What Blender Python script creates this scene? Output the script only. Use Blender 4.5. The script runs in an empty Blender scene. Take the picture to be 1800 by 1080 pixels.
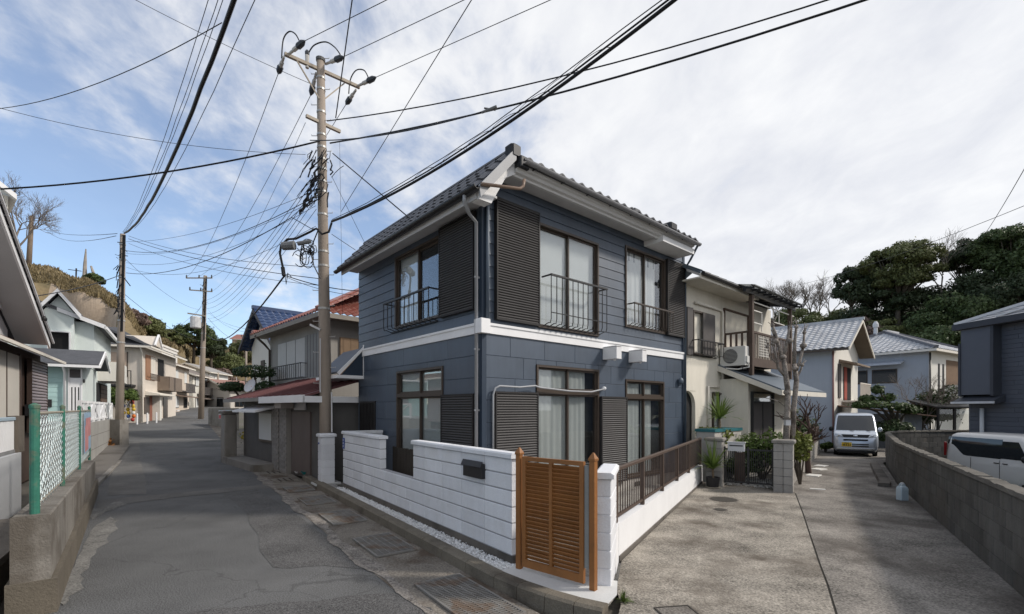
import bpy, bmesh, math, random
from mathutils import Vector, Matrix
random.seed(7)
R_ = math.radians
sc = bpy.context.scene
col = sc.collection
# ------------------------------------------------------------------ camera, sky, sun, exposure
F, H, HV = 820.0, 1.95, 718.0          # focal length in photo pixels, eye height, horizon row
cam = bpy.data.cameras.new('camera'); cam.lens = F/1800*36; cam.sensor_width = 36
cam.shift_y = (HV-540)/1800; cam.clip_end = 2000; cam.clip_start = 0.05
camo = bpy.data.objects.new('camera', cam); col.objects.link(camo)
camo.location = (0, 0, H); camo.rotation_euler = (R_(90), 0, 0); sc.camera = camo
SUN_AZ, SUN_EL = R_(92), R_(38)        # azimuth clockwise from +Y
wd = bpy.data.worlds.new('World'); sc.world = wd; wd.use_nodes = True
def build_world():
    nt = wd.node_tree; N = nt.nodes; Lk = nt.links; N.clear()
    out = N.new('ShaderNodeOutputWorld')
    sky = N.new('ShaderNodeTexSky'); sky.sky_type = 'NISHITA'; sky.sun_disc = False
    sky.sun_elevation = SUN_EL; sky.sun_rotation = SUN_AZ; sky.air_density = 1.0; sky.dust_density = 0.15; sky.ozone_density = 3.0
    b1 = N.new('ShaderNodeBackground'); b1.inputs[1].default_value = 0.15
    Lk.new(sky.outputs[0], b1.inputs[0])
    tc = N.new('ShaderNodeTexCoord'); sx = N.new('ShaderNodeSeparateXYZ'); Lk.new(tc.outputs['Generated'], sx.inputs[0])
    def mth(op, a, b=None, c=None):
        m = N.new('ShaderNodeMath'); m.operation = op
        for i, q in enumerate((a, b, c)):
            if q is None: continue
            if isinstance(q, (int, float)): m.inputs[i].default_value = q
            else: Lk.new(q, m.inputs[i])
        return m.outputs[0]
    zz = mth('MAXIMUM', mth('ADD', sx.outputs[2], 0.22), 0.03)
    px_ = mth('DIVIDE', sx.outputs[0], zz); py_ = mth('DIVIDE', sx.outputs[1], zz)
    cx = N.new('ShaderNodeCombineXYZ'); Lk.new(px_, cx.inputs[0]); Lk.new(py_, cx.inputs[1])
    def noise(scale, det, rough, off, sy=1.0, dist=0.0, rot=0.0):
        mp = N.new('ShaderNodeMapping'); mp.inputs['Location'].default_value = off
        mp.inputs['Scale'].default_value = (1, sy, 1); mp.inputs['Rotation'].default_value = (0, 0, rot)
        Lk.new(cx.outputs[0], mp.inputs[0])
        n = N.new('ShaderNodeTexNoise'); n.inputs['Scale'].default_value = scale; n.inputs['Detail'].default_value = det
        n.inputs['Roughness'].default_value = rough; n.inputs['Distortion'].default_value = dist
        Lk.new(mp.outputs[0], n.inputs[0]); return n.outputs[0]
    n1 = noise(1.0, 6, .55, (3.1, 1.7, 0), .75, .2, .6)
    n2 = noise(5.0, 7, .60, (7.3, 2.2, 0), .70, .25, .9)
    n3 = noise(14., 5, .6, (1.3, 4.2, 0), .8, .2, .5)
    # the cloud deck thickens towards the right-hand side of the valley
    cov = mth('MULTIPLY_ADD', px_, 0.42, 0.52)
    cov = mth('MINIMUM', cov, 0.90)
    a = mth('MULTIPLY_ADD', mth('SUBTRACT', n1, 0.5), 1.1, cov)
    a = mth('MULTIPLY_ADD', mth('SUBTRACT', n2, 0.5), 1.0, a)
    a = mth('MULTIPLY_ADD', mth('SUBTRACT', n3, 0.5), 0.35, a)
    mr = N.new('ShaderNodeMapRange'); mr.interpolation_type = 'SMOOTHSTEP'
    mr.inputs['From Min'].default_value = 0.05; mr.inputs['From Max'].default_value = 0.62
    mr.inputs['To Max'].default_value = 0.97; mr.inputs['To Min'].default_value = 0.17
    Lk.new(a, mr.inputs['Value'])
    # cloud tone: pale grey to white
    cr = N.new('ShaderNodeMapRange'); cr.inputs['From Min'].default_value = .40; cr.inputs['From Max'].default_value = .62
    Lk.new(mth('ADD', mth('MULTIPLY', n1, .45), mth('MULTIPLY', n2, .55)), cr.inputs['Value'])
    cm = N.new('ShaderNodeMix'); cm.data_type = 'RGBA'
    cm.inputs[6].default_value = (.64, .655, .70, 1); cm.inputs[7].default_value = (.80, .805, .815, 1)
    Lk.new(cr.outputs[0], cm.inputs[0])
    b2 = N.new('ShaderNodeBackground'); b2.inputs[1].default_value = 1.0; Lk.new(cm.outputs[2], b2.inputs[0])
    mx = N.new('ShaderNodeMixShader'); Lk.new(mr.outputs[0], mx.inputs[0]); Lk.new(b1.outputs[0], mx.inputs[1]); Lk.new(b2.outputs[0], mx.inputs[2])
    Lk.new(mx.outputs[0], out.inputs[0])
build_world()
sl = bpy.data.lights.new('sun', 'SUN'); sl.energy = 2.6; sl.angle = R_(6); sl.color = (1, .93, .84)
so = bpy.data.objects.new('sun', sl); col.objects.link(so)
sdir = Vector((math.sin(SUN_AZ)*math.cos(SUN_EL), math.cos(SUN_AZ)*math.cos(SUN_EL), math.sin(SUN_EL)))
so.rotation_euler = (-sdir).to_track_quat('-Z', 'Y').to_euler(); so.location = sdir*60
vs = sc.view_settings; vs.view_transform = 'Standard'; vs.look = 'None'; vs.exposure = 0.30; vs.gamma = 1; vs.use_curve_mapping = False
sc.cycles.max_bounces = 6; sc.cycles.transparent_max_bounces = 12
# ------------------------------------------------------------------ helpers
def W(u, v, Y): return Vector(((u-900)/F*Y, Y, H+(HV-v)/F*Y))       # photo direction at depth Y -> place
def G(u, v, z=0.0):
    Y = (H-z)*F/(v-HV); return Vector(((u-900)/F*Y, Y, z))
def sm(a, b, x): t = min(1, max(0, (x-a)/(b-a))); return t*t*(3-2*t)
SD = Vector((-.585, .811, 0)); ND = Vector((.811, .585, 0))          # along the street / across it to the right
def ST(s, n, z=0.0): return SD*s + ND*n + Vector((0, 0, z))
def sn(x, y): return (x*SD.x+y*SD.y, x*ND.x+y*ND.y)
def gz(x, y):                                                        # the ground: flat here, rising up the street, lower car park
    s, n = sn(x, y)
    up = (0.042*max(0, min(s, 90)-20))*(1-sm(5, 14, n))
    return up
class MB:
    def __init__(s, tf=None): s.v = []; s.f = []; s.tf = tf; s.sm = False
    def add(s, vs_, fs):
        b = len(s.v)
        s.v += [tuple(s.tf(*p)) if s.tf else tuple(p) for p in vs_]
        s.f += [tuple(b+i for i in f) for f in fs]; return s
    def box(s, x0, x1, y0, y1, z0, z1):
        return s.add([(x0,y0,z0),(x1,y0,z0),(x1,y1,z0),(x0,y1,z0),(x0,y0,z1),(x1,y0,z1),(x1,y1,z1),(x0,y1,z1)],
              [(0,3,2,1),(4,5,6,7),(0,1,5,4),(1,2,6,5),(2,3,7,6),(3,0,4,7)])
    def bbox(s, x0, x1, y0, y1, z0, z1, c=.01):                       # box with chamfered vertical and top edges
        p = [(x0+c,y0),(x1-c,y0),(x1,y0+c),(x1,y1-c),(x1-c,y1),(x0+c,y1),(x0,y1-c),(x0,y0+c)]
        cx, cy = (x0+x1)/2, (y0+y1)/2
        q = [(x0+2*c,y0+c),(x1-2*c,y0+c),(x1-c,y0+2*c),(x1-c,y1-2*c),(x1-2*c,y1-c),(x0+2*c,y1-c),(x0+c,y1-2*c),(x0+c,y0+2*c)]
        return s.rings([[(a,b,z0) for a,b in p], [(a,b,z1-c) for a,b in p], [(a,b,z1) for a,b in q]])
    def rings(s, rs, caps=True):
        n = len(rs[0]); vs_ = [p for r in rs for p in r]; fs = []
        for k in range(len(rs)-1):
            for i in range(n):
                j = (i+1) % n; fs.append((k*n+i, k*n+j, (k+1)*n+j, (k+1)*n+i))
        if caps: fs.append(tuple(range(n-1, -1, -1))); fs.append(tuple((len(rs)-1)*n+i for i in range(n)))
        return s.add(vs_, fs)
    def prism(s, poly, z0, z1): return s.rings([[(x,y,z0) for x,y in poly], [(x,y,z1) for x,y in poly]])
    def ext(s, poly3, d):                                             # extrude a 3-D polygon by vector d
        d = Vector(d); return s.rings([[tuple(p) for p in poly3], [tuple(Vector(p)+d) for p in poly3]])
    def bar(s, a, b, w, h, up=(0,0,1)):
        a, b = Vector(a), Vector(b); d = (b-a).normalized(); up = Vector(up)
        sd = d.cross(up)
        if sd.length < 1e-4: sd = d.cross(Vector((1,0,0)))
        sd.normalize(); u = sd.cross(d)
        rr = [[tuple(p+sd*i*w/2+u*j*h/2) for i, j in ((-1,-1),(1,-1),(1,1),(-1,1))] for p in (a, b)]
        return s.rings(rr)
    def tube(s, pts, r, n=6, caps=True):
        pts = [Vector(p) for p in pts]; rs = []
        rad = r if isinstance(r, (list, tuple)) else [r]*len(pts)
        pu = None
        for i, p in enumerate(pts):
            d = (pts[min(i+1, len(pts)-1)]-pts[max(i-1, 0)]).normalized()
            if pu is None: pu = d.orthogonal().normalized()
            else:
                pu = pu-d*pu.dot(d)
                pu = pu.normalized() if pu.length > 1e-5 else d.orthogonal().normalized()
            w = d.cross(pu)
            rs.append([tuple(p+(pu*math.cos(t)+w*math.sin(t))*rad[i]) for t in [2*math.pi*k/n for k in range(n)]])
        return s.rings(rs, caps)
    def lathe(s, c, prof, n=12):
        c = Vector(c)
        return s.rings([[(c.x+r*math.cos(2*math.pi*k/n), c.y+r*math.sin(2*math.pi*k/n), c.z+z) for k in range(n)] for r, z in prof])
    def ell(s, c, rx, ry, rz, n=10, m=6):
        c = Vector(c); rs = []
        for i in range(m+1):
            t = math.pi*(i/m-.5)*.98; q = math.cos(t)
            rs.append([(c.x+rx*q*math.cos(2*math.pi*k/n), c.y+ry*q*math.sin(2*math.pi*k/n), c.z+rz*math.sin(t)) for k in range(n)])
        return s.rings(rs)
    def grid(s, fn, nu, nv):
        vs_ = [fn(i/nu, j/nv) for j in range(nv+1) for i in range(nu+1)]
        return s.add(vs_, [(j*(nu+1)+i, j*(nu+1)+i+1, (j+1)*(nu+1)+i+1, (j+1)*(nu+1)+i) for j in range(nv) for i in range(nu)])
    def mesh(s, name, mat, smooth=False, fix=True):
        me = bpy.data.meshes.new(name); me.from_pydata(s.v, [], s.f)
        if fix:
            bm = bmesh.new(); bm.from_mesh(me); bmesh.ops.recalc_face_normals(bm, faces=bm.faces); bm.to_mesh(me); bm.free()
        if mat: me.materials.append(mat)
        if smooth or s.sm: me.polygons.foreach_set('use_smooth', [True]*len(me.polygons))
        me.update(); return me
    def build(s, name, mat, parent=None, smooth=False, fix=True, kind=None, label=None, loc=None, rz=None):
        o = bpy.data.objects.new(name, s.mesh(name, mat, smooth, fix)); col.objects.link(o)
        if parent is not None: o.parent = parent
        if loc is not None: o.location = loc
        if rz is not None: o.rotation_euler = (0, 0, rz)
        if kind: o['kind'] = kind
        if label: o['label'] = label
        return o
def inst(name, me, parent=None, loc=(0,0,0), rot=(0,0,0), scale=None, label=None):
    o = bpy.data.objects.new(name, me); col.objects.link(o); o.parent = parent; o.location = loc; o.rotation_euler = rot
    if scale: o.scale = scale
    if label: o['label'] = label
    return o
def tag(o, label, cat, group=None):
    o['label'] = label; o['category'] = cat
    if group: o['group'] = group
    return o
def thing(name, label, cat, loc=(0,0,0), rz=0, group=None):
    o = bpy.data.objects.new(name, None); col.objects.link(o); o.location = loc; o.rotation_euler = (0, 0, rz); o.empty_display_size = .2
    return tag(o, label, cat, group)
def copy_tree(o, parent=None):
    c = o.copy(); col.objects.link(c); c.parent = parent
    for ch in [k for k in bpy.data.objects if k.parent == o]: copy_tree(ch, c)
    return c
# ------------------------------------------------------------------ materials
MATS = {}
def mat(name, rgb, rough=.75, var=.12, scale=3.0, fine=.06, fscale=60., bump=0., bscale=90., metal=0., spec=.3, rnd=0., streak=0., stain=None, stain_amt=0., stain_scale=.8, stain_w=.12, noise_rough=.6):
    if name in MATS: return MATS[name]
    m = bpy.data.materials.new(name); m.use_nodes = True; nt = m.node_tree; N = nt.nodes; Lk = nt.links
    b = N['Principled BSDF']; b.inputs['Roughness'].default_value = rough; b.inputs['Metallic'].default_value = metal
    b.inputs['Specular IOR Level'].default_value = spec
    geo = N.new('ShaderNodeNewGeometry')
    def mth(op, a, c):
        q = N.new('ShaderNodeMath'); q.operation = op
        for i, x in enumerate((a, c)):
            if isinstance(x, (int, float)): q.inputs[i].default_value = x
            else: Lk.new(x, q.inputs[i])
        return q.outputs[0]
    def noise(sc_, det=4, stretch=None):
        src = geo.outputs['Position']
        if stretch:
            mp = N.new('ShaderNodeMapping'); mp.inputs['Scale'].default_value = stretch; Lk.new(src, mp.inputs[0]); src = mp.outputs[0]
        n = N.new('ShaderNodeTexNoise'); n.inputs['Scale'].default_value = sc_; n.inputs['Detail'].default_value = det
        n.inputs['Roughness'].default_value = noise_rough; Lk.new(src, n.inputs['Vector']); return n.outputs[0]
    k = mth('ADD', mth('MULTIPLY', mth('SUBTRACT', noise(scale), .5), var*4), 1.0)
    if fine: k = mth('ADD', k, mth('MULTIPLY', mth('SUBTRACT', noise(fscale, 2), .5), fine*4))
    if streak: k = mth('ADD', k, mth('MULTIPLY', mth('SUBTRACT', noise(9., 3, (1, 1, .12)), .5), streak*4))
    if rnd:
        oi = N.new('ShaderNodeObjectInfo'); k = mth('ADD', k, mth('MULTIPLY', mth('SUBTRACT', oi.outputs['Random'], .5), rnd*2))
    k = mth('MAXIMUM', k, .1)
    vm = N.new('ShaderNodeVectorMath'); vm.operation = 'SCALE'; vm.inputs[0].default_value = rgb; Lk.new(k, vm.inputs['Scale'])
    cout = vm.outputs[0]
    if stain:
        mr = N.new('ShaderNodeMapRange'); mr.inputs['From Min'].default_value = .5; mr.inputs['From Max'].default_value = .5+stain_w; mr.inputs['To Max'].default_value = stain_amt
        Lk.new(noise(stain_scale, 6), mr.inputs['Value'])
        mx = N.new('ShaderNodeMix'); mx.data_type = 'RGBA'; Lk.new(mr.outputs[0], mx.inputs[0]); Lk.new(cout, mx.inputs[6]); mx.inputs[7].default_value = (*stain, 1); cout = mx.outputs[2]
    Lk.new(cout, b.inputs['Base Color'])
    if bump:
        bp = N.new('ShaderNodeBump'); bp.inputs['Strength'].default_value = min(1, bump); bp.inputs['Distance'].default_value = .01*max(1, bump)
        Lk.new(noise(bscale, 4), bp.inputs['Height']); Lk.new(bp.outputs[0], b.inputs['Normal'])
    MATS[name] = m; return m
def glass(name, tint=(.75,.8,.82), refl=1.0, rough=.02):
    m = bpy.data.materials.new(name); m.use_nodes = True; nt = m.node_tree; N = nt.nodes; Lk = nt.links; N.remove(N['Principled BSDF'])
    tr = N.new('ShaderNodeBsdfTransparent'); tr.inputs[0].default_value = (*tint, 1)
    gl = N.new('ShaderNodeBsdfGlossy'); gl.inputs['Roughness'].default_value = rough; gl.inputs[0].default_value = (.95,.97,1,1)
    lw = N.new('ShaderNodeLayerWeight'); lw.inputs[0].default_value = .5
    pw = N.new('ShaderNodeMath'); pw.operation = 'POWER'; pw.inputs[1].default_value = 3.5; Lk.new(lw.outputs['Facing'], pw.inputs[0])
    mu = N.new('ShaderNodeMath'); mu.operation = 'MULTIPLY_ADD'; mu.inputs[1].default_value = .55*refl; mu.inputs[2].default_value = .045*refl; Lk.new(pw.outputs[0], mu.inputs[0])
    mx = N.new('ShaderNodeMixShader'); Lk.new(mu.outputs[0], mx.inputs[0]); Lk.new(tr.outputs[0], mx.inputs[1]); Lk.new(gl.outputs[0], mx.inputs[2])
    Lk.new(mx.outputs[0], N['Material Output'].inputs[0]); return m
def leafmat(name, rgb, var=.35, trans=.25):
    m = bpy.data.materials.new(name); m.use_nodes = True; nt = m.node_tree; N = nt.nodes; Lk = nt.links
    b = N['Principled BSDF']; b.inputs['Roughness'].default_value = .55; b.inputs['Specular IOR Level'].default_value = .25
    g = N.new('ShaderNodeNewGeometry'); n = N.new('ShaderNodeTexNoise'); n.inputs['Scale'].default_value = 1.3; n.inputs['Detail'].default_value = 3; Lk.new(g.outputs['Position'], n.inputs['Vector'])
    a = N.new('ShaderNodeMath'); a.operation = 'MULTIPLY_ADD'; a.inputs[1].default_value = var*2.4; a.inputs[2].default_value = 1-var*1.2; Lk.new(n.outputs[0], a.inputs[0])
    a2 = N.new('ShaderNodeMath'); a2.operation = 'MULTIPLY_ADD'; a2.inputs[1].default_value = var*1.2; Lk.new(g.outputs['Random Per Island'], a2.inputs[0]); 
    a3 = N.new('ShaderNodeMath'); a3.operation = 'SUBTRACT'; a3.inputs[1].default_value = var*.6; Lk.new(a.outputs[0], a3.inputs[0]); Lk.new(a3.outputs[0], a2.inputs[2])
    vm = N.new('ShaderNodeVectorMath'); vm.operation = 'SCALE'; vm.inputs[0].default_value = rgb; Lk.new(a2.outputs[0], vm.inputs['Scale']); Lk.new(vm.outputs[0], b.inputs['Base Color'])
    if trans:
        t = N.new('ShaderNodeBsdfTranslucent'); Lk.new(vm.outputs[0], t.inputs[0]); mx = N.new('ShaderNodeMixShader'); mx.inputs[0].default_value = trans
        Lk.new(b.outputs[0], mx.inputs[1]); Lk.new(t.outputs[0], mx.inputs[2]); Lk.new(mx.outputs[0], N['Material Output'].inputs[0])
    return m
navy = mat('navy_siding', (.060, .080, .112), .42, .16, 1.2, .05, 90, .12, 60, rnd=.10, streak=.09, spec=.6)
navy2 = mat('navy_trim', (.028, .042, .065), .5, .08, 3, .02)
whitep = mat('white_paint', (.78, .78, .79), .6, .05, 2.0, .02, 80, .05, 120, streak=.02)
whiteb = mat('white_block', (.70, .71, .74), .7, .06, 1.5, .05, 60, .6, 50, rnd=.06, streak=.04, stain=(.56,.55,.53), stain_amt=.45, stain_scale=2.2, stain_w=.25)
greyw = mat('grey_white', (.55, .55, .56), .7, .08, 2, .02, streak=.03)
blackm = mat('black_metal', (.022, .021, .022), .45, .1, 4, .02, spec=.4)
bronze = mat('bronze_sash', (.062, .046, .036), .4, .1, 6, .02, spec=.4)
shutter = mat('shutter_charcoal', (.060, .057, .057), .5, .12, 3, .03, spec=.35)
dshut = mat('shutter_back', (.026, .024, .024), .6, .1)
tile_d = mat('dark_roof_tile', (.075, .078, .088), .42, .10, 3, .04, 60, rnd=.12, spec=.45)
curt = mat('curtain', (.58, .58, .57), .9, .04, 3, .02)
shade_w = mat('shade_or_glare_white', (.62, .63, .62), .9, .05, 1)
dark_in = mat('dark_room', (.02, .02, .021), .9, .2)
glz = glass("window_glass", (.92,.935,.94), 1.4)
glz2 = glass("window_glass_dull", (.86,.88,.88), 1.6)
foundm = mat('foundation_render', (.45, .43, .40), .9, .12, 2, .04, 60, .2, 60)
conc = mat('concrete', (.24, .225, .205), .9, .16, 1.2, .10, 45, .5, 60, streak=.05, stain=(.10,.085,.065), stain_amt=.6, stain_scale=1.1)
conc_d = mat('concrete_dark', (.14, .125, .11), .9, .2, 1.5, .10, 45, .5, 60, streak=.08, stain=(.05,.045,.04), stain_amt=.7, stain_scale=.9)
# ------------------------------------------------------------------ ground, street, kerb, drive
def asphalt_mat():
    m = mat('asphalt', (.108, .108, .108), .88, .30, .7, 1.0, 80, .55, 160, stain=(.150,.149,.146), stain_amt=.6, stain_scale=.5, stain_w=.25)
    nt = m.node_tree; N = nt.nodes; Lk = nt.links; b = N['Principled BSDF']
    src = b.inputs['Base Color'].links[0].from_socket
    geo = N.new('ShaderNodeNewGeometry'); mp = N.new('ShaderNodeMapping'); mp.inputs['Rotation'].default_value = (0, 0, R_(-54))
    Lk.new(geo.outputs['Position'], mp.inputs[0])
    # fine dark cracks: the cell borders of a warped voronoi
    nz = N.new('ShaderNodeTexNoise'); nz.inputs['Scale'].default_value = 1.6; nz.inputs['Detail'].default_value = 5; Lk.new(geo.outputs['Position'], nz.inputs['Vector'])
    va = N.new('ShaderNodeVectorMath'); va.operation = 'MULTIPLY_ADD'; va.inputs[1].default_value = (.9,.9,0); Lk.new(nz.outputs['Color'], va.inputs[0]); Lk.new(geo.outputs['Position'], va.inputs[2])
    vo = N.new('ShaderNodeTexVoronoi'); vo.feature = 'DISTANCE_TO_EDGE'; vo.inputs['Scale'].default_value = .27; Lk.new(va.outputs[0], vo.inputs['Vector'])
    mr = N.new('ShaderNodeMapRange'); mr.inputs['From Min'].default_value = .0012; mr.inputs['From Max'].default_value = .0035; mr.inputs['To Min'].default_value = .72; mr.inputs['To Max'].default_value = 1
    Lk.new(vo.outputs['Distance'], mr.inputs['Value'])
    vm = N.new('ShaderNodeVectorMath'); vm.operation = 'SCALE'; Lk.new(src, vm.inputs[0]); Lk.new(mr.outputs[0], vm.inputs['Scale'])
    Lk.new(vm.outputs[0], b.inputs['Base Color']); return m
asph = asphalt_mat()
earth = mat('earth', (.11, .10, .085), .95, .2, .5, .1, 20, .4, 30, stain=(.07,.08,.04), stain_amt=.7, stain_scale=.25)
drive_m = mat('drive_concrete', (.27, .245, .21), .9, .55, 1.3, .65, 48, .9, 48, stain=(.095,.078,.062), stain_amt=.95, stain_scale=.8, stain_w=.16)
lane_m = mat('lane_concrete', (.205, .188, .168), .9, .55, 1.3, .65, 48, .9, 48, stain=(.085,.073,.063), stain_amt=.9, stain_scale=.7, stain_w=.18)
patch_m = mat('repair_patch', (.165, .16, .15), .9, .35, 3, .6, 50, .6, 70)
def ground_sheet():
    xs = [-420,-250,-160,-110,-80,-62,-50]+[-44+2*i for i in range(45)]+[50,62,80,110,160,250,420]
    ys = [-120,-50,-20,-8,-2,2]+[4+2*i for i in range(50)]+[110,130,160,220,320,480]
    def lot(x, y):
        z = gz(x, y)-.06
        if x > 4:                                    # car park behind the block wall lies lower
            d = (x-5.9)*.82-(y-4.9)*.57
            z -= .55*sm(.2, 1.6, d)*sm(1, 4, y)*(1-sm(16.5, 18.2, y-(x-14)*.3))
        s, n = sn(x, y)
        z -= .30*sm(-1.5, -3.0, n)*(1-sm(9, 11, s))*(1-sm(-4, -3, -n-7))*0.9 if n < -1 else 0
        return z
    b = MB(); n = len(xs)
    b.add([(x, y, lot(x, y)) for y in ys for x in xs], [(j*n+i, j*n+i+1, (j+1)*n+i+1, (j+1)*n+i) for j in range(len(ys)-1) for i in range(n-1)])
    return b.build('ground', earth, kind='structure', fix=False, smooth=True)
ground_sheet()
def strip(name, m, n0, n1, s0, s1, ds=2.0, dz=0.0, nf=None, kind='structure', parent=None):
    b = MB(); k = max(1, int((s1-s0)/ds)); vs_ = []; w = 4
    for i in range(k+1):
        s = s0+(s1-s0)*i/k
        a, c = (nf(s) if nf else (n0, n1))
        for j in range(w+1):
            p = ST(s, a+(c-a)*j/w); vs_.append((p.x, p.y, gz(p.x, p.y)+dz))
    b.add(vs_, [(i*(w+1)+j, i*(w+1)+j+1, (i+1)*(w+1)+j+1, (i+1)*(w+1)+j) for i in range(k) for j in range(w)])
    return b.build(name, m, parent, kind=kind, fix=False)
def road_edges(s):
    l = -1.02-.40*sm(3, 13, s)-.5*sm(13, 16, s)-3.2*sm(28, 40, s)-2*sm(40, 70, s)
    r = 1.92 + .25*sm(24, 30, s)+ 3.5*sm(44, 70, s)
    if s < 4.0: r = 1.92+ (4.0-s)*.12
    return l, r
strip('street', asph, 0, 0, -12, 84, 1.0, 0.0, road_edges)
# patches of other asphalt and the pale repair line across the street
asph2 = mat('asphalt_patch', (.097, .095, .094), .9, .28, 1.2, 1.0, 80, .6, 150)
asph3 = mat('asphalt_pale', (.130, .126, .12), .9, .28, 1.2, .5, 95, .6, 150)
def rag(poly, n=5, a=.05):
    out = []
    for i in range(len(poly)):
        p, q = Vector(poly[i]), Vector(poly[(i+1) % len(poly)])
        for k in range(n):
            out.append(p.lerp(q, k/n)+Vector((random.uniform(-a, a), random.uniform(-a, a), 0)))
    return out
def patch(name, pix, m, dz, n=5, a=.04, parent=None):
    pts = rag([G(*p) for p in pix], n, a); b = MB(); c = sum(pts, Vector())/len(pts)
    from mathutils.geometry import tessellate_polygon
    b.add([(p.x, p.y, gz(p.x, p.y)+dz) for p in pts], [tuple(k) for k in tessellate_polygon([[Vector((p.x, p.y, 0)) for p in pts]])])
    return b.build(name, m, parent, kind='structure', fix=False)
patch('asphalt_patch', [(395,868),(440,905),(475,1000),(545,995),(648,1000),(590,960),(520,905),(455,862)], asph2, .004, 4, .05)
patch('asphalt_patch', [(330,1078),(500,1062),(700,1040),(780,1085),(600,1140),(300,1140)], asph2, .0042, 4, .06)
patch('asphalt_patch', [(212,792),(245,790),(262,850),(258,868),(190,872)], asph3, .0043, 4, .06)
patch('repair_line', [(170,880),(300,868),(470,852),(476,858),(300,876),(172,893)], asph3, .006, 10, .03)
patch('street_stain', [(130,985),(165,925),(200,905),(205,925),(175,965),(150,1010),(125,1060),(100,1065)], patch_m, .0065, 5, .05)
patch('street_stain', [(150,900),(215,880),(225,887),(180,903),(160,915)], patch_m, .0068, 5, .05)
patch('road_lettering', [(272,751),(300,749.5),(318,750),(316,752),(274,754)], mat('worn_road_paint', (.42,.33,.25), .9, .3, 6, .2), .01, 4, .1)
# gutter with concrete covers and steel grates
gut_m = mat('gutter_concrete', (.195, .175, .150), .92, .35, 1.2, .5, 40, .8, 55, stain=(.085,.060,.042), stain_amt=.85, stain_scale=1.3)
strip('gutter', gut_m, 1.90, 2.80, 2.6, 40, 1.0, .004)
rubble = mat('rough_edge', (.22, .20, .18), .95, .5, 6, .7, 50, 1.5, 60)
def edge_strip():
    b = MB(); k = 220
    rows = [[], []]
    for i in range(k+1):
        s = 3.0+18*i/k
        for j, n in enumerate((1.87+.05*math.sin(s*1.7)+.03*math.sin(s*5.1)+random.uniform(-.012, .012), 2.03+.04*math.sin(s*2.3+1)+.02*math.sin(s*7)+random.uniform(-.01, .01))):
            p = ST(s, n); rows[j].append((p.x, p.y, gz(p.x, p.y)+.010))
    b.add(rows[0]+rows[1], [(i, i+1, k+2+i, k+1+i) for i in range(k)])
    b.build('gutter_edge', rubble, kind='structure', fix=False)
edge_strip()
steel = mat('weathered_steel', (.26, .25, .235), .55, .2, 5, .1, 60, metal=.4, stain=(.20,.115,.06), stain_amt=.6, stain_scale=3)
hole = mat('drain_void', (.012, .011, .010), .95, .1)
def grate(s0, s1, label, nb=17):
    t = thing('drain_grate', label, 'grate', ST((s0+s1)/2, 2.40, gz(*ST((s0+s1)/2, 2.4).xy)+.010), math.atan2(SD.y, SD.x), 'grates and covers along the gutter')
    Ls = s1-s0
    MB().box(-Ls/2, Ls/2, -.26, .26, -.002, .004).build('drain_void', hole, t)
    f = MB()
    f.box(-Ls/2-.02, Ls/2+.02, -.285, -.26, 0, .022).box(-Ls/2-.02, Ls/2+.02, .26, .285, 0, .022)
    f.box(-Ls/2-.02, -Ls/2, -.26, .26, 0, .022).box(Ls/2, Ls/2+.02, -.26, .26, 0, .022); f.build('frame', steel, t)
    me = MB().box(-.007, .007, -.258, .258, .004, .021).mesh('grate_bar', steel)
    for i in range(nb): inst('grate_bar', me, t, (-Ls/2+Ls*(i+.5)/nb, 0, 0))
    me2 = MB().box(-Ls/2, Ls/2, -.006, .006, .006, .0185).mesh('cross_bar', steel)
    for y in (-.17, -.085, 0, .085, .17): inst('cross_bar', me2, t, (0, y, 0))
covm = mat('cover_slab', (.20, .182, .155), .9, .2, 2, .2, 50, .8, 60, stain=(.09,.065,.045), stain_amt=.7, stain_scale=1.8)
def cover(s0, s1, label):
    t = thing('gutter_cover', label, 'drain cover', ST((s0+s1)/2, 2.40, gz(*ST((s0+s1)/2, 2.4).xy)+.006), math.atan2(SD.y, SD.x), 'grates and covers along the gutter')
    MB().bbox(-(s1-s0)/2, (s1-s0)/2, -.30, .30, 0, .016, .006).build('slab', covm, t)
    b = MB()
    for y in (-.14, 0, .14): b.box(-(s1-s0)*.38, (s1-s0)*.38, y-.022, y+.022, .0165, .019)
    b.build('slots', mat('slot_dirt', (.055,.045,.036), .95, .2), t)
ords = ['', 'second ', 'third ', 'fourth ', 'fifth ', 'sixth ', 'seventh ']
grate(3.50, 4.75, 'pale steel drain grate in the gutter nearest the wooden gate', 30)
gs = [(5.95,6.95,1),(8.0,9.0,1),(9.9,10.8,1),(11.7,12.5,1)]
for i, (a, b_, k) in enumerate(gs):
    grate(a, b_, 'rusty steel drain grate in the gutter, %sfrom the wooden gate after the pale one' % ords[i].replace('', '') if i else 'rusty steel drain grate in the gutter, next up the street from the pale one', 20)
for i, (a, b_) in enumerate([(13.4,14.2),(15.2,16.0),(17.0,17.8),(18.8,19.5)]):
    cover(a, b_, '%sslotted concrete gutter cover beyond the steel grates, going up the street' % (['first ','second ','third ','fourth '][i]))
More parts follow.
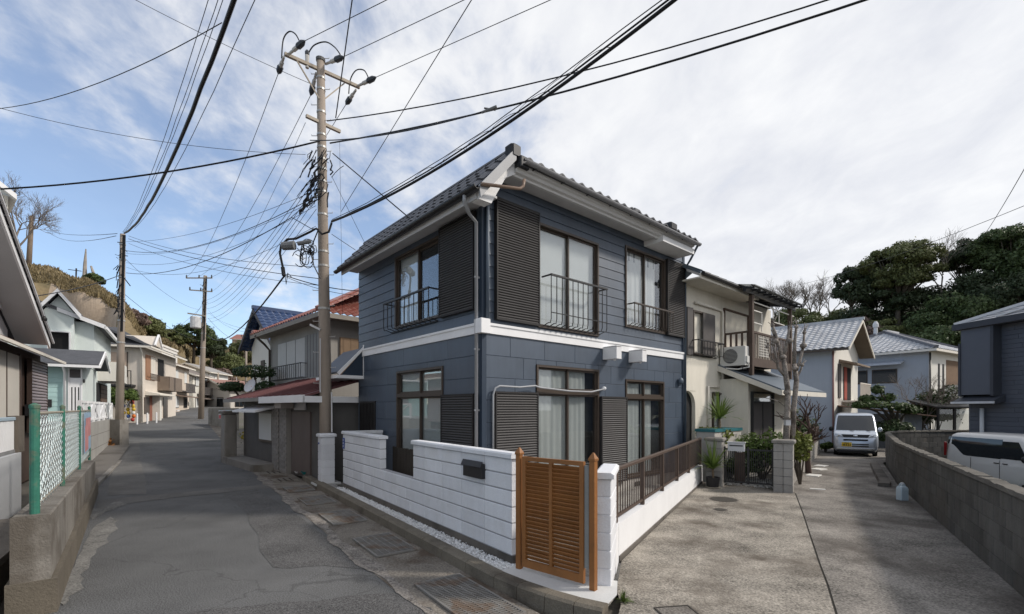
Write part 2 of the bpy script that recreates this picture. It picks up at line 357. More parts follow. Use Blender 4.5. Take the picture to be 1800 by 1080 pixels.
# kerb: straight along the street, bending round to the gate
def kerb():
    t = thing('kerb', 'weathered dark concrete kerb curving round to the wooden gate', 'kerb')
    km = mat('kerb_concrete', (.165, .145, .115), .92, .22, 2.2, .2, 60, .8, 60, stain=(.065,.055,.045), stain_amt=.8, stain_scale=1.0)
    path = [ST(13.6, 2.87)]+[ST(12.0-i*.6, 2.87) for i in range(14)]+[ST(3.85, 2.91), ST(3.5, 2.98), ST(3.2, 3.07), ST(2.95, 3.18)]
    path = [Vector((p.x, p.y, 0)) for p in path]
    w = .085
    for i in range(len(path)-1):
        p, q = path[i], path[i+1]
        b = MB()
        def off(i):
            d = (path[min(i+1, len(path)-1)]-path[max(i-1, 0)]).normalized(); return Vector((-d.y, d.x, 0))
        na, nb = off(i), off(i+1)
        g = (q-p).normalized()*.004
        def ring(P, n): return [tuple(P-n*(w+.01)+Vector((0,0,-.05))), tuple(P+n*w+Vector((0,0,-.05))), tuple(P+n*w+Vector((0,0,.135))), tuple(P+n*(w-.015)+Vector((0,0,.148))), tuple(P-n*(w-.03)+Vector((0,0,.148))), tuple(P-n*w+Vector((0,0,.125)))]
        b.rings([ring(p+g, na), ring(q-g, nb)])
        b.build('kerb_stone', km, t)
kerb()
# plot behind the kerb: gravel bed base, yard, gate slab
WA = G(899.7, 995, .1); WB = G(603, 858, .1)
wd_dir = (WB-WA); WLEN = wd_dir.length; wd_dir.normalize(); WRZ = math.atan2(wd_dir.y, wd_dir.x)
PIL = G(1062, 1052, .1)
FE = G(1235, 849, 0)
yard_m = mat('yard_gravel', (.38, .36, .33), .95, .15, 1.2, .3, 45, 1.2, 50)
def flat(name, pts, z, m): 
    b = MB(); b.add([(p[0], p[1], z) for p in pts], [tuple(range(len(pts)))]); return b.build(name, m, kind='structure', fix=False)
flat('yard', [WA.xy+Vector((.1,.25)), PIL.xy, FE.xy, (8.0,14.2), (3,19), (-6.5,15), WB.xy+Vector((-.6,.5))], -.035, yard_m)
flat('gate_slab', [(WA+wd_dir*.12).xy, ST(4.9,2.92).xy, ST(4.2,2.93).xy, ST(3.85,2.97).xy, ST(3.5,3.05).xy, ST(3.2,3.14).xy, ST(2.98,3.2).xy, (1.03,4.58), (1.12,4.95), (.75,5.1), (WA+Vector((.35,.55,0))).xy], .118, mat('pale_screed', (.56,.56,.55), .9, .1, 3, .06, 50, .2, 60))
bed = [(WA+wd_dir*.1).xy, (WB+wd_dir*1.0).xy, ST(12.6, 2.93).xy, ST(7, 2.93).xy, ST(4.8, 2.93).xy]
flat('gravel_bed', bed, .09, mat('bed_soil', (.30,.29,.28), .95, .2, 8, .2))
def gravel():
    b = MB(); me_n = 0
    def inside(x, y):
        p = Vector((x, y)); a = WA.xy; d = wd_dir.xy; s = (p-a).dot(d); n = (p-a).dot(Vector((-d.y, d.x)))
        if s < -.1 or s > WLEN+.1: return False
        # lies between wall and kerb
        q = sn(x, y); kn = 2.96
        if q[0] < 7: kn = 2.96 + (7-q[0])*.02
        return n > .01 and q[1] > kn-.02
    for i in range(11000):
        s = random.uniform(-.1, WLEN); n = random.uniform(0.0, .36)
        p = WA.xy+wd_dir.xy*s+Vector((-wd_dir.y, wd_dir.x))*n
        if not inside(p.x, p.y): continue
        r = random.uniform(.008, .021); z = .098+random.uniform(0, .030)
        c = [Vector((p.x, p.y, z))+Vector((random.uniform(-1,1), random.uniform(-1,1), random.uniform(-.5,.9))).normalized()*r*random.uniform(.7,1.2) for _ in range(5)]
        b.add(c, [(0,1,2),(0,2,3),(0,3,4),(0,4,1),(1,2,3),(1,3,4)])
    b.build('white_gravel', mat('white_chips', (.82,.82,.82), .7, .12, 30, .1, 90), kind='stuff', fix=False)
    bpy.data.objects['white_gravel']['label'] = 'white marble chips between kerb and white block wall'
    bpy.data.objects['white_gravel']['category'] = 'gravel'
gravel()
# fallen leaves on the gravel
lfm = mat('dead_leaf', (.12,.08,.05), .8, .2)
for i, (u, v) in enumerate([(664,893),(610,858),(674,901),(725,925),(741,941)]):
    p = G(u, v, .11); a = random.random()*6
    b = MB(); b.rings([[(-.03,0,.0),(0,-.014,.006),(.03,0,.002),(0,.014,.004)], [(-.028,0,.004),(0,-.013,.010),(.03,0,.006),(0,.013,.008)]])
    o = b.build('fallen_leaf', lfm, loc=(p.x, p.y, .118), rz=a)
    tag(o, ['dead brown leaf in the middle of the white gravel strip','dead leaf on the gravel nearest the left end of the white wall','second dead leaf, close beside the middle one on the gravel','dead leaf on the gravel below the gap of the wall','dead leaf on the gravel nearest the gate'][i], 'leaf', 'dead leaves on the gravel')
# drive: two concrete slabs with an open seam
seam = [G(1398,868), G(1412,905), G(1425,945), G(1440,990), G(1455,1030), G(1470,1080), G(1492,1160), G(1540,1400), G(1640,1900)]
lft = [G(1300,1900), G(1120,1300), Vector((PIL.x+.02, PIL.y-.40, 0)), Vector((1.08, 4.62, 0)), Vector((1.12, 5.0, 0)), Vector((1.40, 5.95, 0)), FE, Vector((FE.x+1, FE.y+.7, 0)), Vector((6.2, 11.2, 0))]
flat('drive_slab', [p.xy for p in lft]+[p.xy+Vector((-.012, 0)) for p in seam], .008, drive_m)
far = [Vector((9.0,15.2,0)), Vector((15,23,0)), Vector((19,27,0)), Vector((23,25,0)), Vector((16.5,19.5,0)), Vector((13.2,16.6,0)), Vector((10.2,12.4,0)), Vector((5.9,5.3,0)), Vector((5.2,4.0,0)), Vector((4.6,2.0,0)), Vector((3,.4,0)), Vector((1.4,1.35,0))]
def fan(name, pts, z, m):
    b = MB(); from mathutils.geometry import tessellate_polygon
    v = [Vector((p[0], p[1], z)) for p in pts]; b.add(v, [tuple(t) for t in tessellate_polygon([v])]); return b.build(name, m, kind='structure', fix=False)
fan('lane_slab', [p.xy+Vector((.012, .0)) for p in reversed(seam)]+[(6.5,11.1)]+[p.xy for p in far], .0085, lane_m)
fan('seam_joint', [p.xy+Vector((-.02, 0)) for p in seam]+[p.xy+Vector((.02, 0)) for p in reversed(seam)], .003, mat('joint_dirt', (.03,.027,.022), .95, .2))
# ------------------------------------------------------------------ house-building helpers
def FR(a, o, z): return (a, -o, z)          # face looking along local -y
def FL(a, o, z): return (-o, a, z)          # face looking along local -x
def boards(parent, tf, rows, a0, a1, holes, m, name, style='lap', plen=None, th=.03, off=0.0, gap=.005):
    for r, (z0, z1) in enumerate(rows):
        segs = [(a0, a1, z0, z1)]
        for (h0, h1, k0, k1) in holes:
            ns = []
            for (s0, s1, y0, y1) in segs:
                if h1 <= s0 or h0 >= s1 or k1 <= y0 or k0 >= y1: ns.append((s0, s1, y0, y1)); continue
                if s0 < h0: ns.append((s0, h0, y0, y1))
                if s1 > h1: ns.append((h1, s1, y0, y1))
                m0, m1 = max(s0, h0), min(s1, h1)
                if y0 < k0: ns.append((m0, m1, y0, k0))
                if y1 > k1: ns.append((m0, m1, k1, y1))
            segs = ns
        for (s0, s1, y0, y1) in segs:
            cuts = [s0]
            if plen:
                ph = (r % 2)*plen*.5+.12*((r*7) % 3)
                x = a0-plen+ph
                while x < s1-.08:
                    if x > s0+.08: cuts.append(x)
                    x += plen
            cuts.append(s1)
            for c0, c1 in zip(cuts, cuts[1:]):
                if c1-c0 < .03 or y1-y0 < .02: continue
                b = MB(tf); g = gap/2
                if style == 'lap':
                    b.rings([[(c, off-.01, y0+g), (c, off+th, y0+g), (c, off+th*.95, y0+g+.012), (c, off+th*.55, y1-g), (c, off-.01, y1-g)] for c in (c0+.001, c1-.001)])
                else:
                    c = .006; b.rings([[(c0+g,off-.01,y0+g),(c1-g,off-.01,y0+g),(c1-g,off-.01,y1-g),(c0+g,off-.01,y1-g)],
                                       [(c0+g,off+th-c,y0+g),(c1-g,off+th-c,y0+g),(c1-g,off+th-c,y1-g),(c0+g,off+th-c,y1-g)],
                                       [(c0+g+c,off+th,y0+g+c),(c1-g-c,off+th,y0+g+c),(c1-g-c,off+th,y1-g-c),(c0+g+c,off+th,y1-g-c)]])
                b.build(name, m, parent)
def curtain(tf, a0, a1, z0, z1, o, name, m, parent, waves=9, amp=.02):
    b = MB(tf); n = max(8, int(waves*6))
    b.grid(lambda i, j: (a0+(a1-a0)*i, o+amp*math.sin(i*waves*2*math.pi+math.sin(i*7))*(.7+.3*math.sin(i*23)), z0+(z1-z0)*j), n, 1)
    return b.build(name, m, parent, smooth=True, fix=False)
def window(parent, tf, a0, a1, z0, z1, fm, gm, rail_z=None, inside='curtain', depth=.11, cover=(0, 1), cols=2, label=None, proud=.055, inner=None, fr=.045):
    """frame with sliding sashes; a transom when rail_z is given"""
    f = MB(tf); t = fr; o0, o1 = -depth, proud
    f.box(a0, a1, o0, o1, z1-t, z1).box(a0, a1, o0, o1, z0, z0+t).box(a0, a0+t, o0, o1, z0+t, z1-t).box(a1-t, a1, o0, o1, z0+t, z1-t)
    if rail_z: f.box(a0+t, a1-t, o0, o1-.004, rail_z-.04, rail_z+.04)
    w = f.build('window', fm, parent, label=label)
    bays = [(z0+t, (rail_z-.04) if rail_z else z1-t)]+([(rail_z+.04, z1-t)] if rail_z else [])
    for (b0, b1) in bays:
        step = (a1-a0-2*t)/cols
        for k in range(cols):
            s0, s1 = a0+t+step*k-(.02 if k else 0), a0+t+step*(k+1)+(.02 if k < cols-1 else 0)
            o = -.055 if k % 2 == 0 else -.018
            s = MB(tf); q = .038
            s.box(s0, s1, o-.015, o+.015, b1-q, b1-.002).box(s0, s1, o-.015, o+.015, b0+.002, b0+q*1.2).box(s0, s0+q, o-.015, o+.015, b0+q*1.2, b1-q).box(s1-q, s1, o-.015, o+.015, b0+q*1.2, b1-q)
            s.build('sash', fm, w)
            MB(tf).box(s0+q-.004, s1-q+.004, o-.003, o+.003, b0+q, b1-q+.004).build('pane', gm, w)
        if inside == 'curtain':
            span = (a1-a0)
            for (c0, c1) in (inner or [(0.0, 1.0)]):
                curtain(tf, a0+t+.01+(span-.1)*c0, a0+t+.01+(span-.1)*c1, b0+.01, b1-.01, -.093, 'curtain', curt, w, max(2, int((c1-c0)*span*6)), .014)
        elif inside == 'shade':
            MB(tf).box(a0+t+.01+(a1-a0)*cover[0], a0+t+(a1-a0-.1)*cover[1], -.098, -.090, b0+.005, b1-.005).build('shade_or_glare', shade_w, w)
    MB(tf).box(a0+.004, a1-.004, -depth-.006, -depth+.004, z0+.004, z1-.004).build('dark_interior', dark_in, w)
    return w
def shutterbox(parent, tf, a0, a1, z0, z1, o0=.03, o1=.115, pitch=.048, m=None, mb=None, label=None):
    m = m or shutter; mb = mb or dshut
    f = MB(tf); t = .03
    f.box(a0, a1, o0, o1, z1-t, z1).box(a0, a1, o0, o1, z0, z0+t).box(a0, a0+t, o0, o1, z0+t, z1-t).box(a1-t, a1, o0, o1, z0+t, z1-t)
    f.box(a0+t, a1-t, o0, o1-.032, z0+t, z1-t)
    s = f.build('shutter_box', mb, parent, label=label)
    b = MB(tf); z = z0+t
    while z < z1-t-.01:
        zz = min(z+pitch*.78, z1-t)
        b.rings([[(a, o1-.03, z), (a, o1-.006, z+.004), (a, o1-.004, z+pitch*.35), (a, o1-.022, zz), (a, o1-.03, zz)] for a in (a0+t, a1-t)])
        z += pitch
    b.build('slats', m, s, kind='stuff'); return s
def railing(parent, tf, a0, a1, z0, z1, o, m, bars=11, curve=.10, name='window_railing', mid=True, label=None):
    f = MB(tf); f.box(a0, a1, o-.022, o+.022, z1-.035, z1)
    f.box(a0, a0+.028, -.0, o, z1-.029, z1-.003).box(a1-.028, a1, 0, o, z1-.029, z1-.003)
    r = f.build(name, m, parent, label=label)
    if mid: MB(tf).box(a0+.02, a1-.02, o-.008, o+.004, z0+(z1-z0)*.24, z0+(z1-z0)*.24+.018).build('mid_rail', m, r)
    MB(tf).box(a0, a1, .03, .055, z0, z0+.025).build('bottom_rail', m, r)
    for i in range(bars+1):
        a = a0+.014+(a1-a0-.028)*i/bars
        pts = [(a, o, z1-.02), (a, o, z0+curve*1.3), (a, o-curve*.25, z0+curve*.5), (a, o-curve*.75, z0+.06), (a, .045, z0+.015)]
        b = MB(tf); b.tube(pts, .010, 5); b.build('baluster', m, r)
    return r
def tile_mesh(m, w=.30, l=.30, h=.045, t=.022, n=7, name='roof_tile'):
    b = MB(); prof = []
    for i in range(n+1):
        x = i/n; prof.append((x*w*1.02, h*(.5-.5*math.cos(2*math.pi*min(1, x*1.15))) if x < .87 else h*.05))
    top = [(x, 0, z+t) for x, z in prof]+[(x, l*1.12, z+.004) for x, z in prof]
    k = n+1; fs = [(i, i+1, k+i+1, k+i) for i in range(n)]
    bot = [(x, 0, z) for x, z in prof]; b.add(top+bot, fs+[(2*k+i, 2*k+i+1, i+1, i) for i in range(n)])
    return b.mesh(name, m, smooth=False, fix=False)
def slope_tiles(parent, me, o, ud, vd, W_, L_, w, l, name='roof_tile', row0=0, trim=None):
    """lay pantiles one by one: ud along the eave, vd up the slope (unit vectors, house-local)"""
    o, ud, vd = Vector(o), Vector(ud).normalized(), Vector(vd).normalized(); nd = ud.cross(vd)
    M = Matrix((ud, vd, nd)).transposed(); e = M.to_euler(); nu, nv = int(round(W_/w)), int(round(L_/l))
    for j in range(nv):
        for i in range(nu):
            p = o+ud*(i*W_/nu)+vd*(j*L_/nv)
            if trim and not trim(i*W_/nu, j*L_/nv): continue
            inst(name, me, parent, p, e)
def tiles_joined(parent, o, ud, vd, W_, L_, w, l, m, h=.05, t=.025, trim=None, name='roof_tiles', nseg=4):
    """a whole slope of pantiles as one mesh; trim(v)->(u0,u1) keeps the part inside hips"""
    o, ud, vd = Vector(o), Vector(ud).normalized(), Vector(vd).normalized(); nd = ud.cross(vd); b = MB(); nu, nv = int(W_/w), int(L_/l)
    for j in range(nv+1):
        v0, v1 = j*l, min(L_, (j+1)*l)
        if v1-v0 < .02: continue
        a0, a1 = (trim(v0+.0) if trim else (0, W_)); c0, c1 = (trim(v1) if trim else (0, W_))
        i0, i1 = int(math.floor(min(a0, c0)/w)), int(math.ceil(max(a1, c1)/w))
        for i in range(i0, i1):
            u0, u1 = i*w, (i+1)*w
            uu = [u0+(u1-u0)*k/nseg for k in range(nseg+1)]
            hz = [h*(.5-.5*math.cos(2*math.pi*k/nseg)) for k in range(nseg+1)]
            lo = [min(max(x, a0), a1) for x in uu]; hi = [min(max(x, c0), c1) for x in uu]
            if lo[-1]-lo[0] < .01 and hi[-1]-hi[0] < .01: continue
            P = [o+ud*x+vd*v0+nd*(z+t) for x, z in zip(lo, hz)]+[o+ud*x+vd*v1+nd*(z+.003) for x, z in zip(hi, hz)]+[o+ud*x+vd*v0+nd*(z-.01) for x, z in zip(lo, hz)]
            k = nseg+1
            b.add(P, [(q, q+1, k+q+1, k+q) for q in range(nseg)]+[(2*k+q, 2*k+q+1, q+1, q) for q in range(nseg)])
    return b.build(name, m, parent, fix=False, kind='stuff')
def pipe(parent, pts, r, m, name='downpipe', n=8): 
    b = MB(); b.tube(pts, r, n); return b.build(name, m, parent, smooth=True)
# ------------------------------------------------------------------ the navy house
HA = R_(41.0); C0 = W(848, 0, 8.44)
nh = thing('house', 'two-storey navy blue house with charcoal shutters and white band at the street corner', 'house', (C0.x, C0.y, 0), HA)
XL, YL = 7.05, 5.43
def navy_house():
    MB().box(.16, XL-.02, .16, YL-.02, -.05, 5.7).build('wall', dark_in, nh)
    fb = MB(); fb.box(-.005, XL, -.005, .16, -.04, .24).box(-.005, .16, .16, YL, -.04, .24); fb.build('foundation', foundm, nh)
    for i, x in enumerate((2.1, 4.9)):
        MB(FR).box(x-.16, x+.16, .006, .02, .02, .13).build('floor_vent', mat('vent_grille', (.07,.07,.065), .7), nh)
    hr = [(1.36,3.27,3.57,5.67),(4.29,6.06,3.91,5.88),(1.32,3.28,.25,2.82),(4.30,6.01,.25,2.65)]
    hl = [(1.32,3.31,3.80,5.46),(1.25,3.23,.25,2.80)]
    up = [(3.5+i*.21, 3.5+(i+1)*.21) for i in range(13)]; lo = [(.22, .46)]+[(.46+i*.41, .46+(i+1)*.41) for i in range(7)]
    lo = [(a, min(b, 3.33)) for a, b in lo]
    boards(nh, FR, up, .06, XL-.06, hr, navy, 'siding_board', 'lap', 3.6)
    boards(nh, FR, lo, .06, XL-.06, hr, navy, 'siding_panel', 'flat', .92, gap=.003)
    boards(nh, FL, up[:10]+[(5.6,5.72)], .06, YL, hl, navy, 'siding_board', 'lap', 2.9)
    boards(nh, FL, lo, .06, YL, hl, navy, 'siding_panel', 'flat', 1.82, gap=.003)
    MB().box(-.035, .06, -.035, .06, .23, 6.2).build('corner_trim', navy2, nh)
    MB().box(XL-.06, XL+.03, -.04, .06, .23, 6.2).build('corner_trim', navy2, nh)
    MB().box(XL-.02, XL+.005, .06, YL, .0, 6.1).build('end_wall', navy2, nh); MB().box(.0, XL, YL, YL+.02, 0, 5.7).build('end_wall', navy2, nh)
    # white band with a small moulding
    b = MB(); b.box(-.06, XL-.03, -.062, -.03, 3.31, 3.485); b.box(-.07, XL-.03, -.082, -.03, 3.455, 3.50); b.build('band', whitep, nh)
    b = MB(); b.box(-.062, -.03, -.03, 5.22, 3.31, 3.485); b.box(-.082, -.03, -.03, 5.22, 3.455, 3.50); b.build('band', whitep, nh)
    b = MB(); b.bbox(-.13, .09, -.13, .09, 3.30, 3.56, .01); b.build('band_corner_block', whitep, nh)
    # windows
    window(nh, FR, 1.36, 3.27, 3.57, 5.67, bronze, glz, inside='shade')
    window(nh, FR, 4.29, 6.06, 3.91, 5.88, bronze, glz, inside='curtain', inner=[(0, .52), (.58,.85)])
    window(nh, FR, 1.32, 3.28, .25, 2.82, bronze, glz2, rail_z=2.28, inside='curtain', inner=[(0, .84)])
    window(nh, FR, 4.30, 6.01, .25, 2.65, bronze, glz2, rail_z=2.22, inside='curtain', inner=[(.02, .42), (.47, .76)])
    window(nh, FL, 1.32, 3.31, 3.80, 5.46, bronze, glz, inside='shade', cover=(.5, 1.0))  # pale half panel stands in for light reflected in the far pane
    window(nh, FL, 1.25, 3.23, .25, 2.80, bronze, glz2, rail_z=2.24, inside='shade')
    # shutters
    shutterbox(nh, FR, .25, 1.35, 3.58, 5.82); shutterbox(nh, FR, 6.08, 6.97, 3.90, 5.92)
    shutterbox(nh, FR, .22, 1.31, .22, 2.26); shutterbox(nh, FR, 3.30, 4.28, .22, 2.22)
    shutterbox(nh, FL, .14, 1.30, 3.76, 5.55); shutterbox(nh, FL, .14, 1.23, .22, 2.22)
    # lattice over the small window by the entrance
    lt = MB(FL); lt.box(4.36,5.30,.03,.06,1.05,1.10).box(4.36,5.30,.03,.06,2.08,2.13).box(4.36,4.41,.03,.06,1.1,2.08).box(5.25,5.30,.03,.06,1.1,2.08)
    lo_ = lt.build('window_grille', blackm, nh)
    MB(FL).box(4.40,5.26,.031,.036,1.1,2.08).build('pane', dark_in, lo_)
    for i in range(9): MB(FL).box(4.45+i*.09,4.475+i*.09,.036,.058,1.1,2.08).build('grille_bar', blackm, lo_)
    # railings
    railing(nh, FR, 1.50, 3.30, 3.60, 4.62, .26, blackm, 11)
    railing(nh, FR, 4.42, 6.20, 3.95, 4.50, .20, bronze, 11, .07, mid=False)
    railing(nh, FL, 1.45, 3.50, 3.72, 4.40, .24, blackm, 10, .08, mid=False)
    # ---- roof
    e0, e1 = Vector((-.50, 0, 5.60)), Vector((.30, 0, 6.48))     # left slope: eave to ridge
    vd = (e1-e0).normalized(); Ls = (e1-e0).length; y0, y1 = -.52, 5.62
    dk = MB(); nn = Vector((vd.z, 0, -vd.x))*.05
    dk.ext([e0+Vector((0,y0,0)), e1+Vector((0,y0,0)), e1+Vector((0,y0,0))+nn, e0+Vector((0,y0,0))+nn], (0, y1-y0, 0)); roof = dk.build('roof', tile_d, nh)
    tm = tile_mesh(tile_d, .286, .27, .05, .03)
    slope_tiles(roof, tm, e0+Vector((-.02, y1, -.015)), (0,-1,0), vd, y1-y0, Ls, .286, .27)
    rc = MB()                                                     # ridge caps
    cap = MB(); k = 7
    cap.rings([[(.09*math.cos(math.pi*i/k), y, .085*math.sin(math.pi*i/k)) for i in range(k+1)] for y in (0, .30)]); cme = cap.mesh('ridge_cap', tile_d)
    y = y0-.02
    while y < y1-.1: inst('ridge_cap', cme, roof, (.32, y, 6.50)); y += .285
    # main low slope behind, over the right-hand face
    b = MB(); za, zb = 6.33, 6.62
    b.add([(.42,-.62,za),(6.66,-.62,za),(6.66,2.8,zb),(.42,2.8,zb),(.42,YL+.3,6.4),(6.66,YL+.3,6.4),(.42,-.62,za-.06),(6.66,-.62,za-.06),(6.66,2.8,6.4),(.42,2.8,6.4),(.42,YL+.3,6.3),(6.66,YL+.3,6.3)],
          [(0,1,2,3),(3,2,5,4),(0,6,7,1),(6,9,8,7),(9,10,11,8),(4,5,11,10),(0,3,9,6),(3,4,10,9),(1,7,8,2),(2,8,11,5)]); b.build('roof_deck', tile_d, roof)
    tm2 = tile_mesh(tile_d, .286, .30, .05, .03)
    slope_tiles(roof, tm2, (.44,-.66,za+.005), (1,0,0), (0,3.42,zb-za), 6.2, .60, .286, .30)
    b = MB(); b.box(.2, XL-.1, .1, YL-.1, 5.6, 6.3); b.build('attic', navy2, nh)
    # soffits, fascias and gutters
    b = MB(); b.box(-.42, .0, -.42, 5.55, 5.60, 5.64); b.build('soffit', greyw, nh)
    b = MB(); b.box(-.45, -.42, -.42, 5.55, 5.47, 5.62); b.build('fascia', greyw, nh)
    b = MB(); b.box(.36, 6.60, -.38, .02, 6.17, 6.21); b.build('soffit', greyw, nh)
    b = MB(); b.rings([[(x,-.37,6.175),(x,-.37,6.115),(x,-.43,6.115),(x,-.44,6.15),(x,-.50,6.165),(x,-.52,6.21),(x,-.57,6.225),(x,-.60,6.30),(x,-.37,6.30)] for x in (.36, 6.60)]); b.build('fascia', mat('fascia_pale',(.62,.62,.62),.55,.06,2,.02), nh)
    b = MB(); b.box(5.10, 6.62, -.56, .0, 6.03, 6.165); b.build('eave_box', whitep, nh)
    def gutter(a, b_, name='gutter', m=None):
        a, b_ = Vector(a), Vector(b_); d = (b_-a).normalized(); s = Vector((0,0,1)).cross(d); g = MB(); k = 8
        def prof(P, r): return [tuple(P+s*r*math.cos(math.pi+math.pi*i/k)+Vector((0,0,r*math.sin(math.pi+math.pi*i/k)))) for i in range(k+1)]
        o_, i_ = prof, prof
        g.rings([prof(P, .062)+list(reversed(prof(P, .054))) for P in (a, b_)]); return g.build(name, m or blackm, nh)
    gutter((-.55, -.58, 5.62), (-.55, 5.68, 5.57)); gutter((.42, -.68, 6.32), (6.68, -.68, 6.28), m=mat('gutter_grey',(.24,.24,.25),.35,.06,spec=.5))
    gh = MB(); 
    for x in [.7+i*.75 for i in range(8)]: gh.box(x-.01, x+.01, -.68, -.55, 6.25, 6.262)
    gh.build('gutter_brackets', blackm, nh)
    # bargeboard at the corner and verge end piece
    bb = MB(); o = Vector((0, y0-.02, 0))
    bb.ext([e0+o+Vector((.03,0,-.16)), e0+o+Vector((0,0,.03)), e1+o+Vector((0,0,.05)), e1+o+Vector((.02,0,-.15))], (0,-.035,0)); bb.build('bargeboard', mat('bargeboard_grey', (.33,.335,.35), .5, .06), nh)
    bb = MB(); bb.ext([Vector((-.42,y0+.06,5.46)), Vector((-.42,y0+.06,5.66)), Vector((.26,y0+.06,6.36)), Vector((.40,y0+.06,6.36)), Vector((.40,y0+.06,6.15)), Vector((.16,y0+.06,6.0)), Vector((-.16,y0+.06,5.46))], (0,.20,0)); bb.build('verge_return', whitep, nh)
    bb = MB(); bb.bbox(.20,.44,y0-.07,y0+.16,6.40,6.62,.04); bb.build('ridge_end_tile', mat('ridge_dark',(.028,.029,.033),.5,.1), roof)
    bb = MB(); bb.bbox(.36,.58,y0-.12,y0+.06,6.22,6.42,.02); bb.build('verge_end_tile', mat('ridge_dark',(0,0,0)), roof)
    bb = MB(); bb.bbox(5.2,5.5,-.72,-.40,6.34,6.50,.03); bb.build('ridge_end_tile', mat('ridge_dark',(0,0,0)), roof)
    bb = MB(); bb.bbox(3.85,4.1,-.60,-.35,6.40,6.50,.03); bb.build('ridge_end_tile', tile_d, roof)
    # far end: small steep slope on the right-hand end
    copper = mat('copper_pipe', (.22,.15,.11), .45, .1, spec=.5)
    pipe(nh, [(-.48,-.60,5.64),(.34,-.64,5.80),(.40,-.66,5.86),(.42,-.66,5.98)], .03, copper, 'corner_pipe')
    pg = mat('pipe_grey', (.33,.34,.36), .5, .06, spec=.4); pn = mat('pipe_navy', (.09,.115,.15), .5, .06, spec=.4)
    pipe(nh, [(-.55,-.22,5.58),(-.55,-.22,5.46),(-.34,-.06,5.36),(-.10,.05,5.30),(-.10,.05,.05)], .033, pg)
    for z in (.7, 1.9, 3.0, 4.3): MB().box(-.14,-.02,.035,.065,z,z+.03).build('pipe_clip', pg, nh)
    pipe(nh, [(.06,-.075,5.95),(.06,-.075,3.55)], .035, pn)
    pipe(nh, [(6.62,-.66,6.24),(6.9,-.3,6.0),(XL-.03,-.09,5.85),(XL-.03,-.09,.1)], .03, pn)
    # grey-white conduit looping over the ground-floor shutter
    pipe(nh, [(.17,-.10,.9),(.17,-.10,2.20),(.21,-.115,2.32),(.30,-.13,2.36),(.8,-.13,2.35),(1.2,-.13,2.39),(1.32,-.135,2.36),(2.2,-.135,2.31),(2.9,-.135,2.31),(3.32,-.13,2.38),(3.40,-.06,2.40)], .018, pg, 'conduit')
    b = MB(); b.ell((3.40,-.09,2.40), .045,.06,.045); b.build('conduit_cap', whitep, nh)
    # two white light boxes under the band
    for i, x in enumerate((3.42, 4.42)):
        b = MB(FR); b.bbox(x, x+.20, .03, .42, 3.06, 3.33, .012); lb = b.build('light_box', mat('box_white', (.72,.72,.73), .5, .03), nh)
        b = MB(FR); b.box(x-.01, x+.21, .06, .43, 3.335, 3.348); b.build('lid', whitep, lb)
        b = MB(FR); b.ell((x+.1,.30,3.045), .035,.035,.022); b.build('knob', whitep, lb)
    b = MB(FR); b.ell((6.76,.10,2.70), .085,.07,.095); v = b.build('vent_hood', pn, nh, smooth=True); b = MB(FR); b.lathe((6.76,.06,2.57), [(.035,0),(.045,.06)]); b.build('spout', pn, v)
    # pent roof over the entrance at the far end of the street side
    b = MB(FL); b.ext([(5.12,-.02,3.56),(5.12,-.02,3.50),(5.12,.66,2.84),(5.12,.70,2.88)], (1.5,0,0)); a = b.build('entrance_canopy', tile_d, nh)
    b = MB(FL); b.ext([(5.10,.0,3.60),(5.10,.0,3.52),(5.10,.66,2.80),(5.10,.72,2.86)], (.03,0,0)).box(5.08,5.14,-.02,.035,2.80,3.62).box(5.08,6.64,-.03,.74,2.72,2.80); b.build('canopy_trim', whitep, a)
    b = MB(FL); b.ext([(5.13,.0,3.5),(5.13,.0,2.8),(5.13,.62,2.8)], (.02,0,0)); b.build('canopy_cheek', navy2, a)
    b = MB(FR); b.box(1.2,3.4,.05,.45,.0,.20); b.build('step', conc, nh)
navy_house()
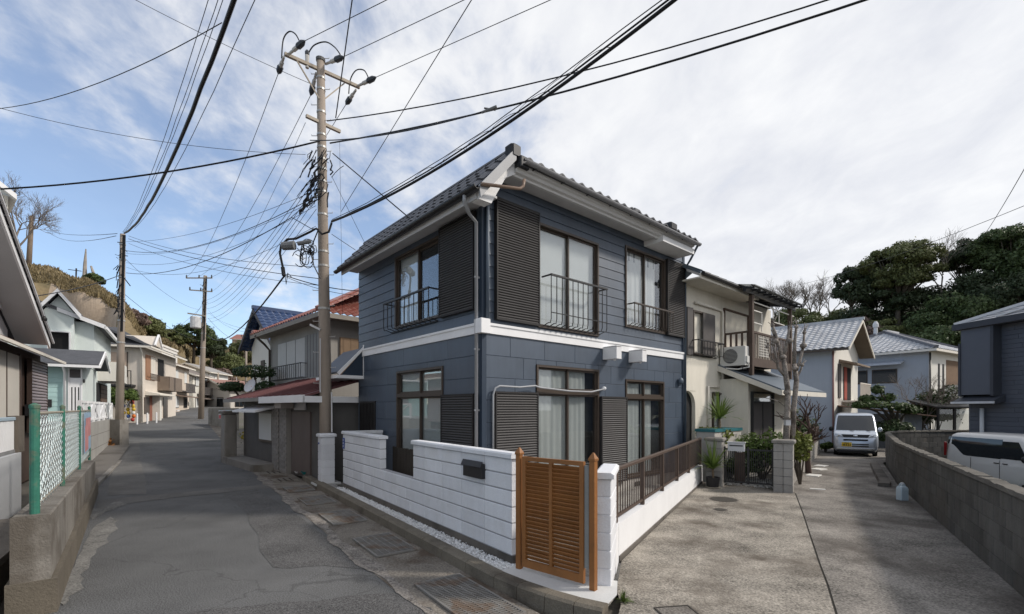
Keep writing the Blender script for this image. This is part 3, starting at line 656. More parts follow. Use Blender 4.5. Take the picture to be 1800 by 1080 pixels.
# ------------------------------------------------------------------ white block wall
wt = thing('block_wall', 'white painted block wall with letter slot and low gap beside the wooden gate', 'wall', (WA.x, WA.y, 0), WRZ)
def wall_a(u):
    k = (u-900)/F; return (k*WA.y-WA.x)/(wd_dir.x-k*wd_dir.y)
def block_wall():
    th = .12; c0 = .215; ch = .19; A1, A2 = wall_a(726), wall_a(668)
    MB().box(0, WLEN, -th, -.012, -.1, .21).build('footing', conc_d, wt)
    core = mat('shadowed_mortar', (.36,.36,.38), .8, .05)  # mortar grey darkened to stand in for thin shadows along the joints
    MB().box(.01, WLEN-.01, -th+.01, -.012, .21, c0+3*ch).box(.01, A1-.01, -th+.01, -.012, c0+3*ch, c0+6*ch).box(A2+.01, WLEN-.01, -th+.01, -.012, c0+3*ch, c0+6*ch).build('core', core, wt)
    def blk(a, b_, z, h=ch):
        g = .006; gz_ = .009; m = MB(); c = .007
        y0, y1 = -th, 0
        m.rings([[(a+g+c*k,y,z+gz_+c*k),(b_-g-c*k,y,z+gz_+c*k),(b_-g-c*k,y,z+h-gz_-c*k),(a+g+c*k,y,z+h-gz_-c*k)] for y, k in ((y0-random.uniform(0,.003),0),(y1-.006,0),(y1+random.uniform(0,.003),1))])
        m.build('block', whiteb, wt)
    def course(a, b_, z, cuts):
        c = [a]+[x for x in cuts if a+.1 < x < b_-.1]+[b_]
        for p, q in zip(c, c[1:]): blk(p, q, z)
    js = [.60+i*.575 for i in range(14)]
    js2 = [1.10-.0+i*.575 for i in range(14)]
    for r in range(6):
        z = c0+r*ch
        j = js if r % 2 == 0 else [x+(.0 if x < 2.5 else .16) for x in js]
        if r < 3: course(0, WLEN, z, j)
        else: course(0, A1, z, j); course(A2, WLEN, z, j)
    zt = c0+6*ch
    def cap(a, b_):
        n = max(1, round((b_-a)/.58))
        for i in range(n):
            m = MB(); x0, x1 = a+(b_-a)*i/n+.002, a+(b_-a)*(i+1)/n-.002
            m.rings([[(x,-th-.03,zt+.004),(x,.03,zt+.004),(x,.03,zt+.05),(x,.012,zt+.068),(x,-th-.012,zt+.068),(x,-th-.03,zt+.05)] for x in (x0, x1)]); m.build('capstone', whiteb, wt)
    cap(-.03, A1+.03); cap(A2-.03, WLEN+.03)
    m = MB(); m.box(WLEN-.12, WLEN, -.9, -th-.002, .1, zt+.004); m.build('return_wall', whiteb, wt)
    m = MB(); m.box(WLEN-.15, WLEN+.03, -.9, -th-.035, zt+.006, zt+.066); m.build('capstone', whiteb, wt)
block_wall()
def on_wall(name, label, cat): return thing(name, label, cat, (WA.x, WA.y, 0), WRZ)
# mailbox slot
mx0, mx1 = wall_a(853), wall_a(820)
mbx = on_wall('letter_box', 'black letter box flap on the white block wall by the gate', 'letter box')
b = MB(); b.bbox(mx0, mx1, -.02, .06, 1.05, 1.24, .01); b.build('body', blackm, mbx)
b = MB(); b.rings([[(x,.05,1.27),(x,.085,1.20),(x,.075,1.19),(x,.045,1.255)] for x in (mx0-.01, mx1+.01)]); b.build('flap', blackm, mbx)
bp = on_wall('address_plate', 'small blue house number plate on the left end of the white wall', 'sign')
b = MB(); a = WLEN; b.bbox(a-.14, a-.02, .001, .02, 1.02, 1.27, .006); b.build('plate', mat('sign_blue', (.04,.08,.28), .4, .05), bp)
b = MB(); 
for i, z in enumerate((1.20, 1.13, 1.06)): b.box(a-.10, a-.06, .0205, .0225, z, z+.035)
b.build('characters', whitep, bp)
# dark slat screen in the gap of the wall
ss = on_wall('slat_screen', 'dark brown slatted screen in the gap of the white wall', 'screen')
A1, A2 = wall_a(726), wall_a(668)
sm_ = mat('dark_brown_wood', (.035,.028,.022), .6, .15, 5, .05)
b = MB(); b.box(A1-.2, A2+.12, -.34, -.31, .30, .34).box(A1-.2, A2+.12, -.34, -.31, .98, 1.02); b.build('rail', sm_, ss)
me = MB().box(-.026, .026, -.31, -.295, .0, 1.08).mesh('slat', sm_)
x = A1-.18
while x < A2+.12: inst('slat', me, ss, (x, 0, .12+random.uniform(-.01,.01))); x += .068
# gate post and gate
GL, GR = G(913, 999, .12), G(1043, 1037, .12)
gd = (GR-GL); glen = gd.length; gd.normalize(); grz = math.atan2(gd.y, gd.x)
woodm = mat('gate_wood', (.255, .108, .034), .5, .18, 2.5, .05, 30, .15, 40, rnd=.07, spec=.35, streak=.06)
gt = thing('gate', 'orange-brown wooden garden gate with two columns of louvres and pointed posts', 'gate', (GL.x, GL.y, .118), grz)
def gate():
    for x in (0, glen):
        b = MB(); r = .030
        b.rings([[(x-r,-r,0),(x+r,-r,0),(x+r,r,0),(x-r,r,0)], [(x-r,-r,1.30),(x+r,-r,1.30),(x+r,r,1.30),(x-r,r,1.30)], [(x-r-.008,-r-.008,1.305),(x+r+.008,-r-.008,1.305),(x+r+.008,r+.008,1.305),(x-r-.008,r+.008,1.305)], [(x-r-.008,-r-.008,1.325),(x+r+.008,-r-.008,1.325),(x+r+.008,r+.008,1.325),(x-r-.008,r+.008,1.325)], [(x-.006,-.006,1.385),(x+.006,-.006,1.385),(x+.006,.006,1.385),(x-.006,.006,1.385)]])
        b.build('post', woodm, gt)
    x0, x1, z0, z1 = .055, glen-.105, .04, 1.285; w = .05
    b = MB(); b.box(x0, x0+w, -.02, .02, z0, z1); b.build('stile', woodm, gt)
    b = MB(); b.box(x1-w, x1, -.02, .02, z0, z1); b.build('stile', woodm, gt)
    xm = (x0+x1)/2-.01
    b = MB(); b.box(xm-.02, xm+.02, -.021, .021, z0+.07, z1-.04); b.build('mullion', woodm, gt)
    b = MB(); b.box(x0+w, x1-w, -.02, .02, z1-.045, z1); b.build('top_rail', woodm, gt)
    b = MB(); b.box(x0+w, x1-w, -.02, .02, z0, z0+.085); b.build('bottom_rail', woodm, gt)
    n = 25; zz0, zz1 = z0+.095, z1-.06
    for (a, b_) in ((x0+w+.001, xm-.021), (xm+.021, x1-w-.001)):
        m = MB(); t = .0045
        prof = [(.011,-.0245),(.018,-.0185),(-.010,.0255),(-.018,.0195)]
        m.rings([[(x, y, z) for y, z in prof] for x in (a, b_)]); me = m.mesh('louvre', woodm)
        for i in range(n): inst('louvre', me, gt, (0, random.uniform(-.0015,.0015), zz0+(zz1-zz0)*(i+.5)/n), (random.uniform(-.05,.05),0,0))
    b = MB(); b.box(x1+.004, x1+.055, -.006, .006, .2, 1.25); b.build('closing_plate', mat('grey_plate', (.25,.25,.24), .6), gt)
gate()
# white pillar with short return, low wall and brown railing
P0 = Vector((1.02, 4.80, 0)); P1 = Vector((1.373, 5.99, 0))
FD = (FE-P1).normalized(); FRZ = math.atan2(FD.y, FD.x)
pd = (P1-P0).normalized(); PRZ = math.atan2(pd.y, pd.x); PLEN = (P1-P0).length
pt = thing('gate_pillar', 'white painted block pillar on the right of the wooden gate', 'pillar', (P0.x, P0.y, 0), PRZ)
def pillar():
    n = 6; c0 = .11; ch = .185; Lp = .78
    MB().box(.01, Lp-.01, .012, .14, .0, c0+n*ch).build('core', whiteb, pt)
    for r in range(n):
        b = MB(); b.bbox(0, Lp, 0, .15, c0+r*ch+.005, c0+(r+1)*ch-.005, .008); b.build('block', whiteb, pt)
    b = MB(); zt = c0+n*ch; b.rings([[(x,-.03,zt+.002),(x,.18,zt+.002),(x,.18,zt+.045),(x,.15,zt+.066),(x,0,zt+.066),(x,-.03,zt+.045)] for x in (-.03, Lp+.03)]); b.build('capstone', whiteb, pt)
    b = MB(); b.box(Lp-.01, PLEN+.10, .004, .13, -.02, .475); b.build('return_wall', whitep, pt)
pillar()
lw = thing('low_wall', 'low white rendered wall under the brown railing beside the drive', 'wall', (P1.x, P1.y, 0), FRZ)
LL = (FE-P1).length
b = MB(); b.box(0, LL, 0, .12, -.05, .47); b.build('render', whitep, lw)
b = MB(); b.box(0, LL, -.018, 0, -.05, .055); b.build('base', conc_d, lw)
brn = mat('brown_rail', (.085,.060,.048), .5, .1, 5, .03, spec=.35)
rl = thing('railing', 'dark brown metal railing on the low white wall by the drive', 'railing', (P1.x, P1.y, 0), FRZ)
def low_rail():
    y = .05; z0, z1 = .50, 1.185
    b = MB(); b.bbox(-.02, LL, y-.03, y+.03, z1-.045, z1, .008); b.build('top_rail', brn, rl)
    b = MB(); b.box(-.02, LL, y-.016, y+.016, z0+.03, z0+.065); b.build('bottom_rail', brn, rl)
    pm = MB().box(-.03, .03, y-.028, y+.028, .40, z1-.05).mesh('post', brn)
    for x in (.0, 1.35, 2.7, 4.05, 5.4, LL-.05): inst('post', pm, rl, (x, 0, 0))
    bm_ = MB().box(-.0065, .0065, y-.0065, y+.0065, z0+.065, z1-.046).mesh('baluster', brn); n = int(LL/.11)
    for i in range(1, n): inst('baluster', bm_, rl, (i*LL/n, 0, 0))
low_rail()
# white pillar in front of the pole
pp = G(573, 848, .1)
wp = thing('gate_pillar', 'white painted block pillar standing in front of the big utility pole', 'pillar', (pp.x, pp.y, 0), WRZ)
def pole_pillar():
    for r in range(6):
        b = MB(); b.bbox(-.17, .17, -.17, .15, .10+r*.19+.005, .10+(r+1)*.19-.005, .008); b.build('block', whiteb, wp)
    b = MB(); b.box(-.16,.16,-.16,.14,.1,1.24); b.build('core', whiteb, wp)
    b = MB(); b.bbox(-.21, .21, -.21, .19, 1.245, 1.32, .02); b.build('capstone', whiteb, wp)
    b = MB(); b.box(-.24,.24,-.3,.3,.06,.105); b.build('base', mat('pale_screed',(0,0,0)), wp)
    b = MB(); b.lathe((.05,.152,1.06), [(.022,0),(.022,.04)], 10); b.build('bell', mat('sign_blue',(0,0,0)), wp)
pole_pillar()
# ------------------------------------------------------------------ right-hand side
RD = Vector((math.cos(HA), math.sin(HA), 0)); LD = Vector((-math.sin(HA), math.cos(HA), 0))
cream = mat('cream_render', (.68, .64, .56), .85, .08, 1.0, .03, 90, .25, 80, streak=.05)
creamt = mat('cream_trim', (.68, .64, .57), .7, .05)
slate_b = mat('slate_blue_metal', (.10, .125, .155), .45, .08, 2, .02, spec=.4)
gvm = mat('brown_grey_shutter', (.09,.082,.080), .6, .1)
def cream_house():
    o = C0+RD*7.75; t = thing('house', 'cream rendered two-storey house with wooden balcony next to the navy house', 'house', (o.x, o.y, 0), HA)
    X0, X1, Yd = -.62, 5.6, 6.0
    holes = [(1.0, 2.5, .3, 2.45)]
    b = MB(); b.box(X0, X1, .15, Yd, -.1, 5.55).box(X0, 1.0, 0, .15, 2.45, 5.55).box(X0, -.56, 0, .15, 0, 2.45).box(0, 1.0, 0, .15, 0, 2.45).box(2.5, X1, 0, .15, 0, 5.55).box(1.0, 2.5, 0, .15, 2.45, 5.55).box(1.0, 2.5, 0, .15, 0, .3)
    b.box(-.56, 0, 0, .15, 0, .9); b.build('wall', cream, t)
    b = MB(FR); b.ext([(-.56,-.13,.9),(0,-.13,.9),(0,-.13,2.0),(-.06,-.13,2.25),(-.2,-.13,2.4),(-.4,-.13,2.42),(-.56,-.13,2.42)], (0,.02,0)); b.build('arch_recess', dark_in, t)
    b = MB(FR); 
    for k in range(6):
        a0, a1 = math.pi/2*k/6, math.pi/2*(k+1)/6
        b.ext([(0-.42+.42*math.cos(a),-.1,2.0+.44*math.sin(a)) for a in (a0, a1)]+[(.0,-.1,2.0+.44*math.sin(a1)),(.0,-.1,2.0+.44*math.sin(a0))], (0,.1,0))
    b.build('arch', cream, t)
    # upper window with shutters and railing
    window(t, FR, -.28, .98, 3.50, 4.76, bronze, glz2, inside='shade', depth=.02, cover=(0,.46), proud=.10)
    b = MB(FR); b.box(-.60,-.29,.0,.09,3.46,4.80); b.build('shutter', gvm, t); b = MB(FR); b.box(.24,.97,.101,.125,3.5,4.74); b.build('shutter', gvm, t)
    railing(t, FR, -.35, 1.2, 3.46, 3.90, .28, blackm, 9, .06, mid=False)
    pipe(t, [(-.1,-.05,5.0),(1.55,-.05,5.0),(1.62,-.05,4.9),(1.62,-.05,2.6)], .045, creamt, 'pipe_cover')
    pipe(t, [(.7,-.05,1.2),(.7,-.05,2.6),(1.4,-.05,2.6)], .03, creamt, 'pipe_cover')
    window(t, FR, 1.02, 2.48, .35, 2.42, bronze, glz2, rail_z=1.95, inside='curtain', depth=.12, inner=[(.1,.55)])
    window(t, FR, 1.75, 3.6, 3.3, 5.1, mat('brown_wood', (.09,.055,.038), .6, .15, 4), glz2, inside='none', depth=.02, proud=.06)
    # roof: eave towards the drive, slate-blue metal
    e0, e1 = Vector((0,-.62,5.50)), Vector((0,3.0,6.7)); b = MB()
    b.ext([(X0-.3,-.62,5.55),(X0-.3,-.62,5.62),(X0-.3,3.0,7.65),(X0-.3,3.0,7.56)], (X1-X0+.2,0,0)); b.ext([(X0-.3,6.5,5.5),(X0-.3,6.5,5.57),(X0-.3,3.0,7.65),(X0-.3,3.0,7.56)], (X1-X0+.2,0,0)); rf = b.build('roof', slate_b, t)
    for i in range(13):
        x = X0-.2+i*.48; b = MB(); b.bar((x,-.62,5.645),(x,3.0,7.675),.03,.04); b.build('roof_seam', slate_b, rf)
    b = MB(); b.box(X0-.3, 2.9, -.60, .0, 5.44, 5.48); b.build('soffit', cream, t)
    b = MB(); b.box(X0-.3, 2.9, -.635, -.60, 5.42, 5.56); b.build('fascia', creamt, t)
    b = MB(); b.tube([(X0-.3,-.70,5.55),(2.95,-.70,5.53)], .055, 8); b.build('gutter', blackm, t)
    # projecting ground-floor porch with pent roof
    b = MB(); b.box(1.55, 5.0, -.85, 0, -.1, 2.85); b.build('porch', cream, t)
    b = MB(); b.ext([(1.40,.02,3.32),(1.40,.02,3.25),(1.40,-1.80,2.42),(1.40,-1.80,2.50)], (3.9,0,0)); pr = b.build('porch_roof', slate_b, t)
    b = MB(); b.box(1.37,5.3,-1.84,-1.79,2.32,2.46).ext([(1.37,.0,3.27),(1.37,.0,3.10),(1.37,-1.79,2.32),(1.37,-1.79,2.46)], (.05,0,0)); b.build('porch_fascia', creamt, pr)
    b = MB(); b.ext([(1.42,.0,3.18),(1.42,-1.78,2.36),(1.42,-1.78,2.34),(1.42,0,3.16)],(3.8,0,0)); b.build('porch_soffit', mat('porch_soffit',(.30,.26,.2),.8), pr)
    dr = MB(FR); dr.box(1.75,3.3,.855,.89,.15,2.1); dd = dr.build('door', gvm, t)
    b = MB(FR); b.box(1.70,1.75,.855,.93,.1,2.45).box(3.3,3.35,.855,.93,.1,2.45).box(1.75,3.3,.855,.93,2.1,2.16).box(1.75,3.3,.855,.93,2.40,2.45).box(2.50,2.54,.89,.905,.15,2.1); b.build('door_frame', blackm, dd)
    MB(FR).box(1.76,3.29,.86,.875,2.16,2.4).build('fanlight', glz2, dd)
    # balcony
    wd_ = mat('balcony_wood', (.085,.060,.048), .7, .2, 4, .08); bal = MB()
    bal.box(1.75,5.0,-.85,.0,3.34,3.42).box(1.71,5.04,-.89,-.85,3.22,3.48); bl = bal.build('balcony', wd_, t)
    for x in (1.78, 4.97):
        b = MB(); b.box(x-.06,x+.06,-.90,-.79,2.95,5.5); b.build('post', wd_, bl)
    b = MB(); b.box(1.75,5.0,-.86,-.80,4.24,4.30); b.build('handrail', wd_, bl)
    for i in range(25):
        x = 1.9+i*.126; b = MB(); b.box(x-.025,x+.025,-.845,-.825,3.48,4.24); b.build('slat', wd_, bl)
    for i in range(5):
        y = -.75+i*.17; b = MB(); b.box(1.75,1.78,y-.03,y+.03,3.42,4.24); b.build('slat', wd_, bl)
    b = MB(); b.box(1.75,1.79,-.80,0,4.24,4.30); b.build('handrail', wd_, bl)
    # lattice and small white frames above the rail
    lw_ = mat('lattice_white', (.62,.60,.56), .6, .1)
    b = MB()
    for i in range(9): b.box(2.3+i*.09,2.315+i*.09,-.87,-.862,3.55,4.2)
    for i in range(8): b.box(2.3,3.03,-.875,-.868,3.57+i*.08,3.585+i*.08)
    b.build('lattice', lw_, bl)
    b = MB(); b.box(1.85,2.6,-.84,-.82,4.92,4.95).box(1.85,2.6,-.84,-.82,4.55,4.58).box(2.58,2.61,-.84,-.82,4.35,4.9).box(3.5,3.53,-.84,-.82,4.75,5.2).box(1.85,5.4,-.84,-.82,5.17,5.20).box(4.0,4.03,-.84,-.82,4.75,5.2).box(3.5,4.5,-.84,-.82,4.75,4.78); b.build('airer', lw_, bl)
    # pergola roof: rafters and corrugated sheets
    pg = MB(); pg.box(1.2,5.3,-.92,-.84,5.36,5.48).box(1.2,5.3,-.1,0,5.55,5.66); p = pg.build('pergola', blackm, t)
    for i in range(10):
        x = 1.25+i*.44; b = MB(); b.bar((x,.0,5.68),(x,-1.15,5.44),.045,.06); b.build('rafter', blackm, p)
    for k, y in enumerate((-1.1,-.75,-.4,-.1)):
        z = 5.46+(y+1.15)*.209; b = MB(); b.box(1.15,5.35,y-.02,y+.02,z+.03,z+.06); b.build('batten', blackm, p)
    b = MB(); b.ext([(1.15,.0,5.75),(1.15,.0,5.76),(1.15,-1.2,5.51),(1.15,-1.2,5.50)], (4.2,0,0)); b.build('roof_sheet', glass('polycarb', (.62,.62,.60), .8, .2), p)
    # air-conditioner outdoor unit on the porch roof
    return t, o
ch, CO = cream_house()
def ac_unit():
    o = CO; t = thing('air_conditioner', 'white air-conditioner outdoor unit on the porch roof below the balcony', 'air conditioner', (o.x, o.y, 0), HA)
    acm = mat('ac_white', (.62,.61,.58), .5, .05); b = MB(); b.bbox(1.45,1.73,-.80,-.04,3.24,3.82,.015); b.build('casing', acm, t)
    b = MB(); b.rings([[(1.448-d, -.36+.22*math.cos(a), 3.53+.22*math.sin(a)) for a in [2*math.pi*i/20 for i in range(20)]] for d in (0,.006)]); b.build('fan_grille', mat('ac_grille', (.12,.12,.12), .6), t)
    b = MB()
    for i in range(9): b.box(1.436,1.441,-.57,-.15,3.37+i*.04,3.376+i*.04)
    b.build('grille_bars', acm, t, kind='stuff')
    b = MB(); b.bbox(1.50,1.68,-.84,-.80,3.32,3.52,.01); b.build('valve_cover', acm, t)
    for y in (-.7,-.15): b = MB(); b.box(1.46,1.72,y-.03,y+.03,3.12,3.24); b.build('foot', blackm, t)
    b = MB(); b.tube([(1.6,-.83,3.35),(1.58,-.86,3.18),(1.4,-.6,3.12),(1.3,-.3,3.16)], .02, 6); b.build('hose', acm, t)
ac_unit()
# ---- planter ledge between the two houses and its palm
def planter():
    p = CO+RD*-.9+LD*-1.0
    t = thing('planter', 'low pale block planter with teal coping beside the cream house', 'planter', (p.x, p.y, 0), HA)
    b = MB(); b.box(0,1.6,0,.5,-.05,1.32); b.build('wall', mat('planter_block',(.42,.40,.37),.9,.08,2,.04), t)
    b = MB(); b.box(-.03,1.63,-.03,.53,1.325,1.40); b.build('coping', mat('teal_coping',(.03,.14,.16),.5,.1), t)
planter()
def blade_plant(name, label, base, n, L_, w, m, parts=('leaves','stem'), pot=None, droop=.5, h0=.0, up=.35, cat='plant', group=None, stem=None):
    t = thing(name, label, cat, base, 0, group); b = MB()
    for i in range(n):
        a = random.random()*2*math.pi; el = random.uniform(up, 1.45); l = L_*random.uniform(.7,1.1); d = Vector((math.cos(a)*math.cos(el), math.sin(a)*math.cos(el), math.sin(el)))
        sd = Vector((-math.sin(a), math.cos(a), 0)); p = Vector((0,0,h0)); pts = []
        for k in range(5):
            s = k/4; q = p+d*l*s-Vector((0,0,1))*droop*l*s*s*math.cos(el); ww = w*(1-.9*s**2)*(.6 if k == 0 else 1)
            pts.append((q-sd*ww, q+sd*ww))
        b.add([tuple(x) for pr in pts for x in pr], [(2*k, 2*k+1, 2*k+3, 2*k+2) for k in range(4)])
    b.build(parts[0], m, t, fix=False)
    if stem: 
        b = MB(); b.tube([(0,0,.0),(0.01,0,h0*.5),(0,0,h0)], [stem,stem*.9,stem*.8], 7); b.build('stem', mat('palm_stem',(.16,.12,.08),.9,.2,8), t)
    return t
palm_g = leafmat('palm_green', (.13,.19,.045), .3)
pp_ = blade_plant('potted_palm', 'spiky green potted palm at the end of the low white wall', G(1253,858), 60, .80, .026, palm_g, h0=.46, stem=.03, droop=.35)
b = MB(); b.lathe((0,0,0), [(.10,.02),(.13,.02),(.16,.26),(.165,.27),(.14,.27),(.13,.24)], 14); b.build('pot', blackm, pp_)
b = MB(); b.lathe((0,0,0), [(.15,.0),(.19,.03),(.17,.035),(.12,.015)], 14); b.build('saucer', mat('saucer_tan',(.42,.37,.30),.7), pp_)
q = CO+RD*-.1+LD*-.75
blade_plant('palm_plant', 'spiky green palm growing behind the teal coping of the planter', (q.x, q.y, 1.3), 60, .85, .03, palm_g, h0=.35, stem=.04, droop=.45)
# ---- gate pillars of the cream house
def tube_gate():
    a, b_ = Vector((5.12,11.75,0)), Vector((6.36,10.92,0)); d = (b_-a).normalized(); rz = math.atan2(d.y, d.x)
    bm_ = mat('grey_block', (.30,.285,.265), .9, .14, 1.6, .08, 50, .5, 60, rnd=.08, streak=.08)
    for p, lab, w in ((a, 'grey block gate pillar behind the potted palm', .38), (b_, 'grey block gate pillar at the corner of the lane, capped with stone', .40)):
        t = thing('gate_pillar', lab, 'pillar', p, rz)
        for r in range(6):
            for k in (0, 1):
                b = MB(); b.bbox(-w/2+k*w/2+.003, -w/2+(k+1)*w/2-.003, -.2, .2, r*.19+.004, (r+1)*.19-.004, .008); b.build('block', bm_, t)
        b = MB(); b.bbox(-w/2-.04, w/2+.04, -.24, .24, 1.145, 1.215, .02); b.build('capstone', conc, t)
    t = thing('gate', 'low black metal gate with thin bars between the grey block pillars', 'gate', a, rz); L_ = (b_-a).length
    b = MB(); b.box(.2, L_-.2, -.015, .015, .12, .16).box(.2, L_-.2, -.015, .015, .92, .96).box(.2,.24,-.02,.02,.1,1.0).box(L_-.24,L_-.2,-.02,.02,.1,1.0).box(L_/2-.02,L_/2+.02,-.02,.02,.1,1.0); b.build('frame', blackm, t)
    me = MB().box(-.006,.006,-.006,.006,.16,.92).mesh('bar', blackm); n = 22
    for i in range(n): inst('bar', me, t, (.26+(L_-.52)*i/(n-1), 0, 0))
    m = thing('letter_box', 'small white letter box hanging on the low black gate', 'letter box', a, rz)
    b = MB(); b.bbox(.30,.68,-.09,-.02,.90,1.10,.01); b.build('body', greyw, m); b = MB(); b.box(.28,.70,-.10,-.01,1.105,1.13); b.build('lid', greyw, m); b = MB(); b.box(.34,.64,-.094,-.0905,1.02,1.05); b.build('slot', blackm, m)
    # hedge wall along the lane
    h0, h1 = Vector((6.62,11.15,0)), Vector((13.6,20.6,0)); hd = (h1-h0).normalized(); hz = math.atan2(hd.y, hd.x); hl = (h1-h0).length
    t = thing('block_wall', 'low grey block wall with brown fence along the left of the lane', 'wall', h0, hz)
    b = MB(); b.box(0,hl,.01,.11,-.05,.57); b.build('core', conc_d, t); n = int(hl/.4)
    for r in range(3):
        for i in range(n):
            b = MB(); b.box(i*.4+.004,(i+1)*.4-.004,0,.12,r*.19+.005,(r+1)*.19-.005); b.build('block', bm_, t)
    b = MB(); b.bbox(-.02,.14,-.02,.14,.57,1.12,.01); b.build('pillar', bm_, t)
    f = thing('fence', 'dark brown slatted fence on the low block wall along the lane', 'fence', h0, hz)
    b = MB(); b.box(.1,hl,.03,.07,.60,.63).box(.1,hl,.03,.07,1.12,1.16); b.build('rail', brn, f)
    me = MB().box(-.035,.035,.04,.06,.63,1.12).mesh('slat', brn); n = int(hl/.10)
    for i in range(n): inst('slat', me, f, (.15+i*.10, 0, 0))
tube_gate()
# ---- the long block wall on the right, with its curve
def long_wall():
    pts = [Vector(p) for p in ((3.7,2.3),(4.5,3.55),(5.42,4.95),(7.7,8.5),(10.0,12.05),(13.0,16.1),(13.6,16.9),(14.3,17.6),(15.2,18.15),(16.3,18.5),(18,18.8),(22,19.3))]
    t = thing('block_wall', 'long grey concrete block wall curving along the right of the lane', 'wall')
    gb = mat('weathered_block', (.098,.094,.087), .92, .26, 1.2, .14, 40, .7, 50, rnd=.20, streak=.20, stain=(.10,.09,.078), stain_amt=.75, stain_scale=.7)
    capm = mat('block_cap', (.13,.12,.105), .95, .25, 3, .2, 50, 1.2, 40)
    # resample
    L_ = [0]
    for a, b_ in zip(pts, pts[1:]): L_.append(L_[-1]+(b_-a).length)
    def at(s):
        for i in range(len(pts)-1):
            if s <= L_[i+1]: return pts[i].lerp(pts[i+1], (s-L_[i])/(L_[i+1]-L_[i]))
        return pts[-1]
    hb = .20; nb = int(L_[-1]/.405)
    me = MB().bbox(-.198,.198,-.06,.06,.005,hb-.005,.007).mesh('block', gb)
    mh = MB().box(-.204,.204,-.05,.05,-.7,1.06).mesh('core', conc_d)
    for i in range(nb):
        a, b_ = at(i*.405), at((i+1)*.405); c = (a+b_)/2; rz = math.atan2(b_.y-a.y, b_.x-a.x)
        inst('core', mh, t, (c.x, c.y, 0), (0,0,rz))
        for r in range(5):
            off = .2 if r % 2 else 0
            a, b_ = at(i*.405+off), at((i+1)*.405+off); c2 = (a+b_)/2; r2 = math.atan2(b_.y-a.y, b_.x-a.x)
            inst('block', me, t, (c2.x+random.uniform(-.003,.003), c2.y+random.uniform(-.003,.003), r*hb+.01), (0,0,r2))
        bb = MB(); k = 4
        pr = []
        for j in range(k+1):
            x = -.205+.41*j/k; dz = random.uniform(-.010,.010); pr.append([(x,-.085+random.uniform(-.006,.006),1.02),(x,.085,1.02),(x,.075+random.uniform(-.01,.01),1.075+dz),(x,-.07+random.uniform(-.01,.01),1.075+dz)])
        bb.rings(pr); o = bb.build('capstone', capm, t); o.location = (c.x, c.y, 0); o.rotation_euler = (0,0,rz)
    # concrete upstand at the foot along the curve
    b = MB()
    f = [Vector((12.4,15.85)), Vector((11.0,13.9)), Vector((9.6,11.9)), Vector((9.25,11.5))]
    b.rings([[(p.x-.16,p.y+.12,-.03),(p.x+.05,p.y-.02,-.03),(p.x+.05,p.y-.02,.10),(p.x-.14,p.y+.10,.10)] for p in f]); b.build('upstand', conc_d, t)
long_wall()
# ---- small things on the drive and lane
p = G(1586, 880); jc = thing('plastic_canister', 'pale blue-white plastic canister standing by the long block wall', 'canister', p)
cm_ = mat('canister_plastic', (.50,.58,.62), .4, .05, spec=.4); b = MB()
b.rings([[(x*s_,y*s_,z) for x, y in ((-.085,-.06),(-.07,-.075),(.07,-.075),(.085,-.06),(.085,.06),(.07,.075),(-.07,.075),(-.085,.06))] for s_, z in ((.9,0),(1,.02),(1,.24),(.85,.29),(.35,.315),(.33,.34))]); b.build('body', cm_, jc, smooth=False)
b = MB(); b.lathe((0,0,.34), [(.034,0),(.034,.03),(.03,.035)], 10); b.build('cap', whitep, jc)
b = MB(); b.tube([(-.07,0,.28),(-.06,0,.345),(.0,.0,.37),(.05,0,.345),(.065,0,.28)], .011, 6); b.build('handle', cm_, jc)
def disc(name, p, r, label, cat, m, rim=True):
    t = thing(name, label, cat, (p.x, p.y, .0095)); b = MB(); b.lathe((0,0,0), [(r,0),(r,.006),(r*.97,.008)], 24); b.build('lid', m, t)
    b = MB(); 
    for i in range(24):
        a0, a1 = 2*math.pi*i/24, 2*math.pi*(i+1)/24
        b.add([(q*math.cos(a), q*math.sin(a), .004) for a, q in ((a0,r+.004),(a1,r+.004),(a1,r+.03),(a0,r+.03))], [(0,1,2,3)])
    b.build('rim', conc_d, t, fix=False)
iron = mat('cast_iron', (.075,.068,.06), .7, .2, 20, .1, 80, 1.0, 60, metal=.3)
disc('manhole_cover', G(1272,879), .26, 'round iron manhole cover on the drive near the potted palm', 'manhole cover', iron)
disc('drain_cover', G(1266,897), .10, 'small round drain cover on the drive in front of the manhole', 'drain cover', iron)
p = G(1190, 1078, 0); t = thing('meter_lid', 'small rectangular concrete lid in the drive at the bottom edge', 'cover', (p.x, p.y, .009), .15)
b = MB(); b.box(-.16,.16,-.10,.10,0,.006); b.build('lid', lane_m, t); b = MB(); b.box(-.18,-.165,-.12,.12,.0,.010).box(.165,.18,-.12,.12,0,.010).box(-.165,.165,.105,.12,0,.010).box(-.165,.165,-.12,-.105,0,.010); b.build('frame', iron, t)
pw = mat('white_slab', (.62,.61,.58), .9, .15, 5)
for i, (u, v, lab) in enumerate([(1430,837,'white flat slab lying at the left edge of the lane, nearest'),(1439,826,'white flat slab lying at the left edge of the lane, middle one'),(1443,820,'white flat slab lying at the left edge of the lane, farthest')]):
    p = G(u, v); o = MB().bbox(-.22,.22,-.16,.16,.0,.022,.006).build('paving_slab', pw, loc=(p.x, p.y, .010), rz=HA+random.uniform(-.2,.2)); tag(o, lab, 'slab', 'loose slabs by the lane')
p = G(1437, 861); o = MB().bbox(-.16,.16,-.05,.05,.0,.012,.005).build('board_scrap', pw, loc=(p.x, p.y, .010), rz=-.4); tag(o, 'white scrap of board lying on the lane by the corner pillar', 'scrap')
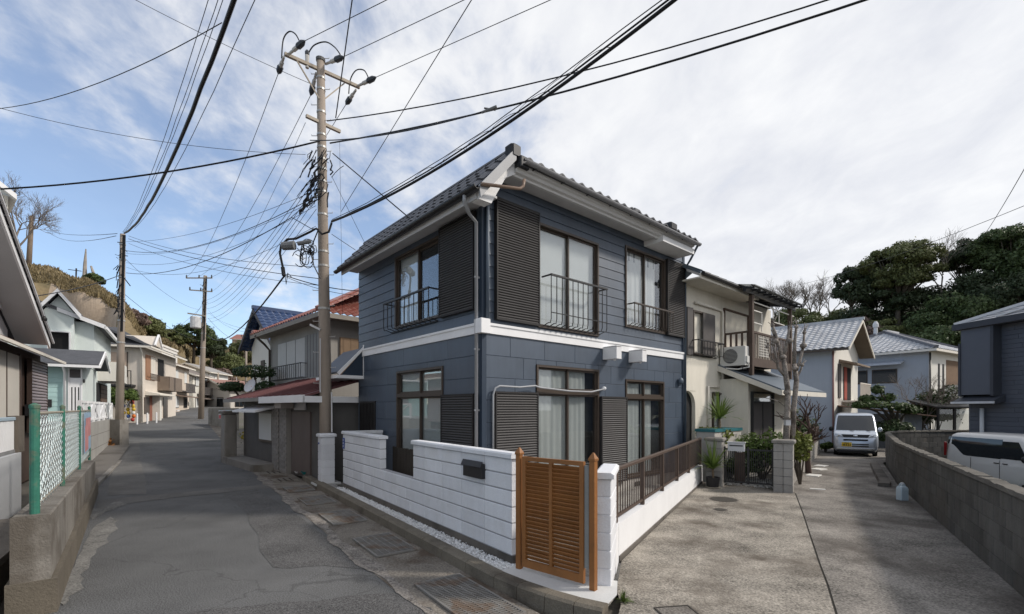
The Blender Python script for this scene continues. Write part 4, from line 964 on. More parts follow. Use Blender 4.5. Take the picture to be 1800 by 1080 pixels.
# ------------------------------------------------------------------ vans
def rrect(d0, d1, w, z, r=.12, n=4):
    """rounded rectangle outline in plan, front at d0 (local -x is forward): x from d0..d1"""
    pts = []
    for (cx, cy, a0) in ((d0+r, -w+r, math.pi), (d1-r, -w+r, 1.5*math.pi), (d1-r, w-r, 0), (d0+r, w-r, .5*math.pi)):
        for k in range(n+1): a = a0+.5*math.pi*k/n; pts.append((cx+r*math.cos(a), cy+r*math.sin(a), z))
    return pts
GLB = mat('car_glass', (.018,.022,.026), .06, .05, 2, 0, spec=.8)
TYRE = mat('tyre', (.02,.02,.02), .85, .1); CHROME = mat('chrome', (.62,.62,.63), .18, .02, metal=1.0); BLK = mat('car_black', (.015,.015,.016), .5, .05)
LEV = [(.20,.12,3.30,.66,.10),(.30,.02,3.38,.715,.16),(.45,.0,3.40,.735,.18),(.62,.02,3.40,.7375,.18),(.80,.07,3.39,.735,.16),(.90,.14,3.385,.73,.14),(.97,.36,3.38,.725,.12),(1.02,.44,3.375,.72,.11),(1.30,.65,3.36,.695,.11),(1.55,.84,3.32,.665,.12),(1.66,.94,3.28,.635,.14),(1.72,1.06,3.20,.57,.16),(1.745,1.25,3.05,.46,.18)]
def dz(z, k):
    for a, b_ in zip(LEV, LEV[1:]):
        if a[0] <= z <= b_[0]: f = (z-a[0])/(b_[0]-a[0]); return a[k]+(b_[k]-a[k])*f
    return LEV[-1][k]
def van(name, label, loc, rz, paint, front=True, side='r'):
    t = thing(name, label, 'van', loc, rz)
    b = MB(); b.rings([rrect(d0, d1, w, z, r) for z, d0, d1, w, r in LEV]); b.build('body', paint, t, smooth=False)
    me = bpy.data.objects[t.children[0].name].data
    me.polygons.foreach_set('use_smooth', [True]*len(me.polygons))
    # windscreen and rear window
    def fr(z, y, e=.007): return (dz(z,1)-e, y, z)
    g = MB(); zs = [1.045,1.2,1.4,1.6]; 
    g.grid(lambda i, j: (lambda z: (dz(z,1)-.008+.007*(abs(2*i-1)**6), (2*i-1)*(dz(z,3)-.07), z))(1.045+(1.645-1.045)*j), 12, 6); g.build('windscreen', GLB, t, smooth=True)
    g = MB(); g.grid(lambda i, j: (lambda z: (dz(z,2)+.006, (2*i-1)*(dz(z,3)-.10), z))(1.05+.55*j), 6, 4); g.build('rear_window', GLB, t, smooth=True)
    for s in (-1, 1):
        def sidewin(a, b_, z0, z1, nm='side_window', slant=0, e=.005):
            g = MB(); g.grid(lambda i, j: (lambda z: (a+(b_-a)*i+slant*(z-z0)*(1-i), s*(dz(z,3)+e), z))(z0+(z1-z0)*j), 3, 5); return g.build(nm, GLB, t, smooth=True)
        sidewin(.72,1.50,1.04,1.55, slant=.62)
        if front: sidewin(1.55,2.42,1.04,1.56); sidewin(2.47,3.20,1.04,1.56)
        else:
            sidewin(1.50,2.50,1.02,1.60)
            g = MB(); g.grid(lambda i, j: (lambda z: (2.5+.82*i, s*(dz(z,3)+.005-.06*max(0,i-.75)), z))(1.02+.34*sm(.15,.85,i)+(.58-.34*sm(.15,.85,i))*j), 8, 5); g.build('side_window', GLB, t, smooth=True)
        for x in (.66, 2.74):
            w = MB(); w.rings([[(x+r*math.cos(a), s*y, .27+r*math.sin(a)) for a in [2*math.pi*i/18 for i in range(18)]] for r, y in ((.20,.56),(.262,.575),(.27,.60),(.27,.70),(.255,.722),(.19,.725))]); wh = w.build('wheel', TYRE, t)
            w = MB(); w.rings([[(x+r*math.cos(a), s*y, .27+r*math.sin(a)) for a in [2*math.pi*i/14 for i in range(14)]] for r, y in ((.185,.70),(.185,.728),(.05,.735))]); w.build('rim', CHROME, wh)
            w = MB(); w.rings([[(x+r*math.cos(a), s*y, .28+r*math.sin(a)) for a in [math.pi*i/12-.05 for i in range(13)]] for r, y in ((.30,.739),(.335,.742),(.335,.715),(.30,.715))], caps=False); w.build('wheel_arch', BLK if front else paint, t)
        m = MB(); m.ell((.72, s*.82, 1.08), .07,.085,.10, 8, 6); mi = m.build('mirror', paint if s < 0 else BLK, t, smooth=True)
        m = MB(); m.bar((.74,s*.70,1.05),(.73,s*.80,1.06),.05,.03); m.build('mirror_arm', BLK, mi)
        for x, x1 in ((.62,1.52),(1.52,2.44)):
            m = MB(); m.box(x1-.004,x1+.004,s*.741-.003,s*.741+.003,.34,.98); m.build('door_gap', BLK, t)
        for x in (1.36, 1.62): m = MB(); m.box(x-.07,x+.07,s*.738-.012,s*.738+.012,.88,.905); m.build('door_handle', BLK if not front else paint, t)
    # face
    f = MB(); f.ext([(.035,-.40,.78),(.035,.40,.78),(.085,.46,.885),(.085,-.46,.885)], (.1,0,0)); f.build('grille', BLK, t)
    for s in (-1, 1):
        f = MB(); f.ext([(.028,s*.41,.785),(.06,s*.655,.80),(.13,s*.70,.91),(.08,s*.47,.89)], (.12,0,0)); h = f.build('headlight', mat('headlight', (.42,.45,.48), .12, .05, spec=.8, metal=.3), t)
        f = MB(); f.ell((.05,s*.53,.845), .02,.06,.03); f.build('lens', CHROME, h)
    f = MB(); f.rings([[(.075, .075*math.cos(a)*k, .832+.035*math.sin(a)*k) for a in [2*math.pi*i/14 for i in range(14)]] for k in (1,.99)]); 
    f = MB(); f.ell((.04,0,.832), .02,.08,.036, 12, 6); f.build('emblem', CHROME, t)
    f = MB(); f.box(-.012,.06,-.40,.40,.645,.70); f.build('air_intake', BLK, t)
    f = MB(); f.box(-.012,.06,-.42,.12,.40,.44).box(-.012,.06,-.42,.12,.48,.52); f.build('lower_grille', BLK, t)
    f = MB(); f.box(-.03,-.008,.13,.46,.405,.57) ; n = f.build('number_plate', mat('plate_yellow', (.62,.42,.03), .5, .05), t)
    f = MB(); 
    for i, y in enumerate((.18,.24,.30,.36,.41)): f.box(-.034,-.0305,y-.017,y+.014,.43,.50)
    f.box(-.034,-.0305,.22,.37,.525,.55); f.build('plate_characters', BLK, n)
    f = MB(); f.box(-.02,.04,-.62,.62,.30,.33); f.build('bumper_trim', CHROME if front else BLK, t)
    f = MB(); f.box(.05,3.35,-.62,.62,.14,.22); f.build('underbody', BLK, t)
    f = MB(); f.bar((.40,-.5,1.03),(.60,-.02,1.06),.015,.012).bar((.40,.05,1.03),(.58,.5,1.06),.015,.012); f.build('wiper', BLK, t)
    for s in (-1, 1):
        f = MB(); f.ext([(3.395,s*.735,.95),(3.395,s*.735,1.40),(3.37,s*.70,1.42),(3.28,s*.74,1.38),(3.30,s*.745,.97)], (.012,0,0)); f.build('tail_light', mat('tail_red', (.22,.01,.012), .2, .05, spec=.6), t)
    return t
silver = mat('silver_paint', (.50,.54,.60), .28, .02, 1, 0, metal=.45, spec=.6)
vp = G(1504, 803); hd = Vector((vp.x, vp.y)).normalized(); van('parked_van', 'silver boxy small van with yellow number plate facing down the lane', (vp.x, vp.y, .0), math.atan2(hd.y, hd.x)+.03, silver)
pearl = mat('pearl_paint', (.62,.60,.57), .25, .02, 1, 0, spec=.6)
wv = Vector((14.4, 13.0)); v2 = van('parked_van', 'white boxy small van parked behind the long block wall', (15.12, 12.28, -.58), math.atan2(1, .05), pearl, front=False)
# ------------------------------------------------------------------ houses at the end of the lane
silver_tile = mat('silver_grey_tile', (.43,.435,.45), .38, .12, 2, .06, 30, spec=.5, stain=(.3,.3,.31), stain_amt=.5, stain_scale=.9)
shade_blue = mat('shaded_render', (.37,.40,.445), .85, .06, .8, .02, streak=.03)  # blue-grey of shade put into the colour of the unlit house sides
offw = mat('offwhite_render', (.66,.64,.59), .85, .06, .8, .02, streak=.04)
def house_a():
    c = W(1466, 0, 24); t = thing('house', 'gabled house with silver tiles, bluish shaded side and sunlit cream gable end behind the pruned tree', 'house', (c.x, c.y, 0), R_(43))
    Wd, Dp, ez, rz_ = 5.4, 9.0, 5.2, 6.75
    b = MB(); b.box(0, Wd, .02, Dp, 0, ez); b.build('wall', shade_blue, t)
    b = MB(); b.ext([(0,0,0),(Wd,0,0),(Wd,0,ez),(Wd/2,0,rz_-.15),(0,0,ez)], (0,.018,0)); b.build('gable_wall', offw, t)
    for s in (0, 1):
        o = (-.45, Dp+.3, ez-.22) if s == 0 else (Wd+.45, -.75, ez-.22)
        vdir = (Wd/2+.45, 0, rz_-ez+.25) if s == 0 else (-(Wd/2+.45), 0, rz_-ez+.25)
        ud = (0,-1,0) if s == 0 else (0,1,0)
        L_ = Vector(vdir).length
        tiles_joined(t, o, ud, vdir, Dp+1.05, L_, .30, .26, silver_tile)
    x0 = -.45
    b = MB(); b.ext([(-.45,-.75,ez-.24),(-.45,-.75,ez-.36),(Wd/2,-.75,rz_-.12),(Wd+.45,-.75,ez-.36),(Wd+.45,-.75,ez-.24),(Wd/2,-.75,rz_+.02)], (0,.05,0)); b.build('bargeboard', creamt, t)
    b = MB(); b.ext([(-.43,-.70,ez-.26),(Wd/2,-.70,rz_-.02),(Wd+.43,-.70,ez-.26),(Wd+.43,-.70,ez-.30),(Wd/2,-.70,rz_-.06),(-.43,-.70,ez-.30)], (0,.7,0)); b.build('soffit', mat('soffit_brown',(.16,.13,.10),.8,.1), t)
    b = MB(); b.bar((Wd/2,-.8,rz_+.08),(Wd/2,Dp+.3,rz_+.08),.18,.14); b.build('ridge', silver_tile, t)
    b = MB(); b.box(-.5,-.40,-.7,Dp+.2,ez-.34,ez-.24); b.build('gutter', bronze, t)
    pipe(t, [(-.06,.02,ez-.3),(-.06,.02,0)], .045, mat('pipe_pink',(.30,.17,.15),.6), 'downpipe')
    b = MB(FR); b.box(.75,1.25,.0,.05,2.5,4.3); b.build('shutter', gvm, t)
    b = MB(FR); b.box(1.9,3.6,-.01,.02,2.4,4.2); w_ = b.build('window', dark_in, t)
    b = MB(FR); b.box(2.0,2.6,.02,.04,2.4,4.2); b.build('curtain', mat('red_curtain',(.30,.07,.05),.8), w_)
    b = MB(FR); b.ext([(1.0,0,4.55),(1.0,.8,4.3),(1.0,.8,4.22),(1.0,0,4.42)], (3.2,0,0)); b.build('awning', mat('awning_brown',(.22,.17,.13),.7), t)
    b = MB(FR); b.box(1.6,4.2,.8,.84,3.25,3.3).box(1.6,4.2,0,.85,2.28,2.36)
    for i in range(18): b.box(1.62+i*.15,1.65+i*.15,.8,.83,2.36,3.25)
    b.build('balcony', creamt, t)
house_a()
def house_b():
    c = W(1633, 0, 28); t = thing('house', 'cream hip-roofed house with bluish shaded side, silver tiles and white balcony', 'house', (c.x, c.y, 0), R_(31))
    Wx, Wy, ez = 9.0, 7.0, 5.6
    b = MB(); b.box(0, Wx, .0, Wy, 0, ez); b.build('wall', offw, t)
    b = MB(); b.box(-.015, 0, 0, Wy, 0, ez); b.build('side_wall', shade_blue, t)  # thin skin carrying the shade tint over the cream wall
    oh = .5; pz = ez-.12; rh = 1.75; half = Wy/2+oh
    L_ = math.hypot(half, rh)
    # slope over the -x side (triangle hip) and -y side (trapezoid)
    tiles_joined(t, (-oh, Wy+oh, pz), (0,-1,0), (half,0,rh), Wy+2*oh, L_, .32, .28, silver_tile, trim=lambda v: (v/L_*half, Wy+2*oh-v/L_*half))
    tiles_joined(t, (-oh, -oh, pz), (1,0,0), (0,half,rh), Wx+2*oh, L_, .32, .28, silver_tile, trim=lambda v: (v/L_*half, Wx+2*oh-v/L_*half))
    for e, nm in (((-oh,-oh), 0), ((-oh, Wy+oh), 1), ((Wx+oh,-oh), 2)):
        ax = (-oh+half, Wy/2) if nm < 2 else (Wx+oh-half, Wy/2)
        b = MB(); b.bar((e[0], e[1], pz+.10), (ax[0], ax[1], pz+rh+.10), .22, .16); b.build('hip_ridge', mat('dark_ridge',(.13,.13,.145),.5,.1), t)
    b = MB(); b.bar((half-oh, Wy/2, pz+rh+.12),(Wx+oh-half, Wy/2, pz+rh+.12), .25, .2); b.build('ridge', silver_tile, t)
    b = MB(); b.lathe((half-oh-.4, Wy/2+.4, pz+rh-.1), [(.13,0),(.11,.5),(.17,.55),(.17,.75),(.08,.95)], 10); b.build('chimney_pot', greyw, t)
    b = MB(); b.box(-oh, Wx+oh, -oh, -oh+.05, pz-.14, pz+.0).box(-oh, -oh+.05, -oh+.05, Wy+oh, pz-.14, pz).box(-oh+.05, Wx+oh, -oh+.05, .0, pz-.06, pz-.02).box(-oh+.05, -.02, 0, Wy+oh, pz-.06, pz-.02); b.build('eaves', creamt, t)
    pipe(t, [(-.08,-.08,ez-.3),(-.08,-.08,0)], .05, blackm)
    for y0 in (1.55, 3.15):
        b = MB(FL); b.box(y0, y0+1.35, .016, .045, 3.55, 4.45); w_ = b.build('window', bronze, t); b = MB(FL); b.box(y0+.06, y0+1.29, .045, .052, 3.61, 4.39); b.build('pane', GLB, w_)
    b = MB(FL); b.ext([(1.2,.0,4.95),(1.2,.55,4.75),(1.2,.55,4.68),(1.2,0,4.86)], (3.7,0,0)); b.build('awning', mat('awning_blue',(.42,.45,.50),.5), t)
    for x in (1.4, 2.1):
        b = MB(FR); b.box(x, x+.22, .0, .03, 3.0, 4.7); b.build('window', blackm, t)
    b = MB(FR); b.box(2.7, 6.5, -.005, .01, 3.2, 5.0); b.build('porch_recess', mat('recess_brown',(.17,.11,.07),.8), t)
    b = MB(FR); b.box(2.7,6.5,.0,1.2,2.1,2.3).box(2.7,6.5,1.15,1.2,2.3,3.4).box(2.7,2.75,0,1.15,2.3,3.4); b.build('balcony', offw, t)
    b = MB(FR); b.box(2.8,6.4,1.1,1.13,4.5,4.53).box(3.6,3.63,1.1,1.13,3.4,4.6).box(4.6,4.63,1.1,1.13,3.4,4.6); b.build('drying_rail', blackm, t)
    # wing behind, to the right
    b = MB(); b.box(3.5, Wx+4, Wy*.6, Wy+5, 0, 5.6); b.build('wing_wall', offw, t)
    hx = 3.6
    tiles_joined(t, (2.8, Wy*.6-.6, 6.0), (1,0,0), (0,3.4,1.5), Wx+2.5, 3.7, .32, .28, silver_tile)
    b = MB(); b.bar((2.8, Wy*.6+2.8, 7.55),(Wx+5, Wy*.6+2.8, 7.55), .25,.2); b.build('wing_ridge', silver_tile, t)
house_b()
def house_d():
    c = W(1702, 0, 17.7); t = thing('house', 'dark charcoal house with ribbed siding and bay at the right edge', 'house', (c.x, c.y, -.6), R_(-86))
    cs = mat('charcoal_siding', (.085,.092,.112), .6, .08, 1, .04, rnd=.08); cd = mat('charcoal_dark', (.045,.048,.058), .6, .08)
    b = MB(); b.box(.05, 9, .05, 7, 0, 5.75); b.build('wall', cs, t)
    rows = [(i*.16, (i+1)*.16) for i in range(36)]
    boards(t, FR, rows, .0, 8, [(1.95,3.1,.6,2.6)], cs, 'siding_board', 'flat', 3.03, th=.012, off=-.03, gap=.004)
    b = MB(FR); b.box(1.95,3.1,-.05,.03,.6,2.6); w_ = b.build('window', blackm, t); b = MB(FR); b.box(2.02,3.03,.03,.035,.68,2.52); b.build('pane', GLB, w_)
    b = MB(FR); b.box(-.02,1.02,-.02,.28,3.05,5.5); by = b.build('bay', cs, t)
    b = MB(FR); b.box(1.02,1.12,-.02,.31,3.0,5.55).box(-.1,-.02,-.02,.31,3.0,5.0); b.build('bay_trim', cd, by)
    b = MB(FR); b.ext([(-.15,.0,3.05),(-.15,.45,2.82),(-.15,.45,2.70),(-.15,0,2.78)], (1.4,0,0)); b.build('pent_roof', cd, t)
    b = MB(FR); b.box(-.20,1.30,.46,.51,2.72,2.80); b.build('pent_gutter', greyw, t)
    # roof
    tiles_joined(t, (-.2,-.32,5.72), (1,0,0), (0,4,1.7), 10, 4.3, .5, .30, mat('charcoal_roof',(.24,.245,.26),.45,.10,2), h=.012, t=.02, trim=lambda v: (v/4.3*3.9, 10), name='roof')
    b = MB(); b.bar((-.22,-.34,5.76),(3.7,3.6,7.46),.14,.10); b.build('hip', greyw, t)
    b = MB(); b.bar((1.2,-.30,5.80),(2.8,1.3,6.5),.10,.06); b.build('snow_guard', greyw, t)
    b = MB(); b.box(-.25,10,-.40,-.32,5.52,5.74).box(-.2,10,-.32,.0,5.50,5.56); b.build('eaves', cd, t)
    pipe(t, [(.55,-.08,2.55),(.55,-.08,.6)], .06, greyw, 'vent_pipe')
house_d()
def sunroom():
    c = W(1650, 0, 22.5); t = thing('carport', 'black framed glazed lean-to between the hip-roofed and charcoal houses', 'lean-to', (c.x, c.y, -.3), 0)
    b = MB(); b.ext([(-.2,-.1,2.25),(1.8,-.1,2.25),(1.8,1.6,2.6),(-.2,1.6,2.6)], (0,0,.08)); b.build('roof', BLK, t)
    for x in (0,.8,1.6):
        b = MB(); b.box(x-.05,x+.05,0,.08,0,2.25); b.build('post', BLK, t)
    b = MB(); b.box(0,1.6,.03,.05,.3,2.2); b.build('pane', glz, t)
    b = MB(); b.box(.1,1.5,.5,.9,.9,1.2); b.build('shelf', greyw, t)
sunroom()
def shed():
    c = W(1542, 0, 23.0); t = thing('shed', 'low grey shed with rusty sheet roof behind the silver van', 'shed', (c.x, c.y, 0), R_(-12))
    b = MB(); b.box(-.8,1.9,0,2,0,1.65); b.build('wall', mat('shed_grey',(.20,.22,.25),.8,.1), t)
    b = MB(); b.ext([(-1.2,-.35,2.0),(2.3,-.35,1.55),(2.3,2.2,1.65),(-1.2,2.2,2.1)], (0,0,.05)); b.build('roof', mat('rust_sheet',(.30,.20,.15),.8,.2,3,.1), t)
    b = MB(); b.box(1.0,1.15,-.02,.0,0,1.65); b.build('post', greyw, t)
shed()
# ------------------------------------------------------------------ left-hand side of the street
SA = math.atan2(SD.y, SD.x)
def su(u, n):                                       # distance along the street where the photo column u meets offset n
    k = (u-900)/F; Y = n/(ND.x*k+ND.y); return SD.x*k*Y+SD.y*Y
# ---- old concrete wall with chain-link fence
LA, LB = Vector((-4.405, 4.454, 0)), Vector((-9.52, 10.66, 0)); ld = (LB-LA); LW = ld.length; ld.normalize(); lrz = math.atan2(ld.y, ld.x)
def left_wall():
    t = thing('concrete_wall', 'stained old concrete wall on the left carrying a chain-link fence', 'wall', LA, lrz)
    wm = mat('old_concrete', (.20,.185,.165), .92, .2, 1.0, .12, 40, .8, 45, streak=.22, stain=(.085,.07,.055), stain_amt=.75, stain_scale=.9)
    # local y is to the left of the direction of travel (away from the street)
    n = 4
    for i in range(n):
        x0, x1 = LW*i/n, LW*(i+1)/n; h0, h1 = .93-.17*i/n, .93-.17*(i+1)/n
        b = MB(); b.rings([[(x,0,.30),(x,.27,.30),(x,.27,h),(x,.255,h+.012),(x,.015,h+.012),(x,0,h)] for x, h in ((x0+.003,h0),(x1-.003,h1))]); b.build('wall_panel', wm, t)
    b = MB(); b.box(-.02, LW, -.05, .30, -.4, .325); b.build('footing', mat('footing_brown', (.125,.108,.085), .92, .2, 1.5, .12, 40, .8, 45, streak=.1), t)
    f = thing('chain_link_fence', 'rusty chain-link fence with green posts on the old concrete wall', 'fence', LA, lrz)
    gm = mat('green_post_paint', (.035,.16,.115), .55, .2, 8, .1, 40, stain=(.16,.13,.09), stain_amt=.7, stain_scale=5)
    def lx(u):
        k = (u-900)/F; o = LA+Vector((-ld.y, ld.x, 0))*.12; return (k*o.y-o.x)/(ld.x-k*ld.y)
    xs = [max(.12, lx(52)), lx(110), lx(139), lx(157)]
    for i, x in enumerate(xs):
        r = .037 if i == 0 else .026; b = MB(); b.lathe((x,.12,0), [(r,.60),(r,1.95),(r*1.12,1.95),(r*1.12,1.98),(r*.3,2.0)], 12); b.build('post', gm, f, smooth=False)
    zb, zt = lambda x: .97-.17*x/LW, lambda x: 1.93
    b = MB(); b.tube([(xs[0],.12,1.90),(xs[-1],.12,1.90)], .016, 6).tube([(xs[0],.12,1.01),(xs[-1],.12,.83)], .009, 5); b.build('rail', mat('rail_weathered',(.30,.27,.22),.8,.2,8), f)
    m = MB(); p = .075
    def dia(x0, sgn):
        z0, z1 = .86, 1.89; n_ = 1
        a, b_ = (x0, z0), (x0+sgn*(z1-z0)*2.4, z1)
        # clip to the panel
        def clip(q0, q1, lo, hi):
            (xa, za), (xb, zb_) = q0, q1
            for lim, s in ((lo, 1), (hi, -1)):
                if (xa-lim)*s < 0 and (xb-lim)*s < 0: return None
                if (xa-lim)*s < 0: tt = (lim-xa)/(xb-xa); xa, za = lim, za+(zb_-za)*tt
                elif (xb-lim)*s < 0: tt = (lim-xa)/(xb-xa); xb, zb_ = lim, za+(zb_-za)*tt
            return (xa, za), (xb, zb_)
        c = clip(a, b_, xs[0]+.03, xs[-1]-.02)
        if not c: return
        (xa, za), (xb, zb_) = c; za = max(za, .98-.17*xa/LW)
        L_ = math.hypot(xb-xa, zb_-za); k = max(2, int(L_/.12)); pts = []
        for i in range(k+1):
            tt = i/k; w = (.010 if i % 2 else -.010); pts.append((xa+(xb-xa)*tt+w, .12+sgn*.004, za+(zb_-za)*tt-w*sgn))
        m.tube(pts, .0050, 3, caps=False)
    x = xs[0]-2.5; p = .22
    while x < xs[-1]+2.5: dia(x, 1); dia(x, -1); x += p
    m.build('mesh_wire', mat('mesh_pale', (.62,.70,.70), .6, .12, 4), f, fix=False, kind='stuff')
    # poster tied to the last panel
    ps = thing('poster', 'faded pink and blue poster tied to the far panel of the chain-link fence', 'poster', LA, lrz); x0, x1 = lx(145), lx(156)
    b = MB(); b.box(x0,x1,.085,.095,1.05,1.86); b.build('sheet', mat('poster_blue',(.30,.42,.55),.6,.25,3), ps)
    b = MB(); b.box(x0+.05,(x0+x1)/2,.08,.084,1.08,1.6).box(x0+.2,x1-.2,.078,.0795,1.35,1.75); b.build('print', mat('poster_pink',(.55,.25,.25),.6,.3,4), ps)
left_wall()
# ---- ditch side: plinth, drain and railing
pl_m = mat('plinth_render', (.44,.45,.47), .9, .08, 1, .03)
def left_rail():
    n = -2.45; s0, s1 = 5.0, su(40, n); o = ST(s0, n); L_ = s1-s0
    t = thing('retaining_plinth', 'pale grey rendered plinth under the white railing at the left edge', 'plinth', o, SA)
    b = MB(); b.ext([(0,.02,-.5),(L_,.02,-.35),(L_,.02,1.08),(0,.02,1.08)], (0,.3,0)); b.build('render', pl_m, t)
    r = thing('railing', 'white balustered railing with grey-blue handrail at the left edge', 'railing', o, SA)
    b = MB(); b.bbox(0,L_,.08,.16,1.72,1.78,.01); b.build('handrail', mat('rail_bluegrey',(.32,.40,.46),.5,.08), r)
    b = MB(); b.box(0,L_,.09,.15,1.09,1.15); b.build('bottom_rail', mat('rail_grey',(.2,.2,.2),.7), r)
    b = MB(); b.box(L_-.08,L_+.4,.05,.2,1.08,1.80); b.build('end_post', mat('post_brown',(.13,.11,.09),.8,.2), r)
    me = MB().box(-.022,.022,.10,.14,1.15,1.72).mesh('baluster', whitep); k = int(L_/.085)
    for i in range(k): inst('baluster', me, r, ((i+.5)*L_/k, 0, 0))
    g = thing('ditch_slab', 'rough concrete slab over the ditch left of the concrete wall', 'slab', ST(5.2, -1.75, .0), SA)
    b = MB(); b.box(-1.5,4.5,-.25,.55,.28,.36); b.build('slab', conc_d, g); b = MB(); b.box(-1.5,4.5,-.22,-.1,-.4,.28); b.build('side', conc_d, g)
    d = thing('drain_grate', 'grey steel drain grate on the slab at the left edge', 'grate', ST(6.2, -1.95, .365), SA)
    b = MB(); b.box(-.5,.5,-.15,-.12,0,.04).box(-.5,.5,.12,.15,0,.04)
    for i in range(14): b.box(-.5+i*.075,-.48+i*.075,-.12,.12,.005,.035)
    b.build('grid', steel, d)
left_rail()
# ---- nearest house on the left: brown shed front and the big gable above it
brownd = mat('dark_brown_trim', (.075,.050,.040), .6, .15, 4)
def near_left():
    n = -3.2; o = ST(9.0, n); t = thing('house', 'grey house at the left edge with brown louvred shutter and sweeping tiled gable', 'house', o, SA)
    s1 = su(76, n)-9.0
    panel = mat('panel_beige', (.52,.49,.44), .8, .06, 1); greyr = mat('grey_render', (.50,.50,.51), .85, .06, 1)
    b = MB(); b.box(0,s1-.05,.05,4,0,3.5); b.build('wall', brownd, t)
    b = MB(FR); b.box(2.0,su(30,n)-9,.0,.05,1.2,3.25); b.build('door_panel', panel, t)
    b = MB(FR); b.box(su(29,n)-9,su(30.5,n)-9,.0,.07,1.2,3.3).box(su(6,n)-9-.03,su(6,n)-9+.03,.05,.06,1.2,3.25); b.build('door_frame', brownd, t)
    sh = shutterbox(t, FR, su(47,n)-9, s1, 1.3, 3.28, 0, .10, .085, mat('louvre_mauve',(.26,.22,.23),.5,.08), brownd)
    b = MB(FR); b.ext([(-1,.0,3.62),(-1,.42,3.36),(-1,.42,3.30),(-1,0,3.50)], (s1+1.3,0,0)); b.build('shed_roof', mat('brown_roof',(.15,.085,.06),.6,.15), t)
    b = MB(FR); b.box(-1,s1+.3,.40,.46,3.30,3.37); b.build('shed_gutter', creamt, t)
    b = MB(FR); b.box(su(45,n)-9-.1,su(45,n)-9+.12,.0,.1,1.75,2.05); b.build('meter_box', blackm, t)
    # upper gable
    sl = .48; st, zt = 18.45-9.0, 3.86
    def rk(x): return zt+(st-x)*sl
    b = MB(FR); b.ext([(-3,-.35,3.6),(st-.9,-.35,3.6),(st-.9,-.35,rk(st-.9)-.3),(-3,-.35,rk(-3)-.3)], (0,-.06,0)); b.build('gable_wall', greyr, t)
    b = MB(FR); b.box(-3,st-1.1,-.36,-.30,4.42,4.62).box(-3,st-2.6,-.36,-.30,5.15,5.3); b.build('band', whitep, t)
    b = MB(FR); b.ext([(-3,.30,rk(-3)),(st,.30,rk(st)),(st,.30,rk(st)-.06),(-3,.30,rk(-3)-.06)], (0,-6,0)); rf = b.build('roof', tile_d, t)
    b = MB(FR); b.ext([(-3,.32,rk(-3)-.06),(st-.05,.32,rk(st)-.06),(st-.05,.32,rk(st)-.22),(-3,.32,rk(-3)-.22)], (0,-.04,0)); b.build('bargeboard', whitep, t)
    b = MB(FR); b.ext([(-3,.28,rk(-3)-.10),(st-.1,.28,rk(st)-.10),(st-.1,.28,rk(st)-.13),(-3,.28,rk(-3)-.13)], (0,-.62,0)); b.build('soffit', greyr, t)
    b = MB(FR)
    x = -3
    while x < st:
        b.rings([[(x+q, .30-y_, rk(x+q)+.02+.075*math.sin(math.pi*i/5)) for i, y_ in enumerate((-.09,-.04,.01,.06,.11,.16))] for q in (0,.26)]); x += .30
    b.build('verge_tiles', tile_d, rf, kind='stuff')
    b = MB(FR); b.bar((-3,.37,rk(-3)-.05),(st+.05,.37,rk(st)-.05),.04,.05); b.build('verge_pipe', greyw, t)
    b = MB(FR); b.lathe((st-1.6,.45,rk(st-1.6)-.42),[(.05,0),(.06,.06),(.03,.12)],8); b.build('wire_bracket', blackm, t)
near_left()
def tall_left():
    c = W(14, 0, 30); t = thing('house', 'tall cream house with white verge high at the left edge', 'house', (c.x, c.y, 0), R_(52))
    b = MB(); b.box(-6,0,0,6,2,15.6); b.build('wall', cream, t)
    b = MB(); b.ext([(.35,-.5,15.7),(.35,-.5,15.35),(-3,-.5,18.0),(-3,-.5,18.35)], (0,7,0)); b.build('roof', whitep, t)
    b = MB(); b.box(-6,.02,-.03,0,13.6,13.75); b.build('band', greyw, t)
    b = MB(); b.box(-1.6,-.4,-.04,0,11.6,12.9); b.build('window', dark_in, t)
tall_left()
# ---- terrace with the mint porch
def terrace():
    t = thing('retaining_wall', 'grey concrete retaining wall below the white lattice fence', 'wall', ST(19.8, -2.35), SA)
    b = MB(); b.box(0,9.2,0,.25,-.1,1.46); b.build('face', mat('retaining_grey',(.33,.32,.30),.9,.12,1.2,.05,streak=.1), t)
    for z in (.5,.98): b = MB(); b.box(0,9.2,-.004,.0,z,z+.012); b.build('joint', conc_d, t)
    b = MB(); b.box(9.0,9.25,.25,6,-.1,1.455).box(0,.25,.25,6,-.1,1.455).box(.25,9.0,.25,8,1.40,1.45); b.build('return', mat('retaining_grey',(0,0,0)), t)
    f = thing('lattice_fence', 'white timber fence with diagonal braces on the retaining wall', 'fence', ST(19.8, -2.40, 1.46), SA); L_ = 9.0
    b = MB(); b.box(0,L_,.02,.07,.66,.74).box(0,L_,.02,.07,.06,.13); b.build('rail', whitep, f)
    n = 6
    for i in range(n+1): b = MB(); x = L_*i/n; b.box(x-.045,x+.045,.0,.09,0,.74); b.build('post', whitep, f)
    for i in range(n):
        x0, x1 = L_*i/n, L_*(i+1)/n; b = MB(); b.bar((x0+.05,.045,.1 if i%2 else .68),(x1-.05,.045,.68 if i%2 else .1),.05,.07); b.build('brace', whitep, f)
        b = MB(); b.bar(((x0+x1)/2,.05,.1),((x0+x1)/2,.05,.68),.04,.05); b.build('upright', whitep, f)
terrace()
mint = mat('mint_siding', (.36,.52,.51), .7, .06, 1, .03, rnd=.05); mint_w = mat('pale_mint', (.62,.68,.66), .75, .05, 1)
shingle = mat('grey_shingle', (.085,.088,.098), .8, .15, 3, .15, 20)
